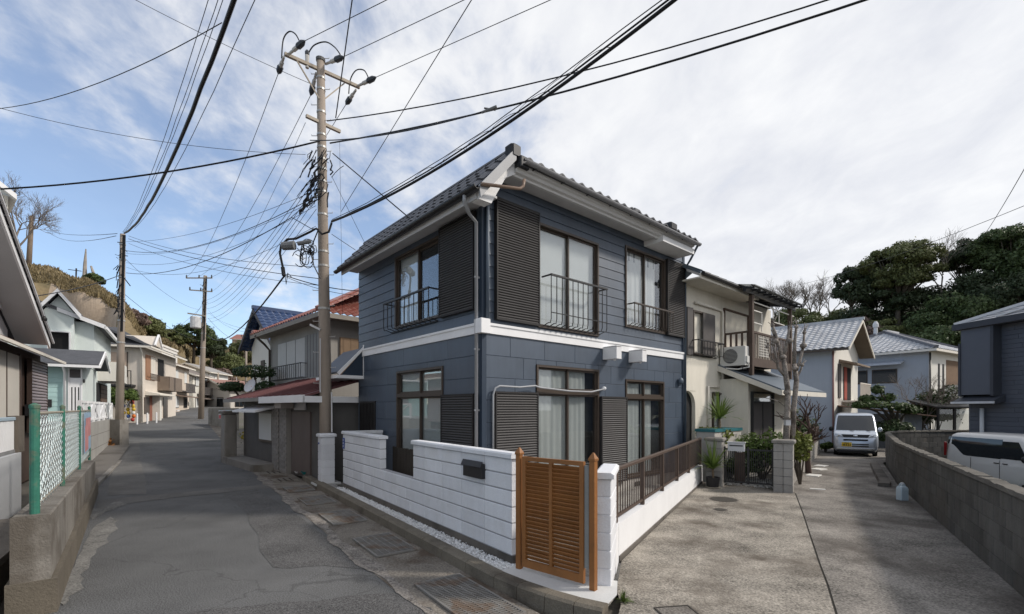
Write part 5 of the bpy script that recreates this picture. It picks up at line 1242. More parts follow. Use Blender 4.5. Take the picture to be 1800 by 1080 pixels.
def mint_house():
    t = thing('porch', 'mint green porch with white door, dark shingles and white gutter', 'porch', ST(25.5,-2.95,1.45), SA)
    b = MB(); b.box(.05,3,.0,4.5,0,2.25); b.build('wall', mint_w, t)
    rows = [(i*.19,(i+1)*.19) for i in range(11)]+[(2.09,2.2)]
    boards(t, FL, rows, .66, 4.5, [], mint, 'siding_board', 'lap', None, th=.025, off=.0-.04)
    d = MB(FL); d.box(.16,.48,-.04,.02,.05,1.72); dd = d.build('door', whitep, t)
    for a in (.20,.30,.40): b = MB(FL); b.box(a,a+.035,.02,.025,.4,1.35); b.build('door_glass', blackm, dd)
    b = MB(FL); b.box(.14,.50,-.04,.03,1.74,2.05); b.build('fanlight', gvm, dd); b = MB(FL); b.box(.11,.155,-.04,.04,.0,2.1).box(.485,.53,-.04,.04,0,2.1); b.build('door_frame', whitep, dd)
    b = MB(FL); b.ell((.05,.08,1.6),.035,.06,.09); b.build('lamp', blackm, t)
    b = MB(FL); b.box(1.0,1.25,-.02,.03,.55,.85); b.build('meter', blackm, t)
    # gable roof, ridge across
    rz_ = 2.95; ex = -.45
    b = MB(); b.ext([(ex,-.45,2.2),(ex,-.45,2.28),(1.3,-.45,rz_+.02),(3.05,-.45,2.28),(3.05,-.45,2.2),(1.3,-.45,rz_-.06)], (0,5.2,0)); rf = b.build('roof', shingle, t)
    b = MB(); b.ext([(ex-.02,-.50,2.12),(ex-.02,-.50,2.27),(1.3,-.50,rz_+.01),(3.07,-.50,2.27),(3.07,-.50,2.12),(1.3,-.50,rz_-.15)], (0,.06,0)); b.build('bargeboard', whitep, rf)
    b = MB(); b.ext([(.1,-.02,2.2),(2.6,-.02,2.2),(1.3,-.02,rz_-.1)], (0,.05,0)); b.build('gable', mint_w, t)
    b = MB(); b.box(ex-.08,ex+.0,-.45,4.7,2.12,2.22); b.build('gutter', whitep, t)
    pipe(t, [(ex,.62,2.14),(-.1,.62,1.95),(-.1,.62,0)], .045, whitep)
mint_house()
def white_house():
    t = thing('house', 'white two-storey house with gabled dormer and bay window behind the mint porch', 'house', ST(29.2,-3.1,1.2), SA)
    b = MB(); b.box(0,7,0,3.6,0,4.75); b.build('wall', mint_w, t)
    b = MB(); b.ext([(-.35,-.4,4.55),(-.35,-.4,4.68),(-.35,2.0,5.6),(-.35,2.0,5.45)], (7.6,0,0)).ext([(-.35,4,4.6),(-.35,4,4.7),(-.35,2.0,5.6),(-.35,2.0,5.45)], (7.6,0,0)); rf = b.build('roof', shingle, t)
    b = MB(); b.ext([(-.40,-.45,4.45),(-.40,-.45,4.64),(-.40,1.2,5.28),(-.40,1.2,5.1)], (.05,0,0)).box(-.4,7.3,-.5,-.4,4.45,4.58); b.build('bargeboard', whitep, rf)
    b = MB(); b.ext([(-.3,.65,2),(-.3,1.65,2),(-.3,1.65,5.1),(-.3,1.15,5.8),(-.3,.65,5.1)], (3,0,0)); g = b.build('dormer', mint_w, t)
    b = MB(); b.ext([(-.6,.40,4.85),(-.6,1.15,5.9),(-.6,1.9,4.85),(-.6,1.9,5.0),(-.6,1.15,6.05),(-.6,.40,5.0)], (3.5,0,0)); b.build('dormer_roof', shingle, g)
    b = MB(); b.ext([(-.64,.37,4.78),(-.64,1.15,5.88),(-.64,1.93,4.78),(-.64,1.93,5.0),(-.64,1.15,6.07),(-.64,.37,5.0)], (.05,0,0)); b.build('dormer_bargeboard', whitep, g)
    window(t, FL, .75, 1.5, 3.0, 4.2, whitep, glz2, inside='curtain', depth=-.31, proud=.5)
    b = MB(FL); b.box(.6,1.7,.0,.65,2.75,2.9); b.build('bay_sill', whitep, t)
    # deep white balcony box and garage below
    b = MB(); b.box(1.2,4.4,-.9,.0,2.1,3.05); b.build('balcony', offw, t)
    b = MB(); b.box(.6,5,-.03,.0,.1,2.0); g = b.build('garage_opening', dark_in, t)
    for i in range(8): b = MB(); b.box(2.0,4.6,-.06,-.03,.2+i*.22,.39+i*.22); b.build('shutter_slat', mat('garage_brown',(.12,.075,.05),.7,.15), g)
    b = MB(); b.box(1.1,1.2,-.85,-.75,0,2.1); b.build('post', greyw, t)
white_house()
# ---- beige house with the string of floats
beige = mat('beige_render', (.62,.56,.49), .85, .07, .8, .03, streak=.05); peach = mat('peach_shutter', (.55,.42,.33), .7, .06)
BH = W(248, 0, 33); BZ = .95
def beige_house():
    t = thing('house', 'beige two-storey house with dark roof and black balcony railing up the street', 'house', (BH.x, BH.y, BZ), R_(113))
    b = MB(); b.box(0,9,0,5.5,-.3,5.4); b.build('wall', beige, t)
    b = MB(); b.ext([(-.5,-.6,5.35),(-.5,-.6,5.5),(-.5,2.7,6.9),(-.5,2.7,6.75)], (10,0,0)).ext([(-.5,6,5.35),(-.5,6,5.5),(-.5,2.7,6.9),(-.5,2.7,6.75)], (10,0,0)); rf = b.build('roof', shingle, t)
    # hip face towards the viewer
    b = MB(); b.add([(-.55,-.65,5.42),(-.55,6.1,5.42),(2.2,3.6,6.95),(2.2,2.0,6.95),(-.55,-.65,5.3),(-.55,6.1,5.3)], [(0,1,2,3),(4,5,1,0)]); b.build('hip', shingle, rf)
    b = MB(); b.ext([(.2,-.75,5.5),(1.6,-.75,5.5),(.9,-.75,6.25)], (0,2,0)); dm = b.build('dormer', beige, t); b = MB(); b.bar((.05,-.8,5.5),(.9,-.8,6.35),.1,.12).bar((1.75,-.8,5.5),(.9,-.8,6.35),.1,.12); b.build('dormer_trim', whitep, dm)
    b = MB(); b.box(-.62,-.52,-.7,6.2,5.25,5.38).box(-.62,9.5,-.75,-.65,5.25,5.38); b.build('gutter', creamt, t)
    pipe(t, [(-.5,-.1,5.25),(-.1,-.08,4.9),(-.08,-.08,0)], .05, creamt)
    b = MB(FL); b.box(.8,3.1,.0,.06,3.2,4.9); s = b.build('shutter', peach, t); b = MB(FL); b.box(1.92,1.96,.06,.07,3.2,4.9).box(.75,.8,0,.07,3.2,4.95); b.build('frame', bronze, s)
    b = MB(FL); b.box(3.3,4.8,-.01,.04,3.4,4.8); b.build('window', bronze, t)
    b = MB(FL); b.box(.3,4.0,.0,.9,2.5,2.65).box(.2,4.3,0,1.1,2.2,2.32); bl = b.build('balcony', blackm, t)
    b = MB(FL); b.box(.3,4.0,.86,.9,3.55,3.6).box(.3,.34,.86,.9,2.65,3.6); b.build('handrail', blackm, bl)
    for i in range(26): b = MB(FL); b.box(.33+i*.144,.35+i*.144,.87,.89,2.65,3.55); b.build('baluster', blackm, bl)
    # street side
    b = MB(FR); b.box(.9,3.0,.0,.06,3.1,4.9); s = b.build('shutter', mat('terracotta_shutter',(.32,.17,.10),.7), t); b = MB(FR); b.box(1.9,2.95,.06,.08,3.15,4.85); b.build('pane', creamt, s)
    b = MB(FR); b.box(.9,3.2,.3,.34,3.5,3.54)
    for i in range(12): b.box(.95+i*.19,.97+i*.19,.3,.33,3.05,3.5)
    b.build('window_railing', brownd, t)
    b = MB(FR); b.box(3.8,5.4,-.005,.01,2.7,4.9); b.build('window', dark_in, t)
    b = MB(FR); b.box(3.7,7.5,.0,.8,2.4,2.6).box(3.7,7.5,.75,.8,2.6,3.5).box(3.7,3.75,0,.8,2.6,3.5); b.build('balcony', mat('balcony_brown',(.19,.15,.12),.8), t)
    b = MB(FR); b.ext([(.8,0,2.25),(.8,.9,2.05),(.8,.9,1.95),(.8,0,1.95)], (4.2,0,0)); b.build('door_canopy', creamt, t)
    b = MB(FR); b.box(2.4,2.8,.0,.5,0,1.95); b.build('porch_pillar', offw, t)
    b = MB(FR); b.box(.6,1.7,.0,.04,.6,1.8).box(5.2,6.4,0,.04,.1,1.9); b.build('window', bronze, t)
    b = MB(FR); b.box(1.8,2.35,.0,.04,.0,1.9); b.build('door', mat('door_red',(.24,.10,.07),.6), t)
beige_house()
def floats():
    rng = random.Random(3); cols = {'orange': (.60,.16,.03), 'white': (.70,.68,.64), 'blue': (.06,.12,.32), 'yellow': (.62,.42,.05), 'red': (.42,.05,.04)}
    ms = {k: mat('float_'+k, v, .5, .08) for k, v in cols.items()}
    t = thing('float_curtain', 'hanging strings of orange, white and blue fishing floats below the black balcony', 'floats', (BH.x, BH.y, BZ), R_(113))
    meshes = {k: MB().ell((0,0,0),.12,.12,.13,8,6).mesh('float', m, smooth=True) for k, m in ms.items()}
    for c in range(13):
        y = .15+c*.30; x = -1.0+rng.uniform(-.1,.1)
        top = 2.15; L_ = rng.choice([.4,.6,.5]) if c > 2 else 2.1
        b = MB(); b.tube([(x,y,top),(x,y,top-L_)], .008, 4); b.build('string', blackm, t)
        z = top-.05
        while z > top-L_:
            inst('float', meshes[rng.choice(list(cols))], t, (x+rng.uniform(-.03,.03), y+rng.uniform(-.04,.04), z)); z -= .235
floats()
def small_left():
    # block wall with white bollards in front of the beige house
    a = W(240, 735, 36.5); b_ = W(292, 731, 40); d = (b_-a); rz = math.atan2(d.y, d.x); L_ = Vector((d.x, d.y)).length
    t = thing('garden_wall', 'low grey garden wall in front of the beige house', 'wall', (a.x, a.y, gz(a.x, a.y)), rz); b = MB(); b.box(-4,L_+1,0,.2,-.2,.85); b.build('face', conc, t)
    for i, u in enumerate((241, 259, 275)):
        p = W(u, 736, 31.5+i*.8); t = thing('bollard', 'white post beside the road, %s of the three' % ['left','middle','right'][i], 'bollard', (p.x, p.y, gz(p.x,p.y)), 0, 'white posts by the road'); b = MB(); b.lathe((0,0,0), [(.05,0),(.05,.72),(.03,.75)], 8); b.build('post', whitep, t)
    p = W(277, 712, 41); t = thing('bench', 'small orange bench beside the beige house door', 'bench', (p.x, p.y, BZ+.1), R_(113)); om = mat('orange_paint',(.55,.14,.03),.5); b = MB(); b.box(-.7,.7,-.2,.2,.4,.46); b.build('seat', om, t); b = MB(); b.box(-.7,.7,.17,.2,.46,.85); b.build('backrest', om, t)
    for x in (-.6,.6): b = MB(); b.box(x-.03,x+.03,-.2,.2,0,.4); b.build('leg', om, t)
    # hose and pots by the left pole
    p = G(190, 793)
    t = thing('hose_reel', 'teal garden hose draped in an arch against the retaining wall', 'hose', (p.x-.1, p.y+.35, .02), SA); b = MB()
    for k in range(5): b.tube([(-.35+k*.015,-.05-k*.03,.05),(-.36,-.05-k*.03,.45),(-.2,-.05-k*.03,.72+k*.012),(.0,-.05-k*.03,.78+k*.012),(.2,-.05-k*.03,.70+k*.012),(.34,-.05-k*.03,.42),(.34-k*.01,-.05-k*.03,.05)], .028, 6)
    b.build('hose', mat('teal_hose',(.02,.17,.17),.5,.1), t, smooth=True)
    lf = leafmat('rust_leaves', (.26,.12,.04), .4); gr = leafmat('pot_green', (.08,.13,.04), .4)
    for (u, v, r, h, m, pm, lab) in ((190,797,.26,.5,lf,mat('terracotta',(.26,.12,.08),.8),'terracotta pot with rust-orange leaves by the left pole'),(176,797,.14,.32,gr,offw,'small white pot with green leaves by the left pole')):
        p = G(u, v); t = thing('potted_plant', lab, 'potted plant', p); b = MB(); b.lathe((0,0,0), [(r*.55,0),(r*.75,r*.9),(r*.8,r*.9),(r*.7,r*.8)], 10); b.build('pot', pm, t)
        b = MB(); rng = random.Random(int(u))
        for i in range(140):
            c = Vector((rng.gauss(0,r*.5), rng.gauss(0,r*.5), r*.95+abs(rng.gauss(0,h*.35)))); d1 = Vector((rng.uniform(-1,1),rng.uniform(-1,1),rng.uniform(-.6,1))).normalized()*.06; d2 = d1.orthogonal()*.6; b.add([c-d1,c+d2,c+d1,c-d2], [(0,1,2,3)])
        b.build('leaves', m, t, fix=False)
    p = G(165, 797); t = thing('flower_pot', 'empty terracotta pot by the retaining wall', 'pot', p); b = MB(); b.lathe((0,0,0), [(.12,0),(.17,.28),(.19,.28),(.19,.32),(.15,.32),(.13,.2)], 12); b.build('pot', mat('terracotta',(0,0,0)), t)
    # pavement apron with kerb
    ap = mat('apron_concrete',(.15,.138,.125),.92,.2,1.0,.16,45,.7,50,stain=(.075,.065,.055),stain_amt=.7,stain_scale=.8)
    strip('pavement', ap, -2.35, -1.62, 14.3, 26.5, 1.0, .075)
    t = thing('kerb', 'pale kerb edging the pavement in front of the retaining wall', 'kerb', ST(14.3,-1.62), SA)
    for i in range(12): b = MB(); b.bbox(i*1.02,i*1.02+1.01,-.06,.06,-.05,.085,.01); b.build('kerb_stone', conc, t)
small_left()
# ---- generic houses farther up the street
def far_house(u, Y, w, d, h, rz, wallc, roofc, label, vbase=None, seed=0, flat=False, pitch=.45, balc=True):
    rng = random.Random(seed); p = W(u, vbase or 735, Y); base = p.z; t = thing('house', label, 'house', (p.x, p.y, base), rz)
    wm = mat('far_wall_%d' % seed, wallc, .85, .07, .8, .03, streak=.05); rm = mat('far_roof_%d' % seed, roofc, .7, .1, 2)
    b = MB(); b.box(0,w,0,d,-2,h); b.build('wall', wm, t)
    if flat: b = MB(); b.box(-.1,w+.1,-.1,d+.1,h,h+.25); b.build('parapet', wm, t)
    else:
        b = MB(); r = h+d/2*pitch; b.ext([(-.4,-.5,h-.12),(-.4,-.5,h+.05),(-.4,d/2,r),(-.4,d+.5,h+.05),(-.4,d+.5,h-.12),(-.4,d/2,r-.15)], (w+.8,0,0)); rf = b.build('roof', rm, t)
        b = MB(); b.ext([(0,.0,h-.1),(0,d,h-.1),(0,d/2,r-.15)], (w,0,0)); b.build('gable', wm, t)
        b = MB(); b.ext([(-.45,-.52,h-.2),(-.45,-.52,h+.03),(-.45,d/2,r-.02),(-.45,d+.52,h+.03),(-.45,d+.52,h-.2),(-.45,d/2,r-.22)], (.06,0,0)).box(-.4,w+.4,-.58,-.5,h-.15,h-.02); b.build('eaves_trim', creamt, rf)
    for fl in (0, 1):
        z = .9+fl*2.7
        if z+1.2 > h: continue
        for tf, L_ in ((FR, w), (FL, d)):
            k = max(1, int(L_/2.4))
            for i in range(k):
                a = L_*(i+.5)/k; ww = rng.uniform(.5,.85)
                q = MB(tf); q.box(a-ww,a+ww,.0,.05,z,z+1.25); wd2 = q.build('window', bronze if rng.random() < .7 else creamt, t)
                q = MB(tf); q.box(a-ww+.06,a-.03,.05,.056,z+.06,z+1.19).box(a+.03,a+ww-.06,.05,.056,z+.06,z+1.19); q.build('pane', GLB if rng.random() < .6 else shade_w, wd2)
    if balc and h > 4.5:
        q = MB(FR); q.box(w*.25,w*.85,.0,.85,2.55,2.68); bl = q.build('balcony', gvm, t)
        q = MB(FR); q.box(w*.25,w*.85,.81,.85,3.45,3.5); q.build('handrail', gvm, bl); k = int(w*.6/.16)
        for i in range(k): q = MB(FR); q.box(w*.25+i*.16,w*.25+.06+i*.16,.82,.84,2.68,3.45); q.build('slat', gvm, bl)
        q = MB(FR); q.ext([(w*.2,0,2.3),(w*.2,1.0,2.1),(w*.2,1.0,2.0),(w*.2,0,2.15)], (w*.7,0,0)); q.build('canopy', rm, t)
    # everyday clutter: outdoor unit, downpipe, aerial, meter
    q = MB(FR); q.bbox(w*.08,w*.08+.8,.06,.36,.1,.7,.02); q.build('outdoor_unit', greyw, t)
    q = MB(FR); q.box(w*.95,w*.95+.25,.0,.12,1.2,1.6); q.build('meter_box', creamt, t)
    pipe(t, [(.12,-.06,h-.1),(.12,-.06,0)], .05, creamt); pipe(t, [(-.06,d-.2,h-.1),(-.06,d-.2,0)], .05, brownd)
    zt = (h+.2) if flat else h+d/2*pitch
    q = MB(); q.tube([(w*.6,d/2,zt-.1),(w*.6,d/2,zt+1.5)], .03, 5).bar((w*.6-.5,d/2,zt+1.4),(w*.6+.5,d/2,zt+1.4),.03,.03)
    for i in range(5): q.bar((w*.6-.4+i*.2,d/2-.25,zt+1.4),(w*.6-.4+i*.2,d/2+.25,zt+1.4),.02,.02)
    q.build('aerial', greyw, t)
    q = MB(FL); q.box(d*.15,d*.8,.5,.53,h*.62,h*.62+.03).box(d*.15,d*.15+.03,0,.5,h*.62,h*.62+.03).box(d*.8-.03,d*.8,0,.5,h*.62,h*.62+.03); q.build('laundry_pole', greyw, t)
    return t
far_house(302, 47, 6.5, 5.5, 5.3, R_(112), (.58,.50,.42), (.20,.15,.12), 'pale brown house with balconies beyond the beige house', 733, 11)
far_house(283, 58, 7, 6, 8.6, R_(112), (.66,.64,.60), (.3,.3,.3), 'white flat-topped block rising behind the brown house', 730, 12, flat=True)
far_house(338, 56, 6.5, 6, 4.9, R_(108), (.62,.60,.54), (.18,.15,.13), 'cream house with balcony left of the far utility pole', 731, 13)
far_house(366, 70, 7, 6, 6.3, R_(100), (.68,.68,.66), (.30,.29,.28), 'white house with dark windows right of the far utility pole', 728, 14)
far_house(384, 84, 9, 7, 6.0, R_(95), (.66,.66,.64), (.10,.10,.11), 'long white house with dark roof at the end of the street', 727, 15)
far_house(402, 60, 6, 6, 3.2, R_(70), (.50,.47,.43), (.26,.15,.12), 'low house with reddish roof beyond the banner wall', 728, 16, balc=False)
far_house(408, 118, 14, 8, 3.4, R_(10), (.50,.38,.30), (.27,.12,.09), 'house with red-brown roof on the far hillside', 620, 17, balc=False)
# ------------------------------------------------------------------ right side of the street: red and blue roofs
grey_w = mat('greige_render', (.27,.255,.235), .88, .08, 1, .03, streak=.05)
redt = mat('red_roof_tile', (.24,.085,.066), .45, .16, 3, .08, 30, spec=.4, stain=(.42,.28,.24), stain_amt=.4, stain_scale=4)
bluet = mat('blue_roof_tile', (.035,.062,.14), .35, .12, 2, .06, spec=.5)
burg = mat('burgundy_sheet', (.135,.058,.060), .55, .1, 2, spec=.35); brickm = mat('grey_brick', (.25,.24,.23), .85, .1, 2, .05, rnd=.15)
RC = W(578, 0, 16.8); RH = R_(45)
def red_house():
    t = thing('house', 'grey two-storey house with red tiled roof beside the big utility pole', 'house', (RC.x, RC.y, .1), RH)
    b = MB(); b.box(0,6.5,0,6.2,0,5.25); b.build('wall', grey_w, t)
    oh = .65; ez = 5.15; half = 3.1+oh; rh = 2.1; L_ = math.hypot(half, rh)
    tiles_joined(t, (-oh,6.2+oh,ez), (0,-1,0), (half,0,rh), 6.2+2*oh, L_, .26, .25, redt, h=.06, trim=lambda v: (v/L_*half, 6.2+2*oh-v/L_*half*.35))
    tiles_joined(t, (-oh,-oh,ez), (1,0,0), (0,half,rh), 6.5+2*oh, L_, .26, .25, redt, h=.06, trim=lambda v: (v/L_*half, 6.5+2*oh))
    b = MB(); b.bar((-oh,-oh,ez+.1),(half-oh,half-oh,ez+rh+.1),.2,.16); b.build('hip_ridge', redt, t); b = MB(); b.bar((half-oh,half-oh-.5,ez+rh+.12),(half-oh+4,half-oh,ez+rh+.12),.24,.22); b.build('ridge', redt, t)
    b = MB(); b.bbox(-oh+.0,-oh+.28,6.2+oh-.4,6.2+oh-.1,ez-.02,ez+.22,.04); b.build('ridge_end_tile', redt, t)
    b = MB(); b.box(-oh+.02,6.5+oh,-oh+.02,.0,ez-.10,ez-.03).box(-oh+.02,0,0,6.2+oh,ez-.10,ez-.03).box(-oh,-oh+.04,-oh,6.2+oh,ez-.16,ez-.0).box(-oh+.04,6.5+oh,-oh,-oh+.04,ez-.16,ez); b.build('eaves', mat('eaves_greige',(.25,.225,.195),.8,.1), t)
    pipe(t, [(-oh-.05,6.0,ez-.1),(-.3,6.0,ez-.45),(-.08,6.02,ez-.7),(-.08,6.02,.2)], .05, bronze)
    wh = mat('shutter_white',(.45,.44,.42),.7,.06); s = MB(FL); s.box(1.9,4.9,.0,.10,3.05,4.6); so_ = s.build('shutter', wh, t)
    for a in (2.9,3.9): b = MB(FL); b.box(a-.015,a+.015,.10,.106,3.05,4.6); b.build('gap', blackm, so_)
    b = MB(FL); b.box(.5,1.9,.0,.12,3.0,4.65); s2 = b.build('shutter', mat('shutter_grey',(.21,.205,.195),.7,.08), t)
    for i in range(4): b = MB(FL); b.box(.78+i*.28,.80+i*.28,.12,.126,3.0,4.65); b.build('gap', blackm, s2)
    b = MB(FL); b.box(.45,5.2,.0,.16,2.9,3.02); b.build('sill', grey_w, t)
    railing(t, FL, 1.7, 5.3, 3.0, 3.6, .35, blackm, 16, .06, mid=False)
    wb = mat('brown_boards',(.20,.135,.085),.75,.15,3,.06); b = MB(FR); b.box(.4,3.4,.0,.08,2.9,4.45); s3 = b.build('shutter', wb, t)
    for i in range(10): b = MB(FR); b.box(.5+i*.3,.53+i*.3,.08,.09,2.9,4.45); b.build('batten', wb, s3)
    b = MB(FR); b.box(3.45,3.7,.0,.05,2.6,4.6); b.build('strip', beige, t)
    # lean-to along the street
    X = -2.2; y0, y1 = -4.6, 2.6
    b = MB(); b.ext([(X-.45,y0,2.12),(X-.45,y0,2.18),(.02,y0,3.0),(.02,y0,2.93)], (0,y1-y0+.2,0)); rf = b.build('lean_to_roof', burg, t)
    for i in range(15): b = MB(); y = y0+.2+i*.48; b.bar((X-.45,y,2.20),(.0,y,3.02),.035,.035); b.build('roof_seam', burg, rf)
    b = MB(); b.box(X-.48,X-.44,y0-.05,y0+3.4,2.0,2.19).box(X-.48,.0,y0-.05,y0-.01,2.0,2.16); b.build('fascia', whitep, t)
    b = MB(); b.box(X-.47,X-.44,y0+3.4,y1+.2,2.06,2.17); b.build('fascia', grey_w, t)
    b = MB(); b.box(X+.15,0,y0+.2,y1,-.1,2.1); b.build('lean_to_wall', mat('leanto_dark',(.12,.115,.11),.9,.1), t)
    b = MB(FL); 
    def fl(a0, a1, o0, o1, z0, z1): return MB(FL).box(a0, a1, -X+o0, -X+o1, z0, z1)
    fl(y0+1.0,y0+2.35,-.15,-.10,.0,1.75).build('door', mat('door_brown',(.13,.105,.095),.6,.1), t)
    fl(y0+1.3,y0+2.1,-.12,-.08,1.8,2.05).build('fanlight', greyw, t)
    # two brick piers, each brick its own piece
    for yb, wdt in ((y0+2.5,.55), (y0+3.15,.55)):
        fl(yb,yb+wdt,-.3,-.01,-.1,1.9).build('pier_core', grey_w, t)
        for r in range(24):
            for k in range(2):
                a = yb+k*wdt/2+(wdt/4 if r % 2 else 0); a1 = min(a+wdt/2-.008, yb+wdt)
                fl(a,a1,-.02,.0+random.uniform(0,.006),-.02+r*.08,-.02+r*.08+.070).build('brick', brickm, t)
    fl(y0+3.9,y0+5.3,-.13,-.08,.75,1.75).build('window', bronze, t); fl(y0+4.0,y0+5.2,-.08,-.07,.82,1.68).build('pane', shade_w, t)
    b = MB(FL); b.ext([(y0+3.5,-X-.1,1.95),(y0+3.5,-X+.55,1.78),(y0+3.5,-X+.55,1.72),(y0+3.5,-X-.1,1.86)], (2.4,0,0)); b.build('awning', whitep, t)
    fl(y0+1.9,y0+2.4,.0,.35,1.85,2.08).build('shutter_box', mat('box_greige',(.33,.29,.27),.6), t)
    fl(y0+3.6,y1,-.1,.55,-.1,.12).build('step', conc, t)
red_house()
def garden_right():
    ux, uy = Vector((math.cos(RH), math.sin(RH), 0)), Vector((-math.sin(RH), math.cos(RH), 0))
    p = RC+ux*-2.5+uy*2.75; t = thing('garden_post', 'rough concrete gatepost at the end of the burgundy lean-to roof', 'post', (p.x, p.y, 0), RH); b = MB(); b.bbox(-.2,.2,-.25,.25,0,1.75,.03); b.build('post', conc, t); b = MB(); b.bbox(-.26,.26,-.3,.3,1.75,1.85,.03); b.build('cap', conc_d, t)
    # low wall with printed banner farther on
    a = W(366, 752, 33); b_ = W(414, 748, 29.5); d = b_-a; rz = math.atan2(d.y, d.x); L_ = Vector((d.x,d.y)).length
    t = thing('garden_wall', 'low concrete wall carrying a colourful banner up the street', 'wall', (a.x, a.y, gz(a.x,a.y)), rz); b = MB(); b.box(0,L_,0,.2,-.3,1.15); b.build('face', conc, t)
    bn = thing('banner', 'colourful printed banner of pictures tied to the low concrete wall', 'banner', (a.x, a.y, gz(a.x,a.y)), rz)
    b = MB(); b.box(L_*.42,L_*.96,-.02,-.01,.42,1.02); b.build('sheet', mat('banner_base',(.45,.50,.55),.6,.3,2), bn)
    rng = random.Random(5)
    for i, c in enumerate([(.55,.10,.12),(.60,.45,.08),(.10,.30,.12),(.08,.14,.40),(.65,.62,.60),(.55,.20,.30),(.15,.40,.45),(.6,.5,.2)]):
        x0 = L_*.43+L_*.52*(i % 4)/4; z0 = .45+.28*(i//4); b = MB(); b.box(x0+.02,x0+L_*.125,-.026,-.021,z0,z0+.24); b.build('picture', mat('banner_%d' % i, c, .6, .35, 9), bn)
    # dish and pots
    p = W(440, 700, 17.3); t = thing('satellite_dish', 'white round satellite dish beside the clipped pine', 'dish', (p.x, p.y, 0)); c = W(439, 678, 17.3)-Vector((p.x,p.y,0))
    b = MB(); n_ = 16; ax = Vector((-.35,-.85,.40)).normalized(); u_ = ax.orthogonal().normalized(); v_ = ax.cross(u_)
    b.rings([[tuple(c+ax*(-.07*(1-(r/.27)**2))+ (u_*math.cos(q)+v_*math.sin(q))*r) for q in [2*math.pi*i/n_ for i in range(n_)]] for r in (.02,.1,.18,.25,.27)]+[[tuple(c+ax*.012+(u_*math.cos(q)+v_*math.sin(q))*.265) for q in [2*math.pi*i/n_ for i in range(n_)]]], caps=False); b.build('reflector', greyw, t, smooth=True, fix=False)
    b = MB(); b.tube([c+ax*-.1, Vector((0,0,c.z-.4)), Vector((0,0,1.0))], .025, 6); b.build('mast', greyw, t); b = MB(); b.tube([c+v_*-.26, c+ax*.3+v_*-.1], .012, 5); b.build('arm', blackm, t)
    gl = leafmat('garden_green', (.075,.12,.03), .4); yl = leafmat('garden_yellow', (.30,.24,.04), .4)
    for i, (u, v, r, m, lab) in enumerate(((434,781,.28,yl,'white pot of yellowish flowers by the low front wall'),(449,791,.30,gl,'grey pot with a dark green shrub by the low front wall'),(463,802,.18,gl,'blue-grey pot near the brick pier'))):
        p = G(u, v, .1); t = thing('potted_plant', lab, 'potted plant', p); b = MB(); b.lathe((0,0,0), [(r*.6,0),(r*.75,r*.9),(r*.85,r*.9),(r*.7,r*.8)], 10); b.build('pot', offw if i < 2 else mat('pot_blue',(.10,.14,.20),.5), t); b = MB(); rng = random.Random(i)
        for k in range(160):
            c = Vector((rng.gauss(0,r*.5), rng.gauss(0,r*.5), r+abs(rng.gauss(0,r*.6)))); d1 = Vector((rng.uniform(-1,1),rng.uniform(-1,1),rng.uniform(-.6,1))).normalized()*.055; d2 = d1.orthogonal()*.6; b.add([c-d1,c+d2,c+d1,c-d2], [(0,1,2,3)])
        b.build('leaves', m, t, fix=False)
    p = G(540, 835, .08); t = thing('water_basin', 'small teal basin on the ground by the brown door', 'basin', p); b = MB(); b.lathe((0,0,0), [(.10,0),(.16,.10),(.175,.10),(.15,.09),(.09,.02)], 14); b.build('bowl', mat('teal_plastic',(.02,.22,.22),.4), t)
    p = G(523, 832, .08); t = thing('dish', 'small white saucer on the ground by the brick pier', 'dish', p); b = MB(); b.lathe((0,0,0), [(.05,0),(.09,.05),(.095,.05),(.06,.02)], 12); b.build('bowl', whitep, t)
garden_right()
def blue_house():
    c = W(492, 0, 24); t = thing('house', 'pale house with blue tiled roof behind the red-roofed one', 'house', (c.x, c.y, .3), RH)
    Wd, ez, rz_ = 4.6, 5.2, 7.0; b = MB(); b.box(0.02,8,0,Wd,0,ez); b.build('wall', offw, t)
    b = MB(); b.ext([(0,0,0),(0,Wd,0),(0,Wd,ez),(0,Wd/2,rz_-.1),(0,0,ez)], (.018,0,0)); b.build('gable_wall', offw, t)
    L_ = math.hypot(Wd/2+.4, rz_-ez+.25)
    tiles_joined(t, (-.6,-.4,ez-.2), (1,0,0), (0,Wd/2+.4,rz_-ez+.25), 8.6, L_, .34, .32, bluet, h=.07)
    tiles_joined(t, (8,Wd+.4,ez-.2), (-1,0,0), (0,-(Wd/2+.4),rz_-ez+.25), 8.6, L_, .34, .32, bluet, h=.07)
    b = MB(); b.bar((-.65,Wd/2,rz_+.12),(8,Wd/2,rz_+.12),.22,.18); b.build('ridge', bluet, t)
    b = MB(); b.ext([(-.62,-.45,ez-.22),(-.62,Wd/2,rz_+.04),(-.62,Wd+.45,ez-.22),(-.62,Wd+.45,ez-.42),(-.62,Wd/2,rz_-.16),(-.62,-.45,ez-.42)], (.06,0,0)); b.build('bargeboard', mat('dark_barge',(.07,.065,.07),.6), t)
    b = MB(FL); b.box(2.3,2.9,.0,.04,3.2,4.3); b.build('window', blackm, t)
blue_house()
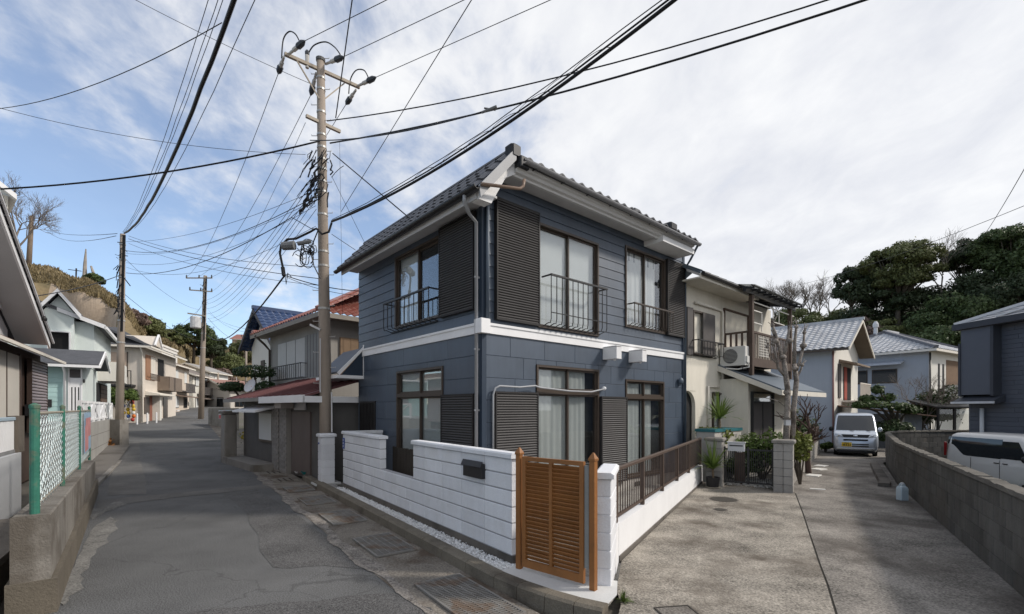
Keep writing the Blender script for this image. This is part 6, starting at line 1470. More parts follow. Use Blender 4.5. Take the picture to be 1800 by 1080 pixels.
# ------------------------------------------------------------------ utility poles
pole_c = mat('pole_concrete', (.285, .240, .200), .85, .10, 2, .06, 60, .2, 60, streak=.10)
arm_m = mat('arm_steel', (.36,.31,.25), .6, .15, 4, .06); ins_g = mat('insulator_grey', (.50,.48,.45), .3, .05, spec=.5); ins_d = mat('insulator_dark', (.05,.055,.065), .4, .1)
cable = mat('cable_black', (.012,.012,.014), .5, .1); band_m = mat('band_galv', (.42,.41,.39), .45, .1, metal=.4)
PB, PT = W(574.5, 0, 12.1), W(563.5, 107, 12.1)
PB = Vector((PB.x, PB.y, 0))
def pole1():
    t = thing('utility_pole', 'big concrete utility pole with crossarms and cable tangle beside the navy house', 'utility pole', PB)
    top = PT-PB
    def at(z): f = z/top.z; return Vector((top.x*f, 0, z))
    def rad(z): return .168-.0066*z
    b = MB(); b.tube([at(z) for z in (-.2, 2.5, 5, 8, top.z)], [rad(z) for z in (0,2.5,5,8,top.z)], 14); b.build('shaft', pole_c, t, smooth=True)
    b = MB(); b.lathe(at(top.z-.02), [(.113,0),(.118,.07),(.06,.10)], 12); b.build('cap', mat('cap_grey',(.12,.12,.12),.7), t)
    for z in (1.95+(718-v)/F*12.1 for v in (545, 470, 445, 380, 340, 322, 300, 283, 262, 240, 200, 160, 140)):
        b = MB(); r = rad(z)+.006; b.lathe(at(z), [(r,0),(r+.004,.0),(r+.004,.05),(r,.05)], 14); b.build('band', band_m, t)
    b = MB()
    for i in range(22):
        z = 2.6+i*.40; s = 1 if i % 2 else -1; p = at(z); r = rad(z); b.tube([p+Vector((s*r*.8,-.03,0)), p+Vector((s*(r+.14),-.03,0)), p+Vector((s*(r+.14),-.03,.03))], .009, 5)
    b.build('step_bolts', band_m, t, kind='stuff')
    def arm(a, b_, nm='crossarm', w=.075):
        a, b_ = a-PB, b_-PB; q = MB(); q.bar(a, b_, w, w); return q.build(nm, arm_m, t)
    A, B = W(500, 95, 11.52), W(632, 154, 12.81)
    a1 = arm(A, B); b = MB(); b.bar(W(522,107,11.7)-PB, at(9.9)+Vector((0,-.12,0)), .03, .03).bar(W(605,147,12.6)-PB, at(9.9)+Vector((0,.0,0)), .03, .03); b.build('arm_brace', arm_m, t)
    arm(W(538,204,11.8), W(598,232,12.45)); 
    # strain insulators at the top arm
    def strain(p, q, nm='insulator'):
        p, q = p-PB, q-PB; d = (q-p); k = MB(); n = 5
        k.tube([p, p+d*.3, p+d*.32, p+d*.55], [.03,.035,.05,.05], 8); o = k.build(nm, ins_g, t)
        k = MB(); k.tube([p+d*.55, p+d*.6, p+d*.85, q], [.055,.075,.07,.02], 8); k.build('insulator_cap', ins_d, o)
    tips = {}
    for nm, a, c in (('r1',(507,96,11.6),(536,72,11.3)),('r2',(572,113,12.2),(604,100,11.9)),('r3',(628,152,12.75),(661,136,12.4)),('l1',(499,100,11.5),(489,130,11.9)),('l2',(556,128,12.1),(546,168,12.5)),('l3',(626,158,12.75),(608,184,13.1))):
        strain(W(*a), W(*c)); tips[nm] = W(*c)
    b = MB(); b.tube([W(540,120,11.9)-PB, W(540,98,11.9)-PB], [.045,.055], 8); pi = b.build('pin_insulator', ins_g, t); b = MB(); b.lathe(W(540,97,11.9)-PB, [(.055,0),(.06,.06),(.03,.12)], 8); b.build('insulator_cap', ins_d, pi)
    # jumper loops
    def loop(*ps):
        k = MB(); pts = [W(*p)-PB for p in ps]; out = []
        for i in range(len(pts)-1):
            p0, p1, p2, p3 = pts[max(i-1,0)], pts[i], pts[i+1], pts[min(i+2,len(pts)-1)]
            for s in range(6):
                f = s/6; out.append(.5*((2*p1)+(-p0+p2)*f+(2*p0-5*p1+4*p2-p3)*f*f+(-p0+3*p1-3*p2+p3)*f**3))
        out.append(pts[-1]); k.tube(out, .016, 6); k.build('jumper', cable, t, smooth=True)
    loop((495,103,11.6),(498,70,11.6),(508,56,11.6),(519,60,11.5),(527,74,11.4)); loop((541,96,11.9),(552,80,11.9),(572,74,11.9),(588,83,11.9),(598,96,11.9)); loop((613,165,12.8),(616,140,12.8),(626,124,12.7),(640,124,12.6),(648,138,12.5))
    # cable tangle below the second arm
    rng = random.Random(9); b = MB()
    for i in range(46):
        u0 = rng.uniform(545,582); v0 = rng.uniform(262,345); L_ = rng.uniform(10,34); an = rng.uniform(-.4,.9); Y = 12.1+rng.uniform(-.35,-.12)
        p = [W(u0,v0,Y), W(u0+L_*.5*math.cos(an+1.8)+rng.uniform(-6,6), v0+L_*.5*math.sin(an+1.2), Y), W(u0+L_*math.cos(an+1.9), v0+L_*math.sin(an+1.2), Y)]
        b.tube([q-PB for q in p], rng.choice([.008,.012,.018]), 5)
    for (u0,v0,u1,v1,r) in ((560,290,527,377,.028),(556,310,532,372,.03),(562,330,540,365,.022)):
        pts = []
        for i in range(16):
            f = i/15; pts.append(W(u0+(u1-u0)*f+2.2*math.sin(i*2.1), v0+(v1-v0)*f, 11.85)-PB)
        b.tube(pts, [r*(.6+.5*abs(math.sin(i*1.7))) for i in range(16)], 6)
    b.build('cable_tangle', cable, t, kind='stuff')
    # closure with coiled cables at mid height
    b = MB(); c = W(508,433,11.7)-PB; b.tube([c+Vector((-.16,0,0)), c+Vector((.14,.0,.02))], [.10,.11], 10); b.build('splice_closure', mat('closure_grey',(.16,.165,.17),.6,.1), t)
    b = MB(); c = W(535,428,11.75)-PB; b.tube([c+Vector((-.16,0,-.01)), c+Vector((.16,.0,.05))], .055, 8); b.build('splice_closure', mat('closure_grey',(0,0,0)), t)
    b = MB()
    for i in range(16):
        c = W(rng.uniform(525,555), rng.uniform(432,458), 11.8)-PB; r = rng.uniform(.06,.22); ph = rng.random()*6; b.tube([c+Vector((r*math.cos(a+ph)*.8, .05*math.sin(a*2), r*math.sin(a+ph))) for a in [k*.45 for k in range(13)]], .010, 5)
    for path, r in (([(583,392),(578,408),(566,412),(556,402),(545,408),(520,420),(505,421),(494,432),(492,446),(496,465),(500,482)], .028), ([(560,403),(545,440),(552,468),(563,490)], .015), ([(497,470),(499,485)], .05), ([(500,478),(503,500),(506,480),(512,487)], .012)):
        b.tube([W(u,v,11.8)-PB for u, v in path], r, 6)
    b.build('cable_coils', cable, t, kind='stuff')
    # street-lamp arm
    b = MB(); b.bar(W(545,571,11.9)-PB, W(563,580,11.95)-PB, .07, .05); b.build('lamp', greyw, t)
    b = MB(); b.tube([W(583,690,11.9)-PB, W(583.5,760,11.9)-PB], .02, 6).tube([W(563,595,11.9)-PB, W(563,690,11.9)-PB], .015, 6); b.build('conduit', greyw, t)
    return tips
TIPS = pole1()
def plain_pole(label, base, top, r0, r1, arms=(), extra=True, seed=0, m=None):
    t = thing('utility_pole', label, 'utility pole', base); d = Vector(top)-Vector(base); b = MB(); n = 10
    b.tube([(0,0,-.3), d*.5, d], [r0,(r0+r1)/2,r1], n); b.build('shaft', m or pole_c, t, smooth=True); rng = random.Random(seed)
    for (u0,v0,u1,v1,Y) in arms:
        a, c = W(u0,v0,Y)-Vector(base), W(u1,v1,Y)-Vector(base); b = MB(); b.bar(a, c, .08, .08); am = b.build('crossarm', arm_m, t)
        for f in (.02,.5,.98): b = MB(); b.lathe(a.lerp(c,f), [(.05,0),(.06,.1),(.04,.16),(.055,.2),(.02,.26)], 7); b.build('insulator', ins_d, am)
    if extra:
        for f in (.5,.6,.7,.8,.88,.95): b = MB(); p = d*f; r = r0+(r1-r0)*f+.01; b.lathe(p, [(r,0),(r+.006,0),(r+.006,.06),(r,.06)], 10); b.build('band', band_m, t)
        b = MB()
        for i in range(40):
            f = rng.uniform(.62,.97); p = d*f+Vector((rng.uniform(-.12,.2),-.15,0)); b.tube([p, p+Vector((rng.uniform(-.25,.25),rng.uniform(-.1,.1),rng.uniform(-.5,.1)))], rng.choice([.012,.02]), 4)
        for k in range(3): b.tube([d*.55+Vector((.12+.03*k,-.16,0)), d*.8+Vector((.14+.03*k,-.16,0)), d*.99+Vector((.14+.04*k,-.15,0))], .03, 5)
        b.build('cable_tangle', cable, t, kind='stuff')
    return t
LP = G(209, 795); lt_ = W(216, 412, LP.y)
lpole = plain_pole('tall concrete utility pole on the left with a thick black cable bundle', (LP.x, LP.y, 0), lt_, .17, .10, seed=2)
b = MB(); b.box(-.24,.24,-.24,.24,0,1.45); b.build('plinth', conc, lpole)
P2 = W(353, 740, 38); plain_pole('far concrete utility pole with crossarms and transformer up the street', (P2.x, P2.y, P2.z), W(361, 485, 38), .22, .13, [(327,489,373,489,37.8),(333,510,373,513,37.8)], seed=3)
c = W(344, 567, 37.6); t2 = bpy.data.objects[[o.name for o in bpy.data.objects if o.get('label','').startswith('far concrete utility')][0]]
b = MB(); b.lathe(c-Vector((P2.x,P2.y,P2.z)), [(.36,-.45),(.38,-.4),(.38,.38),(.34,.46)], 12); tr = b.build('transformer', greyw, t2); b = MB(); b.bar(W(330,551,37.6)-P2, W(362,556,37.8)-P2, .1,.1); b.build('bracket', arm_m, t2)
hp = W(50, 472, 62); plain_pole('wooden pole with crossarm on the left hilltop', hp, W(56, 380, 62), .3, .22, [(58,382,88,390,62)], extra=False, m=mat('pole_wood',(.22,.17,.13),.9,.2,3))
sp = W(432, 640, 60); plain_pole('thin pale pole far up the street beside the blue-roofed house', (sp.x, sp.y, 1.5), W(433, 588, 60), .15, .12, [(424,592,444,592,60)], extra=False)
sp = W(384, 735, 72); plain_pole('short thin pole among the far houses', (sp.x, sp.y, 1.0), W(383, 655, 72), .18, .15, extra=False)
def hill_mast():
    p = W(148, 490, 78); t = thing('lattice_mast', 'slim overgrown mast and stay on the left hilltop', 'mast', p); tp = W(151, 438, 78)-p; b = MB(); b.tube([(0,0,-2),tp*.5,tp], [.38,.24,.08], 6); b.build('mast', mat('mast_grey',(.30,.27,.24),.9,.3,1.5), t)
    b = MB(); b.tube([W(168,492,78)-p, W(160,468,78)-p], [.28,.14], 6); b.build('stay', mat('mast_grey',(0,0,0)), t)
    p = W(133, 492, 80); t = thing('hill_lamp', 'small antenna post with a crossbar on the left hilltop', 'antenna', p); b = MB(); b.tube([(0,0,-1),W(134,472,80)-p], .12, 5); b.build('post', blackm, t); b = MB(); b.bar(W(120,474,80)-p, W(143,477,80)-p,.12,.1); b.build('crossbar', blackm, t)
hill_mast()
# ------------------------------------------------------------------ overhead wires
def wire(label, p, q, r=.012, sag=.0, n=14, wob=0, name='overhead_wire', ext=1.0):
    p, q = Vector(p), Vector(q); pts = []; rng = random.Random(sum(map(ord, label)))
    for i in range(n+1):
        f = ext*i/n; x = p+(q-p)*f; x.z -= sag*4*f*(1-f)
        if wob: x += Vector((rng.uniform(-wob,wob), 0, rng.uniform(-wob,wob)))
        pts.append(x)
    o = MB().tube(pts, r*.64, 5).build(name, cable, smooth=True); return tag(o, label, 'wire', 'overhead wires')
def over(u, v, z): Y = (z-H)*F/(HV-v); return W(u, v, Y)      # the point on a photo line at height z
z1 = TIPS['r1'].z
wire('high-voltage wire leaving the top arm of the big pole up and right, leftmost', TIPS['r1'], over(680,0,z1-.2), .013, ext=2.2)
wire('high-voltage wire leaving the top arm of the big pole up and right, middle', TIPS['r2'], over(816,0,TIPS['r2'].z-.2), .013, ext=2.2)
wire('high-voltage wire leaving the top arm of the big pole up and right, rightmost', TIPS['r3'], over(968,0,TIPS['r3'].z-.2), .013, ext=2.2)
for k, (tip, u, v) in enumerate((('l1',328,487),('l2',350,486),('l3',372,487))):
    wire('high-voltage wire from the top arm of the big pole down to the far pole, %s' % ['left','middle','right'][k], TIPS[tip], W(u,v,37.8), .013, .9)
pa = lambda u, v, dY=-.15: W(u, v, 12.1+dY)
wire('black wire dropping almost upright from the top edge to the big pole', pa(590,208), over(619,0,10.8), .022, ext=1.6)
wire('thin wire crossing from the top edge steeply down behind the roof', pa(600,372,.3), over(829,0,7.6), .011, ext=1.5)
wire('upper thick cable from the big pole to the upper right edge', pa(575,213), over(1456,0,8.6), .022, .25, ext=1.35)
wire('lower thick cable from the big pole to the upper right edge', pa(580,252), over(1522,0,7.9), .030, .22, ext=1.35)
wire('cable running from the big pole to the splice on the cable bundle', pa(545,247), W(872,190,7.3), .020, .15)
wire('thick black cable from the big pole to the left edge', pa(562,248), W(-30,334,11.5), .034, .22)
for k, (r, dv, lab) in enumerate(((.042,0,'thickest cable of the bundle climbing from the big pole to the upper right'),(.022,-5,'second cable of the bundle climbing from the big pole to the upper right'),(.012,-12,'thin lashing wire above the bundle climbing to the upper right'))):
    wire(lab, pa(583,390+dv*.3), over(1186-k*12,0,7.2+k*.06), r, .30-.03*k, 20, .01 if k else 0, ext=1.25)
# coils riding on that bundle
bp0, bp1 = pa(583,390), over(1186,0,7.2)
for k, f in enumerate((.42,.52,.60,.67,.74,.80,.86)):
    d = (bp1-bp0).normalized(); o = MB(); R0 = .10
    c = bp0+(bp1-bp0)*f; c.z -= .30*4*f*(1-f)
    o.tube([c+d*(.34*math.cos(q))+Vector((0,0,R0*math.sin(q)+.03)) for q in [math.pi*i/10 for i in range(11)]], .005, 4)
    tag(o.build('cable_coil', cable), 'thin wire loop riding on the cable bundle, %s from the big pole' % ['first','second','third','fourth','fifth','sixth','seventh'][k], 'wire loop', 'loops on the cable bundle')
sp_ = W(860,196,7.3); o = MB().tube([sp_+Vector((-.12,0,-.02)), sp_+Vector((.12,-.05,.04))], [.018,.026], 8).tube([sp_+Vector((-.08,0,.05)), sp_+Vector((.10,0,.02))], .014, 6).build('splice', mat('closure_grey',(0,0,0))); tag(o, 'grey cable splice where three wires meet above the roof', 'splice')
# bundle over the street on the left
lp = lambda u, v: W(u, v, LP.y-.1)
zb = lt_.z
wire('very thick black cable bundle overhead from the left pole to the top edge', lp(219,410), over(412,0,8.4), .060, .75, 26, .012, ext=1.25)
for k, (u, du, lab) in enumerate(((366,0,'leftmost'),(383,2,'second'),(392,4,'third'))):
    wire('thin wire left of the thick bundle up to the top edge, %s' % lab, lp(216+du,408), over(u,0,8.9+.1*k), .010, .55, 22, .012, ext=1.2)
wire('thin wire right of the thick bundle up to the top edge', lp(236,402), over(448,0,8.6), .011, .5, 20, .010, ext=1.2)
wire('thin wire from the left edge rising to the thick bundle', W(-20,193,12), over(362,56,8.7), .013, .28, ext=1.05)
wire('thin wire from the left edge sagging to the big pole', W(-20,185,12), pa(537,272,.2), .010, .25)
wire('thin wire from the top left edge down to the big pole', over(238,0,11.2), pa(547,148), .010, .05)
# service wires between the poles
for k, (a, c, s, lab) in enumerate((((556,300),(362,528),.7,'first'),((555,312),(362,535),.75,'second'),((553,330),(361,543),.8,'third'),((551,345),(361,552),.8,'fourth'))):
    wire('service wire from the big pole down to the far pole, %s from the top' % lab, pa(*a), W(*c,37.9), .012, s)
wire('service wire from the second arm of the big pole to the far pole', pa(537,216), W(373,512,37.9), .009, .8)
wire('sagging wire from the big pole to the left pole, upper', pa(556,345), lp(222,441), .016, .55)
wire('sagging wire from the big pole to the left pole, lower', pa(512,383,-.3), lp(222,480), .018, .5)
wire('short wire from the wire junction to the big pole', pa(512,382,-.3), pa(552,405,-.1), .014)
wire('short strand from the wire junction up to the big pole', pa(512,382,-.3), pa(558,343,-.1), .012)
wire('wire from the left pole down to the gable of the grey house', lp(216,482), W(40,524,13.2), .024, .12)
wire('cable from the left pole across to the big pole, upper', lp(226,415), pa(560,470,.1), .012, .25)
wire('cable from the left pole across to the big pole, middle', lp(226,420), pa(560,490,.1), .016, .2)
wire('cable from the left pole across to the big pole, lower', lp(226,428), pa(560,502,.1), .010, .25)
wire('thick cable from the splice coil sagging to the far pole', pa(500,485,-.3), W(366,590,38), .036, .9, 18, .01)
wire('cable from the splice coil to the wall of the navy house', pa(500,484,-.3), W(634,512,12.6), .018, .08)
wire('second cable from the splice coil to the wall of the navy house', pa(500,486,-.3), W(634,520,12.6), .010, .1)
wire('straight stay wire from the big pole to the roof edge', pa(585,270,.1), W(706,372,10.4), .022, ext=1.2)
wire('curved service cable from the big pole along the stay wire', pa(583,312,.1), W(604,292,11.7), .014, -.03)
wire('thin wire from the big pole down behind the roof', pa(583,310,.1), W(640,425,13.5), .009, ext=1.15)
wire('thin upright wire right of the big pole', pa(597,250,.2), pa(602,555,.3), .006)
wire('wire from the big pole down to the navy house roof corner', pa(583,412,.1), W(625,440,13.0), .012)
wire('pair of hill wires from the hilltop pole to the left pole, upper', W(58,392,62), lp(206,411), .02, .6)
wire('pair of hill wires from the hilltop pole to the left pole, lower', W(75,398,62), lp(204,415), .02, .9)
wire('wire from the left pole down to the red house lamp height', lp(216,515), W(352,600,37.9), .016, .35)
wire('wire from the left pole towards the far pole', lp(220,455), W(352,545,37.9), .012, .45)
wire('wire from the far pole down to the thin far pole', W(366,560,37.9), W(425,600,60), .02, .5)
wire('wire fanning from the far pole to the blue-roofed house', W(366,545,37.9), W(440,585,25), .010, .4)
wire('wire fanning from the far pole to the red-roofed house', W(366,550,37.9), W(462,582,20.5), .010, .3)
wire('steep wire in the sky at the right edge', over(1830,245,13.0), W(1722,425,48), .03, .2)
wire('long thin wire over the trees at the right', over(1830,350,14.0), W(1385,505,70), .03, .6)

for k, (a, c, s_, lab) in enumerate((((553,352),(364,560),.85,'fifth'),((556,368),(364,566),.8,'sixth'))):
    wire('service wire from the big pole down to the far pole, %s from the top' % lab, pa(*a), W(*c,37.9), .010, s_)
for k, (v0, v1, lab) in enumerate(((335,425,'first'),(352,446,'second'),(362,462,'third'),(398,470,'fourth'))):
    wire('thin wire between the big pole and the left pole, %s from the top' % lab, pa(555,v0), lp(222,v1), .009, .35+.12*k)
for k, (u, v, Y, lab) in enumerate(((300,610,45,'the brown house'),(262,606,34,'the beige house'),(330,640,54,'the cream house'))):
    wire('thin service drop from the far pole to ' + lab, W(358,530+6*k,37.8), W(u,v,Y), .012, .3)
# ------------------------------------------------------------------ hills and vegetation
hill_r_m = mat('hill_undergrowth', (.035,.042,.020), .95, .3, .3, .2, 6, .6, 4)
def nz(x, y, s=1.0):
    from mathutils import noise
    return noise.noise(Vector((x*s, y*s, .3)))
def hill_right():
    st = [(1180,640,75),(1260,600,75),(1340,575,74),(1420,570,72),(1500,560,68),(1580,540,64),(1660,530,62),(1740,505,60),(1820,490,58),(1950,470,56),(2150,460,52)]
    b = MB(); cols = []
    for (u, v, Y) in st:
        top = W(u, v, Y); k = (u-900)/F; foot = Vector((k*(Y-24), Y-24, .2)); mid = foot.lerp(top, .55); mid.z = foot.z+(top.z-foot.z)*.55+.8; back = Vector((top.x*1.5, top.y*1.5, 1)); bt = Vector((top.x*1.12, top.y*1.12, top.z+.5))
        cols.append([foot, foot.lerp(mid,.5), mid, mid.lerp(top,.5), top, bt, back])
    n = len(cols[0]); vs_ = []
    for c in cols:
        for i, p in enumerate(c): vs_.append(p+Vector((nz(p.x,p.y,.15)*1.2, nz(p.y,p.x,.15)*1.2, nz(p.x,p.y,.2)*.9 if 0 < i < n-1 else 0)))
    b.add(vs_, [(i*n+j, (i+1)*n+j, (i+1)*n+j+1, i*n+j+1) for i in range(len(cols)-1) for j in range(n-1)]); b.build('hill', hill_r_m, kind='structure', smooth=True)
hill_right()
hl_m = mat('dry_hillside', (.20,.155,.09), .95, .25, .18, .2, 3, .6, 5, stain=(.10,.092,.048), stain_amt=.5, stain_scale=.16)
cl_m = mat('cliff_face', (.36,.285,.215), .95, .2, .25, .12, 5, .8, 4, streak=.15, stain=(.42,.36,.30), stain_amt=.6, stain_scale=.2)
def hill_left():
    st = [(-140,455),(-60,460),(20,466),(55,470),(90,478),(120,492),(150,497),(175,505),(200,522),(215,535),(235,556),(262,580),(300,600),(345,612),(390,612),(430,620),(475,640),(520,665)]
    Yr = 66; cols = []
    for i, (u, v) in enumerate(st):
        Y = Yr+(10 if u > 240 else 0)+(30 if u > 320 else 0); top = W(u, v, Y); k = (u-900)/F
        cl = 1.0 if 70 < u < 205 else .25
        zt = top.z
        sh = W(u, 0, Y-7); sh.z = zt*(.88); ct = W(u, 0, Y-9.0); ct.z = zt*.80; cb = W(u, 0, Y-9.5-3.5*(1.2-cl)); cb.z = zt*(.80-.42*cl-.1); ft = W(u, 0, Y-24); ft.z = 1.0
        bk = top*1.5; bk.z = 1
        cols.append([ft, cb, ct, sh, top, Vector((top.x*1.1, top.y*1.1, zt)), bk])
    # refine
    def samp(i, j):
        i0 = min(int(i), len(cols)-2); f = i-i0; j0 = min(int(j), 5); g = j-j0
        return (cols[i0][j0].lerp(cols[i0+1][j0], f)).lerp(cols[i0][j0+1].lerp(cols[i0+1][j0+1], f), g)
    NI, NJ = (len(cols)-1)*5, 6*5; P = [[None]*(NJ+1) for _ in range(NI+1)]
    for i in range(NI+1):
        for j in range(NJ+1):
            p = samp(i/5, j/5); a = .9 if 5 < j < 28 else 0; p = p+Vector((nz(p.x,p.z,.35)*a, nz(p.z+9,p.x,.35)*a, (nz(p.x+5,p.y,.25)*1.1+nz(p.x,p.z,.9)*.4)*a*(1 if j != 20 else .5))); P[i][j] = p
    def part(name, m, j0, j1, cond):
        b = MB(); idx = {}
        for i in range(NI):
            for j in range(j0, j1):
                if not cond(i, j): continue
                q = []
                for (a, c) in ((i,j),(i+1,j),(i+1,j+1),(i,j+1)):
                    if (a, c) not in idx: idx[(a, c)] = len(b.v); b.v.append(tuple(P[a][c]))
                    q.append(idx[(a, c)])
                b.f.append(tuple(q))
        b.build(name, m, kind='structure', smooth=True)
    iscl = lambda i, j: 4*5-2 < i < 9*5-1 and 4 <= j < 11
    part('hill', hl_m, 0, NJ, lambda i, j: not iscl(i, j)); part('cliff', cl_m, 0, NJ, iscl)
    # rough grass on the upper slope
    b = MB(); rng = random.Random(4)
    for _ in range(15000):
        i = rng.uniform(1, NI-1); j = rng.uniform(10, 21.0); i0, j0 = int(i), int(j); p = P[i0][j0].lerp(P[i0+1][j0], i-i0).lerp(P[i0][j0+1].lerp(P[i0+1][j0+1], i-i0), j-j0)
        h = rng.uniform(.12,.5)*(1+1.4*max(0,nz(p.x,p.z,.4))); a = rng.uniform(0,6.28); d = Vector((math.cos(a), math.sin(a), 0))*.16; l = Vector((rng.uniform(-.3,.3), rng.uniform(-.3,.3), h)); b.add([p-d-Vector((0,0,.1)), p+d-Vector((0,0,.1)), p+l], [(0,1,2)])
    o = b.build('hill_grass', leafmat('dry_grass', (.21,.165,.09), .5, .2), kind='stuff', fix=False); o['label'] = 'dry brown grass on the left hillside'; o['category'] = 'grass'
hill_left()
import numpy as np
class Leaves:
    """collects leaf quads as arrays; build() makes one mesh"""
    def __init__(s, seed=0): s.q = []; s.r = np.random.default_rng(seed)
    def build(s, name, m, parent, fix=False):
        v = np.concatenate(s.q).reshape(-1, 3).astype(np.float32); n = len(v)//4; me = bpy.data.meshes.new(name)
        me.vertices.add(len(v)); me.vertices.foreach_set('co', v.ravel()); me.loops.add(4*n); me.loops.foreach_set('vertex_index', np.arange(4*n, dtype=np.int32))
        me.polygons.add(n); me.polygons.foreach_set('loop_start', np.arange(0, 4*n, 4, dtype=np.int32)); me.update(calc_edges=True); me.materials.append(m)
        o = bpy.data.objects.new(name, me); col.objects.link(o); o.parent = parent; return o
def leaf_blob(b, rng, c, rx, ry, rz, n, size, hollow=.55, flat=.0):
    r = b.r; n = int(n); d = r.normal(size=(n, 3)); d /= np.linalg.norm(d, axis=1, keepdims=True)
    d *= (hollow+(1-hollow)*r.random((n, 1))**.6); low = d[:, 2] < -.55; d[low, 2] *= .6
    far = r.random(n) < .10; d[far] *= r.uniform(1.05, 1.4, (int(far.sum()), 1))
    p = np.array(c)+d*np.array([rx, ry, rz]); nrm = d+np.array([0, 0, flat])+r.uniform(-.8, .8, (n, 3)); nrm /= np.linalg.norm(nrm, axis=1, keepdims=True)+1e-6
    a = np.cross(nrm, r.normal(size=(n, 3))); a /= np.linalg.norm(a, axis=1, keepdims=True)+1e-6; q = np.cross(nrm, a); s = size*r.uniform(.4, 1.5, (n, 1))
    b.q.append(np.stack([p-a*s, p-q*s*.55, p+a*s, p+q*s*.55], axis=1).reshape(-1, 3))
def tree(label, base, cc, rx, rz, m, trunk_m, seed, clumps=14, leaves=260, size=.28, trunk=.35, name='tree', cat='tree', group=None, clump=.42, hollow=.35, flat=.1):
    """an evergreen: leaning limbs carry separate leaf clumps spread through the crown"""
    rng = random.Random(seed); base, cc = Vector(base), Vector(cc); t = thing(name, label, cat, base, 0, group); c0 = cc-base
    tb = MB(); fork = c0*.55; tb.tube([(0,0,-.5), fork*.5+Vector((rng.uniform(-.2,.2),0,0)), fork], [trunk, trunk*.8, trunk*.6], 7); lb = Leaves(seed)
    for i in range(clumps):
        for _ in range(20):
            d = Vector((rng.uniform(-1,1), rng.uniform(-1,1), rng.uniform(-.75,1)))
            if d.length < 1: break
        d = d.normalized()*(d.length**.5); p = c0+Vector((d.x*rx*.8, d.y*rx*.8, d.z*rz*.8)); r = clump*rng.uniform(.5,1.4)
        leaf_blob(lb, rng, p, rx*r, rx*r, rz*r*1.05, leaves, size, hollow, flat)
        mid = fork.lerp(p, .5)+Vector((0,0,-.1*rz)); tb.tube([fork*.9, mid, p], [trunk*.35, trunk*.22, trunk*.08], 5)
    tb.build('trunk', trunk_m, t, smooth=True); lb.build('crown', m, t, fix=False); return t
def bare_tree(label, base, h, m, seed, spread=.6, depth=5, r0=None, name='bare_tree', group=None, lean=(0,0), kids=(2,3)):
    rng = random.Random(seed); t = thing(name, label, 'tree', base, 0, group); tb, bb = MB(), MB(); r0 = r0 or h*.03
    def grow(p, d, l, r, k):
        q = p+d*l*.5+Vector((rng.uniform(-1,1), rng.uniform(-1,1), rng.uniform(-.3,.6)))*l*.09; e = p+d*l
        (tb if k == 0 else bb).tube([p, q, e], [r, r*.82, r*.62], 6 if k < 2 else 4, caps=False)
        if k >= depth: return
        for i in range(rng.randint(*kids) + (1 if k > 0 else 1)):
            ax = Vector((rng.gauss(0,1), rng.gauss(0,1), rng.gauss(0,.6))).normalized(); nd = (d+ax*spread*rng.uniform(.6,1.2)+Vector((0,0,.12))).normalized(); s = e if i else e
            if i > 1: s = p.lerp(e, rng.uniform(.5,.95))
            grow(s, nd, l*rng.uniform(.58,.82), r*rng.uniform(.5,.66), k+1)
    grow(Vector((0,0,-.2)), Vector((lean[0],lean[1],1)).normalized(), h*.33, r0, 0)
    tb.build('trunk', m, t, smooth=True); bb.build('branches', m, t, smooth=True); return t
bark = mat('bark', (.085,.070,.055), .95, .25, 3, .1, 30, .5, 20); bark_p = mat('pale_bark', (.25,.22,.195), .9, .35, 5, .5, 40, 1.6, 14, stain=(.085,.07,.06), stain_amt=.85, stain_scale=4, stain_w=.1); twig = mat('twig_grey', (.17,.145,.125), .95, .2)
ev1 = leafmat('evergreen_dark', (.062,.088,.032), .5, .12); ev2 = leafmat('evergreen_olive', (.11,.122,.046), .5, .12); ev3 = leafmat('evergreen_deep', (.042,.058,.028), .45, .1); bam = leafmat('bamboo_green', (.12,.14,.055), .5, .12); brs = leafmat('brown_thicket', (.17,.12,.10), .45, .1); pin = leafmat('pine_needle', (.030,.055,.018), .45, .1)
GR_ = 'evergreens on the right-hand hill'
def RT(label, u, v, Y, rpx, hpx, m, seed, vb=None, **k):
    c = W(u, v, Y); base = W(u+k.pop('du',0), vb or v+hpx*1.6, Y); return tree(label, base, c, rpx/F*Y, hpx/F*Y, m, bark, seed, group=GR_, **k)
RT('large round-crowned olive-green tree on the right-hand hill skyline', 1580, 472, 58, 72, 48, ev2, 1, 590, clumps=90, leaves=520, size=.14, trunk=.35, clump=.19)
RT('small dark tree left of the large round one on the right-hand hill', 1497, 500, 60, 32, 30, ev3, 2, 580, clumps=32, leaves=560, size=.14, clump=.28, trunk=.2)
RT('flat-topped dark pine on the right-hand skyline between the two big trees', 1694, 452, 58, 42, 34, ev3, 3, 560, clumps=34, leaves=560, size=.14, clump=.26, trunk=.2)
RT('tallest dark green tree at the far right of the skyline', 1778, 442, 54, 68, 48, ev1, 4, 560, clumps=90, leaves=520, size=.14, trunk=.35, clump=.19)
RT('dark tree behind the charcoal house roof at the right edge', 1850, 470, 50, 70, 60, ev1, 5, 600, clumps=24, leaves=700, size=.16, clump=.34)
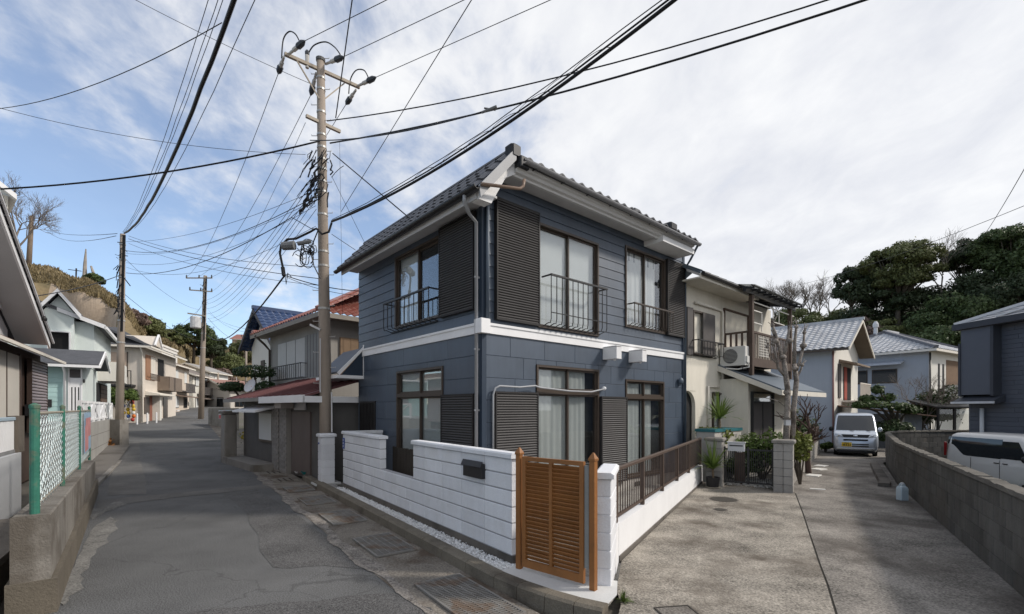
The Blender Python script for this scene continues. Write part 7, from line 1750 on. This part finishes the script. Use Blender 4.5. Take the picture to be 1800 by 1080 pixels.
for i, (u, v, Y, r, h, m, lab) in enumerate((
    (1400,570,70,42,26,bam,'light green bamboo thicket below the bare trees'),(1455,572,68,40,28,bam,'light green bamboo thicket left of the brown thicket'),(1512,590,58,38,26,brs,'brownish leafless thicket behind the chimney pot'),
    (1345,585,70,34,18,brs,'brownish thicket behind the pergola'),(1570,585,56,52,24,ev2,'olive shrub mass below the large round tree'),(1545,535,60,58,32,ev3,'dark undergrowth below the large round tree, left'),(1620,538,60,55,34,ev3,'dark undergrowth below the large round tree, right'),
    (1670,560,52,60,38,ev1,'broad green shrub on the slope left of the charcoal house'),(1735,520,54,60,40,ev3,'deep green undergrowth below the tallest tree'),(1640,600,50,50,20,ev1,'dark green shrubs behind the hip roof'),(1800,530,50,60,46,ev3,'deep green undergrowth above the charcoal roof'))):
    RT(lab, u, v, Y, r, h, m, 40+i, v+h*1.2, clumps=22, leaves=900, size=.14, clump=.38, trunk=.12, name='shrub', cat='shrub')
for i, (u, vb, Y, h, lab) in enumerate(((1345,575,72,6.5,'leafless tree at the left end of the right-hand ridge'),(1378,575,72,7.5,'second leafless tree on the right-hand ridge, behind the balcony'),(1408,570,72,7,'third leafless tree on the right-hand ridge'),(1440,568,72,7.2,'leafless tree just left of the dark evergreens'),(1655,545,57,9.5,'pale leafless tree between the two big evergreens'),(1362,580,70,7.5,'leafless tree between the first two on the ridge'),(1394,578,68,8,'leafless tree standing nearest the bamboo thicket'),(1425,574,70,7.5,'leafless tree above the silver-tiled gable'),(1460,575,70,6.5,'low leafless tree in front of the small dark evergreen'))):
    bare_tree(lab, W(u, vb, Y), h, twig if i != 4 else bark_p, 60+i, .66, 5, .13, group='bare trees on the right-hand ridge')
# left hill
bare_tree('big leafless tree on the left hilltop beside the wooden pole', W(28, 470, 60), 12.5, twig, 71, .7, 6, .22)
GL_ = 'trees beyond the left-hand houses'
for i, (u, v, Y, r, h, m, lab) in enumerate(((165,492,64,16,8,ev1,'dark bush on the crest of the left hill'),(235,560,62,22,14,brs,'brownish leafless thicket at the foot of the left hill'),(262,578,66,24,18,ev2,'olive tree above the beige house roof'),(300,598,80,36,18,ev2,'wide green tree behind the white flat-topped block'),(340,590,82,34,26,ev1,'dark green tree behind the far utility pole'),(372,612,86,26,22,ev3,'dark tree right of the far utility pole'),(400,640,92,34,20,bam,'wooded slope below the red-brown hillside roof'),(425,625,95,26,24,ev2,'olive tree at the right end of the far slope'),(385,662,80,30,14,brs,'brown scrub above the far white houses'))):
    c = W(u, v, Y); tree(lab, W(u, v+h*1.7, Y), c, r/F*Y, h/F*Y, m, bark, 80+i, clumps=22, leaves=800, size=.17, clump=.36, group=GL_, trunk=.3)
rngh = random.Random(21)
for i, (u, v, r, lab) in enumerate(((70,500,12,'green bush below the wooden pole on the left hillside'),(98,510,10,'olive bush on the left hillside above the cliff'),(128,520,13,'larger green bush on the left hillside above the cliff'),(185,538,12,'dark bush at the right shoulder of the left hill'),(205,560,14,'green bush above the beige roof, left of the pole'),(150,512,9,'small bush near the mast on the left hill'))):
    c = W(u, v, 60); tree(lab, W(u, v+r, 60), c, r/F*60, r*.7/F*60, (ev2, bam, ev1)[i % 3], bark, 140+i, clumps=10, leaves=200, size=.2, clump=.45, group='bushes on the left hillside', trunk=.12, name='shrub', cat='shrub')
# clipped pine by the red house
def clipped_pine():
    base = RC+Vector((math.cos(RH),math.sin(RH),0))*-.9+Vector((-math.sin(RH),math.cos(RH),0))*4.6; base.z = .1
    t = thing('clipped_pine', 'clipped garden pine with flat dark green pads beside the satellite dish', 'tree', base); Y = base.y; rng = random.Random(8); lb, tb = Leaves(8), MB()
    for (u, v, r, h) in ((447,655,33,13),(409,681,20,10),(468,684,18,14),(438,700,12,8)):
        p = W(u, v, Y)-base; leaf_blob(lb, rng, p, r/F*Y, r/F*Y, h/F*Y, 1500, .05, .82, .3); tb.tube([(0,0,.6), Vector((p.x*.5,p.y*.5,p.z*.7)), p], [.10,.07,.03], 6)
    tb.tube([(0,0,-.2),(.05,0,.4),(0,0,.7)], [.14,.12,.1], 7); tb.build('trunk', bark, t); lb.build('needles', pin, t, fix=False)
clipped_pine()
# ---- pruned tree in the cream house garden
def pruned_tree():
    base = Vector((6.75, 11.75, 0)); t = thing('pruned_tree', 'pale pollarded tree with stubby bare limbs behind the corner pillar', 'tree', base); Y = base.y; tb, lb = MB(), MB()
    def P(u, v, dy=0): return W(u, v, Y+dy)-base
    def limb(b, pts, r): b.tube([P(*p) for p in pts], [q*.55 for q in r], 9)
    limb(tb, [(1381,800),(1383,740),(1385,690),(1380,650),(1376,625)], [.15,.13,.12,.11,.09]); limb(tb, [(1393,780,.1),(1395,720,.1),(1400,670,.1),(1396,640,.1)], [.12,.11,.11,.10])
    limb(lb, [(1376,632),(1368,605),(1362,585),(1358,572)], [.08,.075,.07,.045]); limb(lb, [(1378,625),(1384,600),(1387,580),(1389,574)], [.075,.065,.055,.05]); limb(lb, [(1396,640,.1),(1397,600,.1),(1400,575,.1)], [.085,.07,.05]); limb(lb, [(1398,655,.1),(1406,635,.1),(1412,610,.1),(1414,585,.1)], [.08,.065,.06,.045])
    limb(lb, [(1379,660),(1368,648),(1364,625),(1359,605)], [.07,.06,.05,.035]); limb(lb, [(1362,590),(1356,580)], [.05,.03]); limb(lb, [(1400,665,.1),(1408,650,.1),(1410,642,.1)], [.05,.045,.03]); limb(lb, [(1385,720),(1368,705),(1356,702),(1346,700)], [.03,.022,.018,.012]); limb(lb, [(1366,640),(1354,628),(1349,610)], [.03,.022,.012])
    for (u, v) in ((1376,628),(1398,648),(1362,600),(1388,600),(1412,608),(1383,690)): lb.ell(P(u, v), .085,.085,.07, 8, 6)
    rng = random.Random(2)
    for (u, v) in ((1358,572),(1389,574),(1400,575),(1414,585),(1349,610),(1359,605),(1410,642)):
        lb.ell(P(u, v), .05,.05,.045, 7, 5)
        for k in range(5):
            q = P(u+rng.uniform(-9,9), v-rng.uniform(4,18)); lb.tube([P(u,v), q], [.012,.006], 4)
    tb.build('trunk', bark_p, t, smooth=True); lb.build('limbs', bark_p, t, smooth=True)
    bx = thing('birdhouse', 'small pale nest box fixed to the pruned tree', 'nest box', base+P(1384,748,-.25)); b = MB(); b.box(-.06,.06,-.05,.05,0,.14); b.build('box', greyw, bx); b = MB(); b.ext([(-.08,-.07,.14),(.08,-.07,.14),(0,-.07,.20)], (0,.14,0)); b.build('roof', conc_d, bx)
pruned_tree()
bare_tree('small knotty leafless tree beyond the pruned tree', Vector((8.9,14.0,.2)), 2.5, mat('dark_twig',(.09,.06,.05),.95,.2), 91, .75, 4, .09)
gsh = leafmat('shrub_green', (.095,.14,.035), .5, .2); ysh = leafmat('shrub_yellow', (.17,.19,.045), .5, .2); dsh = leafmat('shrub_dark', (.04,.062,.02), .5, .15)
def bush(label, base, rx, rz, m, seed, n=1600, size=.05, name='shrub', lift=None):
    rng = random.Random(seed); t = thing(name, label, 'shrub', base); lb, tb = Leaves(seed), MB(); zc = lift if lift is not None else rz
    for i in range(7):
        p = Vector((rng.uniform(-.55,.55)*rx, rng.uniform(-.55,.55)*rx, zc+rng.uniform(-.4,.5)*rz)); leaf_blob(lb, rng, p, rx*.55, rx*.55, rz*.55, n//7, size, .45, .3); tb.tube([(0,0,-.05), p*.6, p], [.025,.018,.008], 5)
    lb.build('leaves', m, t, fix=False); tb.build('stems', bark, t); return t
bush('rounded green shrub behind the low black gate', Vector((6.75,12.6,0)), .6, .55, gsh, 1, 2400, .05, lift=.85)
bush('leafy shrub spilling over the left gate pillar', Vector((5.6,12.8,0)), .5, .3, ysh, 2, 1500, .05, lift=1.2)
bush('yellow-green climbing shrub hanging over the fence by the corner pillar', Vector((7.35,11.9,0)), .36, .5, ysh, 3, 1900, .05, lift=.95)
bush('dark shrub low behind the black gate', Vector((6.2,12.6,0)), .55, .45, dsh, 4, 1800, .05, lift=.45)
bush('dark green hedge at the end of the lane fence', Vector((13.4,21.6,0)), .9, .8, dsh, 5, 2000, .07)
bush('green shrub tuft at the end of the lane fence', Vector((13.9,20.7,0)), .35, .25, gsh, 6, 700, .06)
bush('dark evergreen shrub left of the silver van', Vector((12.9,22.3,0)), 1.3, 1.0, dsh, 7, 2600, .09)
bush('bushy dark conifer against the hip-roofed house corner', Vector((W(1640,735,24).x, 24, 0)), 1.0, 1.5, dsh, 8, 4200, .08, lift=2.1)
bush('dark shrub in the corner behind the silver van', Vector((W(1562,745,21.5).x, 21.5, 0)), .8, .7, dsh, 9, 2200, .07, lift=.9)
bush('green shrubs in front of the beige house', W(205,725,31), .9, .8, gsh, 10, 2600, .08, lift=.9)
t = bush('blossoming shrub beside the floats', W(232,712,31.5), .6, .5, gsh, 11, 1200, .07, lift=.6)
bare_tree('leafless twiggy shrub left of the dark conifer', Vector((W(1622,730,23.5).x, 23.5, 0)), 4.2, twig, 92, .6, 5, .05)
def lane_pine():
    base = W(1575,745,22.0); base.z = 0; t = thing('garden_pine', 'garden pine with spreading needle pads above the silver van', 'tree', base); Y = base.y; rng = random.Random(12); lb, tb = Leaves(12), MB()
    for (u, v, r, h) in ((1543,686,10,9),(1525,702,16,8),(1560,700,14,9),(1540,712,26,8),(1580,715,20,8),(1510,712,12,7),(1600,722,18,8)):
        p = W(u, v, Y+rng.uniform(-.4,.4))-base; leaf_blob(lb, rng, p, r/F*Y, r/F*Y*.8, h/F*Y, 420, .075, .4, .6); tb.tube([(0,0,1.0), Vector((p.x*.5,p.y*.5,1.0+(p.z-1)*.7)), p], [.09,.05,.02], 5)
    tb.tube([(0,0,-.1),(.1,0,.5),(0,0,1.0)], [.12,.11,.09], 6); tb.build('trunk', bark, t); lb.build('needles', leafmat('lane_pine_needle',(.055,.085,.022),.5,.1), t, fix=False)
lane_pine()
# pots in the small garden behind the gate
for i, (x, y, lab) in enumerate(((5.85,12.0,'white flower pot with grassy plant on the stand behind the gate'),)):
    t = blade_plant('potted_plant', lab, (x, y, .82), 26, .34, .012, palm_g, h0=.16, droop=.3); b = MB(); b.lathe((0,0,0), [(.06,0),(.09,.18),(.1,.18),(.07,.14)], 10); b.build('pot', greyw, t)
    b = MB(); b.box(-.09,.09,-.09,.09,-.82,0); b.build('stand', brownd, t)
def pebbles():
    b = MB(); rng = random.Random(6); a, c = Vector((5.25,11.9)), Vector((6.4,11.15)); d = (c-a); nrm = Vector((-d.y, d.x)).normalized()
    for i in range(1500):
        p = a+d*rng.random()+nrm*rng.uniform(-.05,1.6)*(1 if True else 0); r = rng.uniform(.012,.035); q = [Vector((p.x,p.y,.03))+Vector((rng.uniform(-1,1),rng.uniform(-1,1),rng.uniform(-.4,.8))).normalized()*r for _ in range(5)]; b.add(q, [(0,1,2),(0,2,3),(0,3,4),(0,4,1),(1,2,3),(1,3,4)])
    o = b.build('garden_pebbles', mat('pebble_grey',(.42,.41,.39),.8,.3,20), kind='stuff', fix=False); o['label'] = 'pale pebbles in the garden behind the low black gate'; o['category'] = 'pebbles'
pebbles()
# weeds at the foot of the white pillar
t = blade_plant('weed', 'tuft of green weeds at the foot of the white gate pillar', (P0.x+.10, P0.y-.12, 0), 60, .14, .006, gsh, h0=.0, droop=.4)
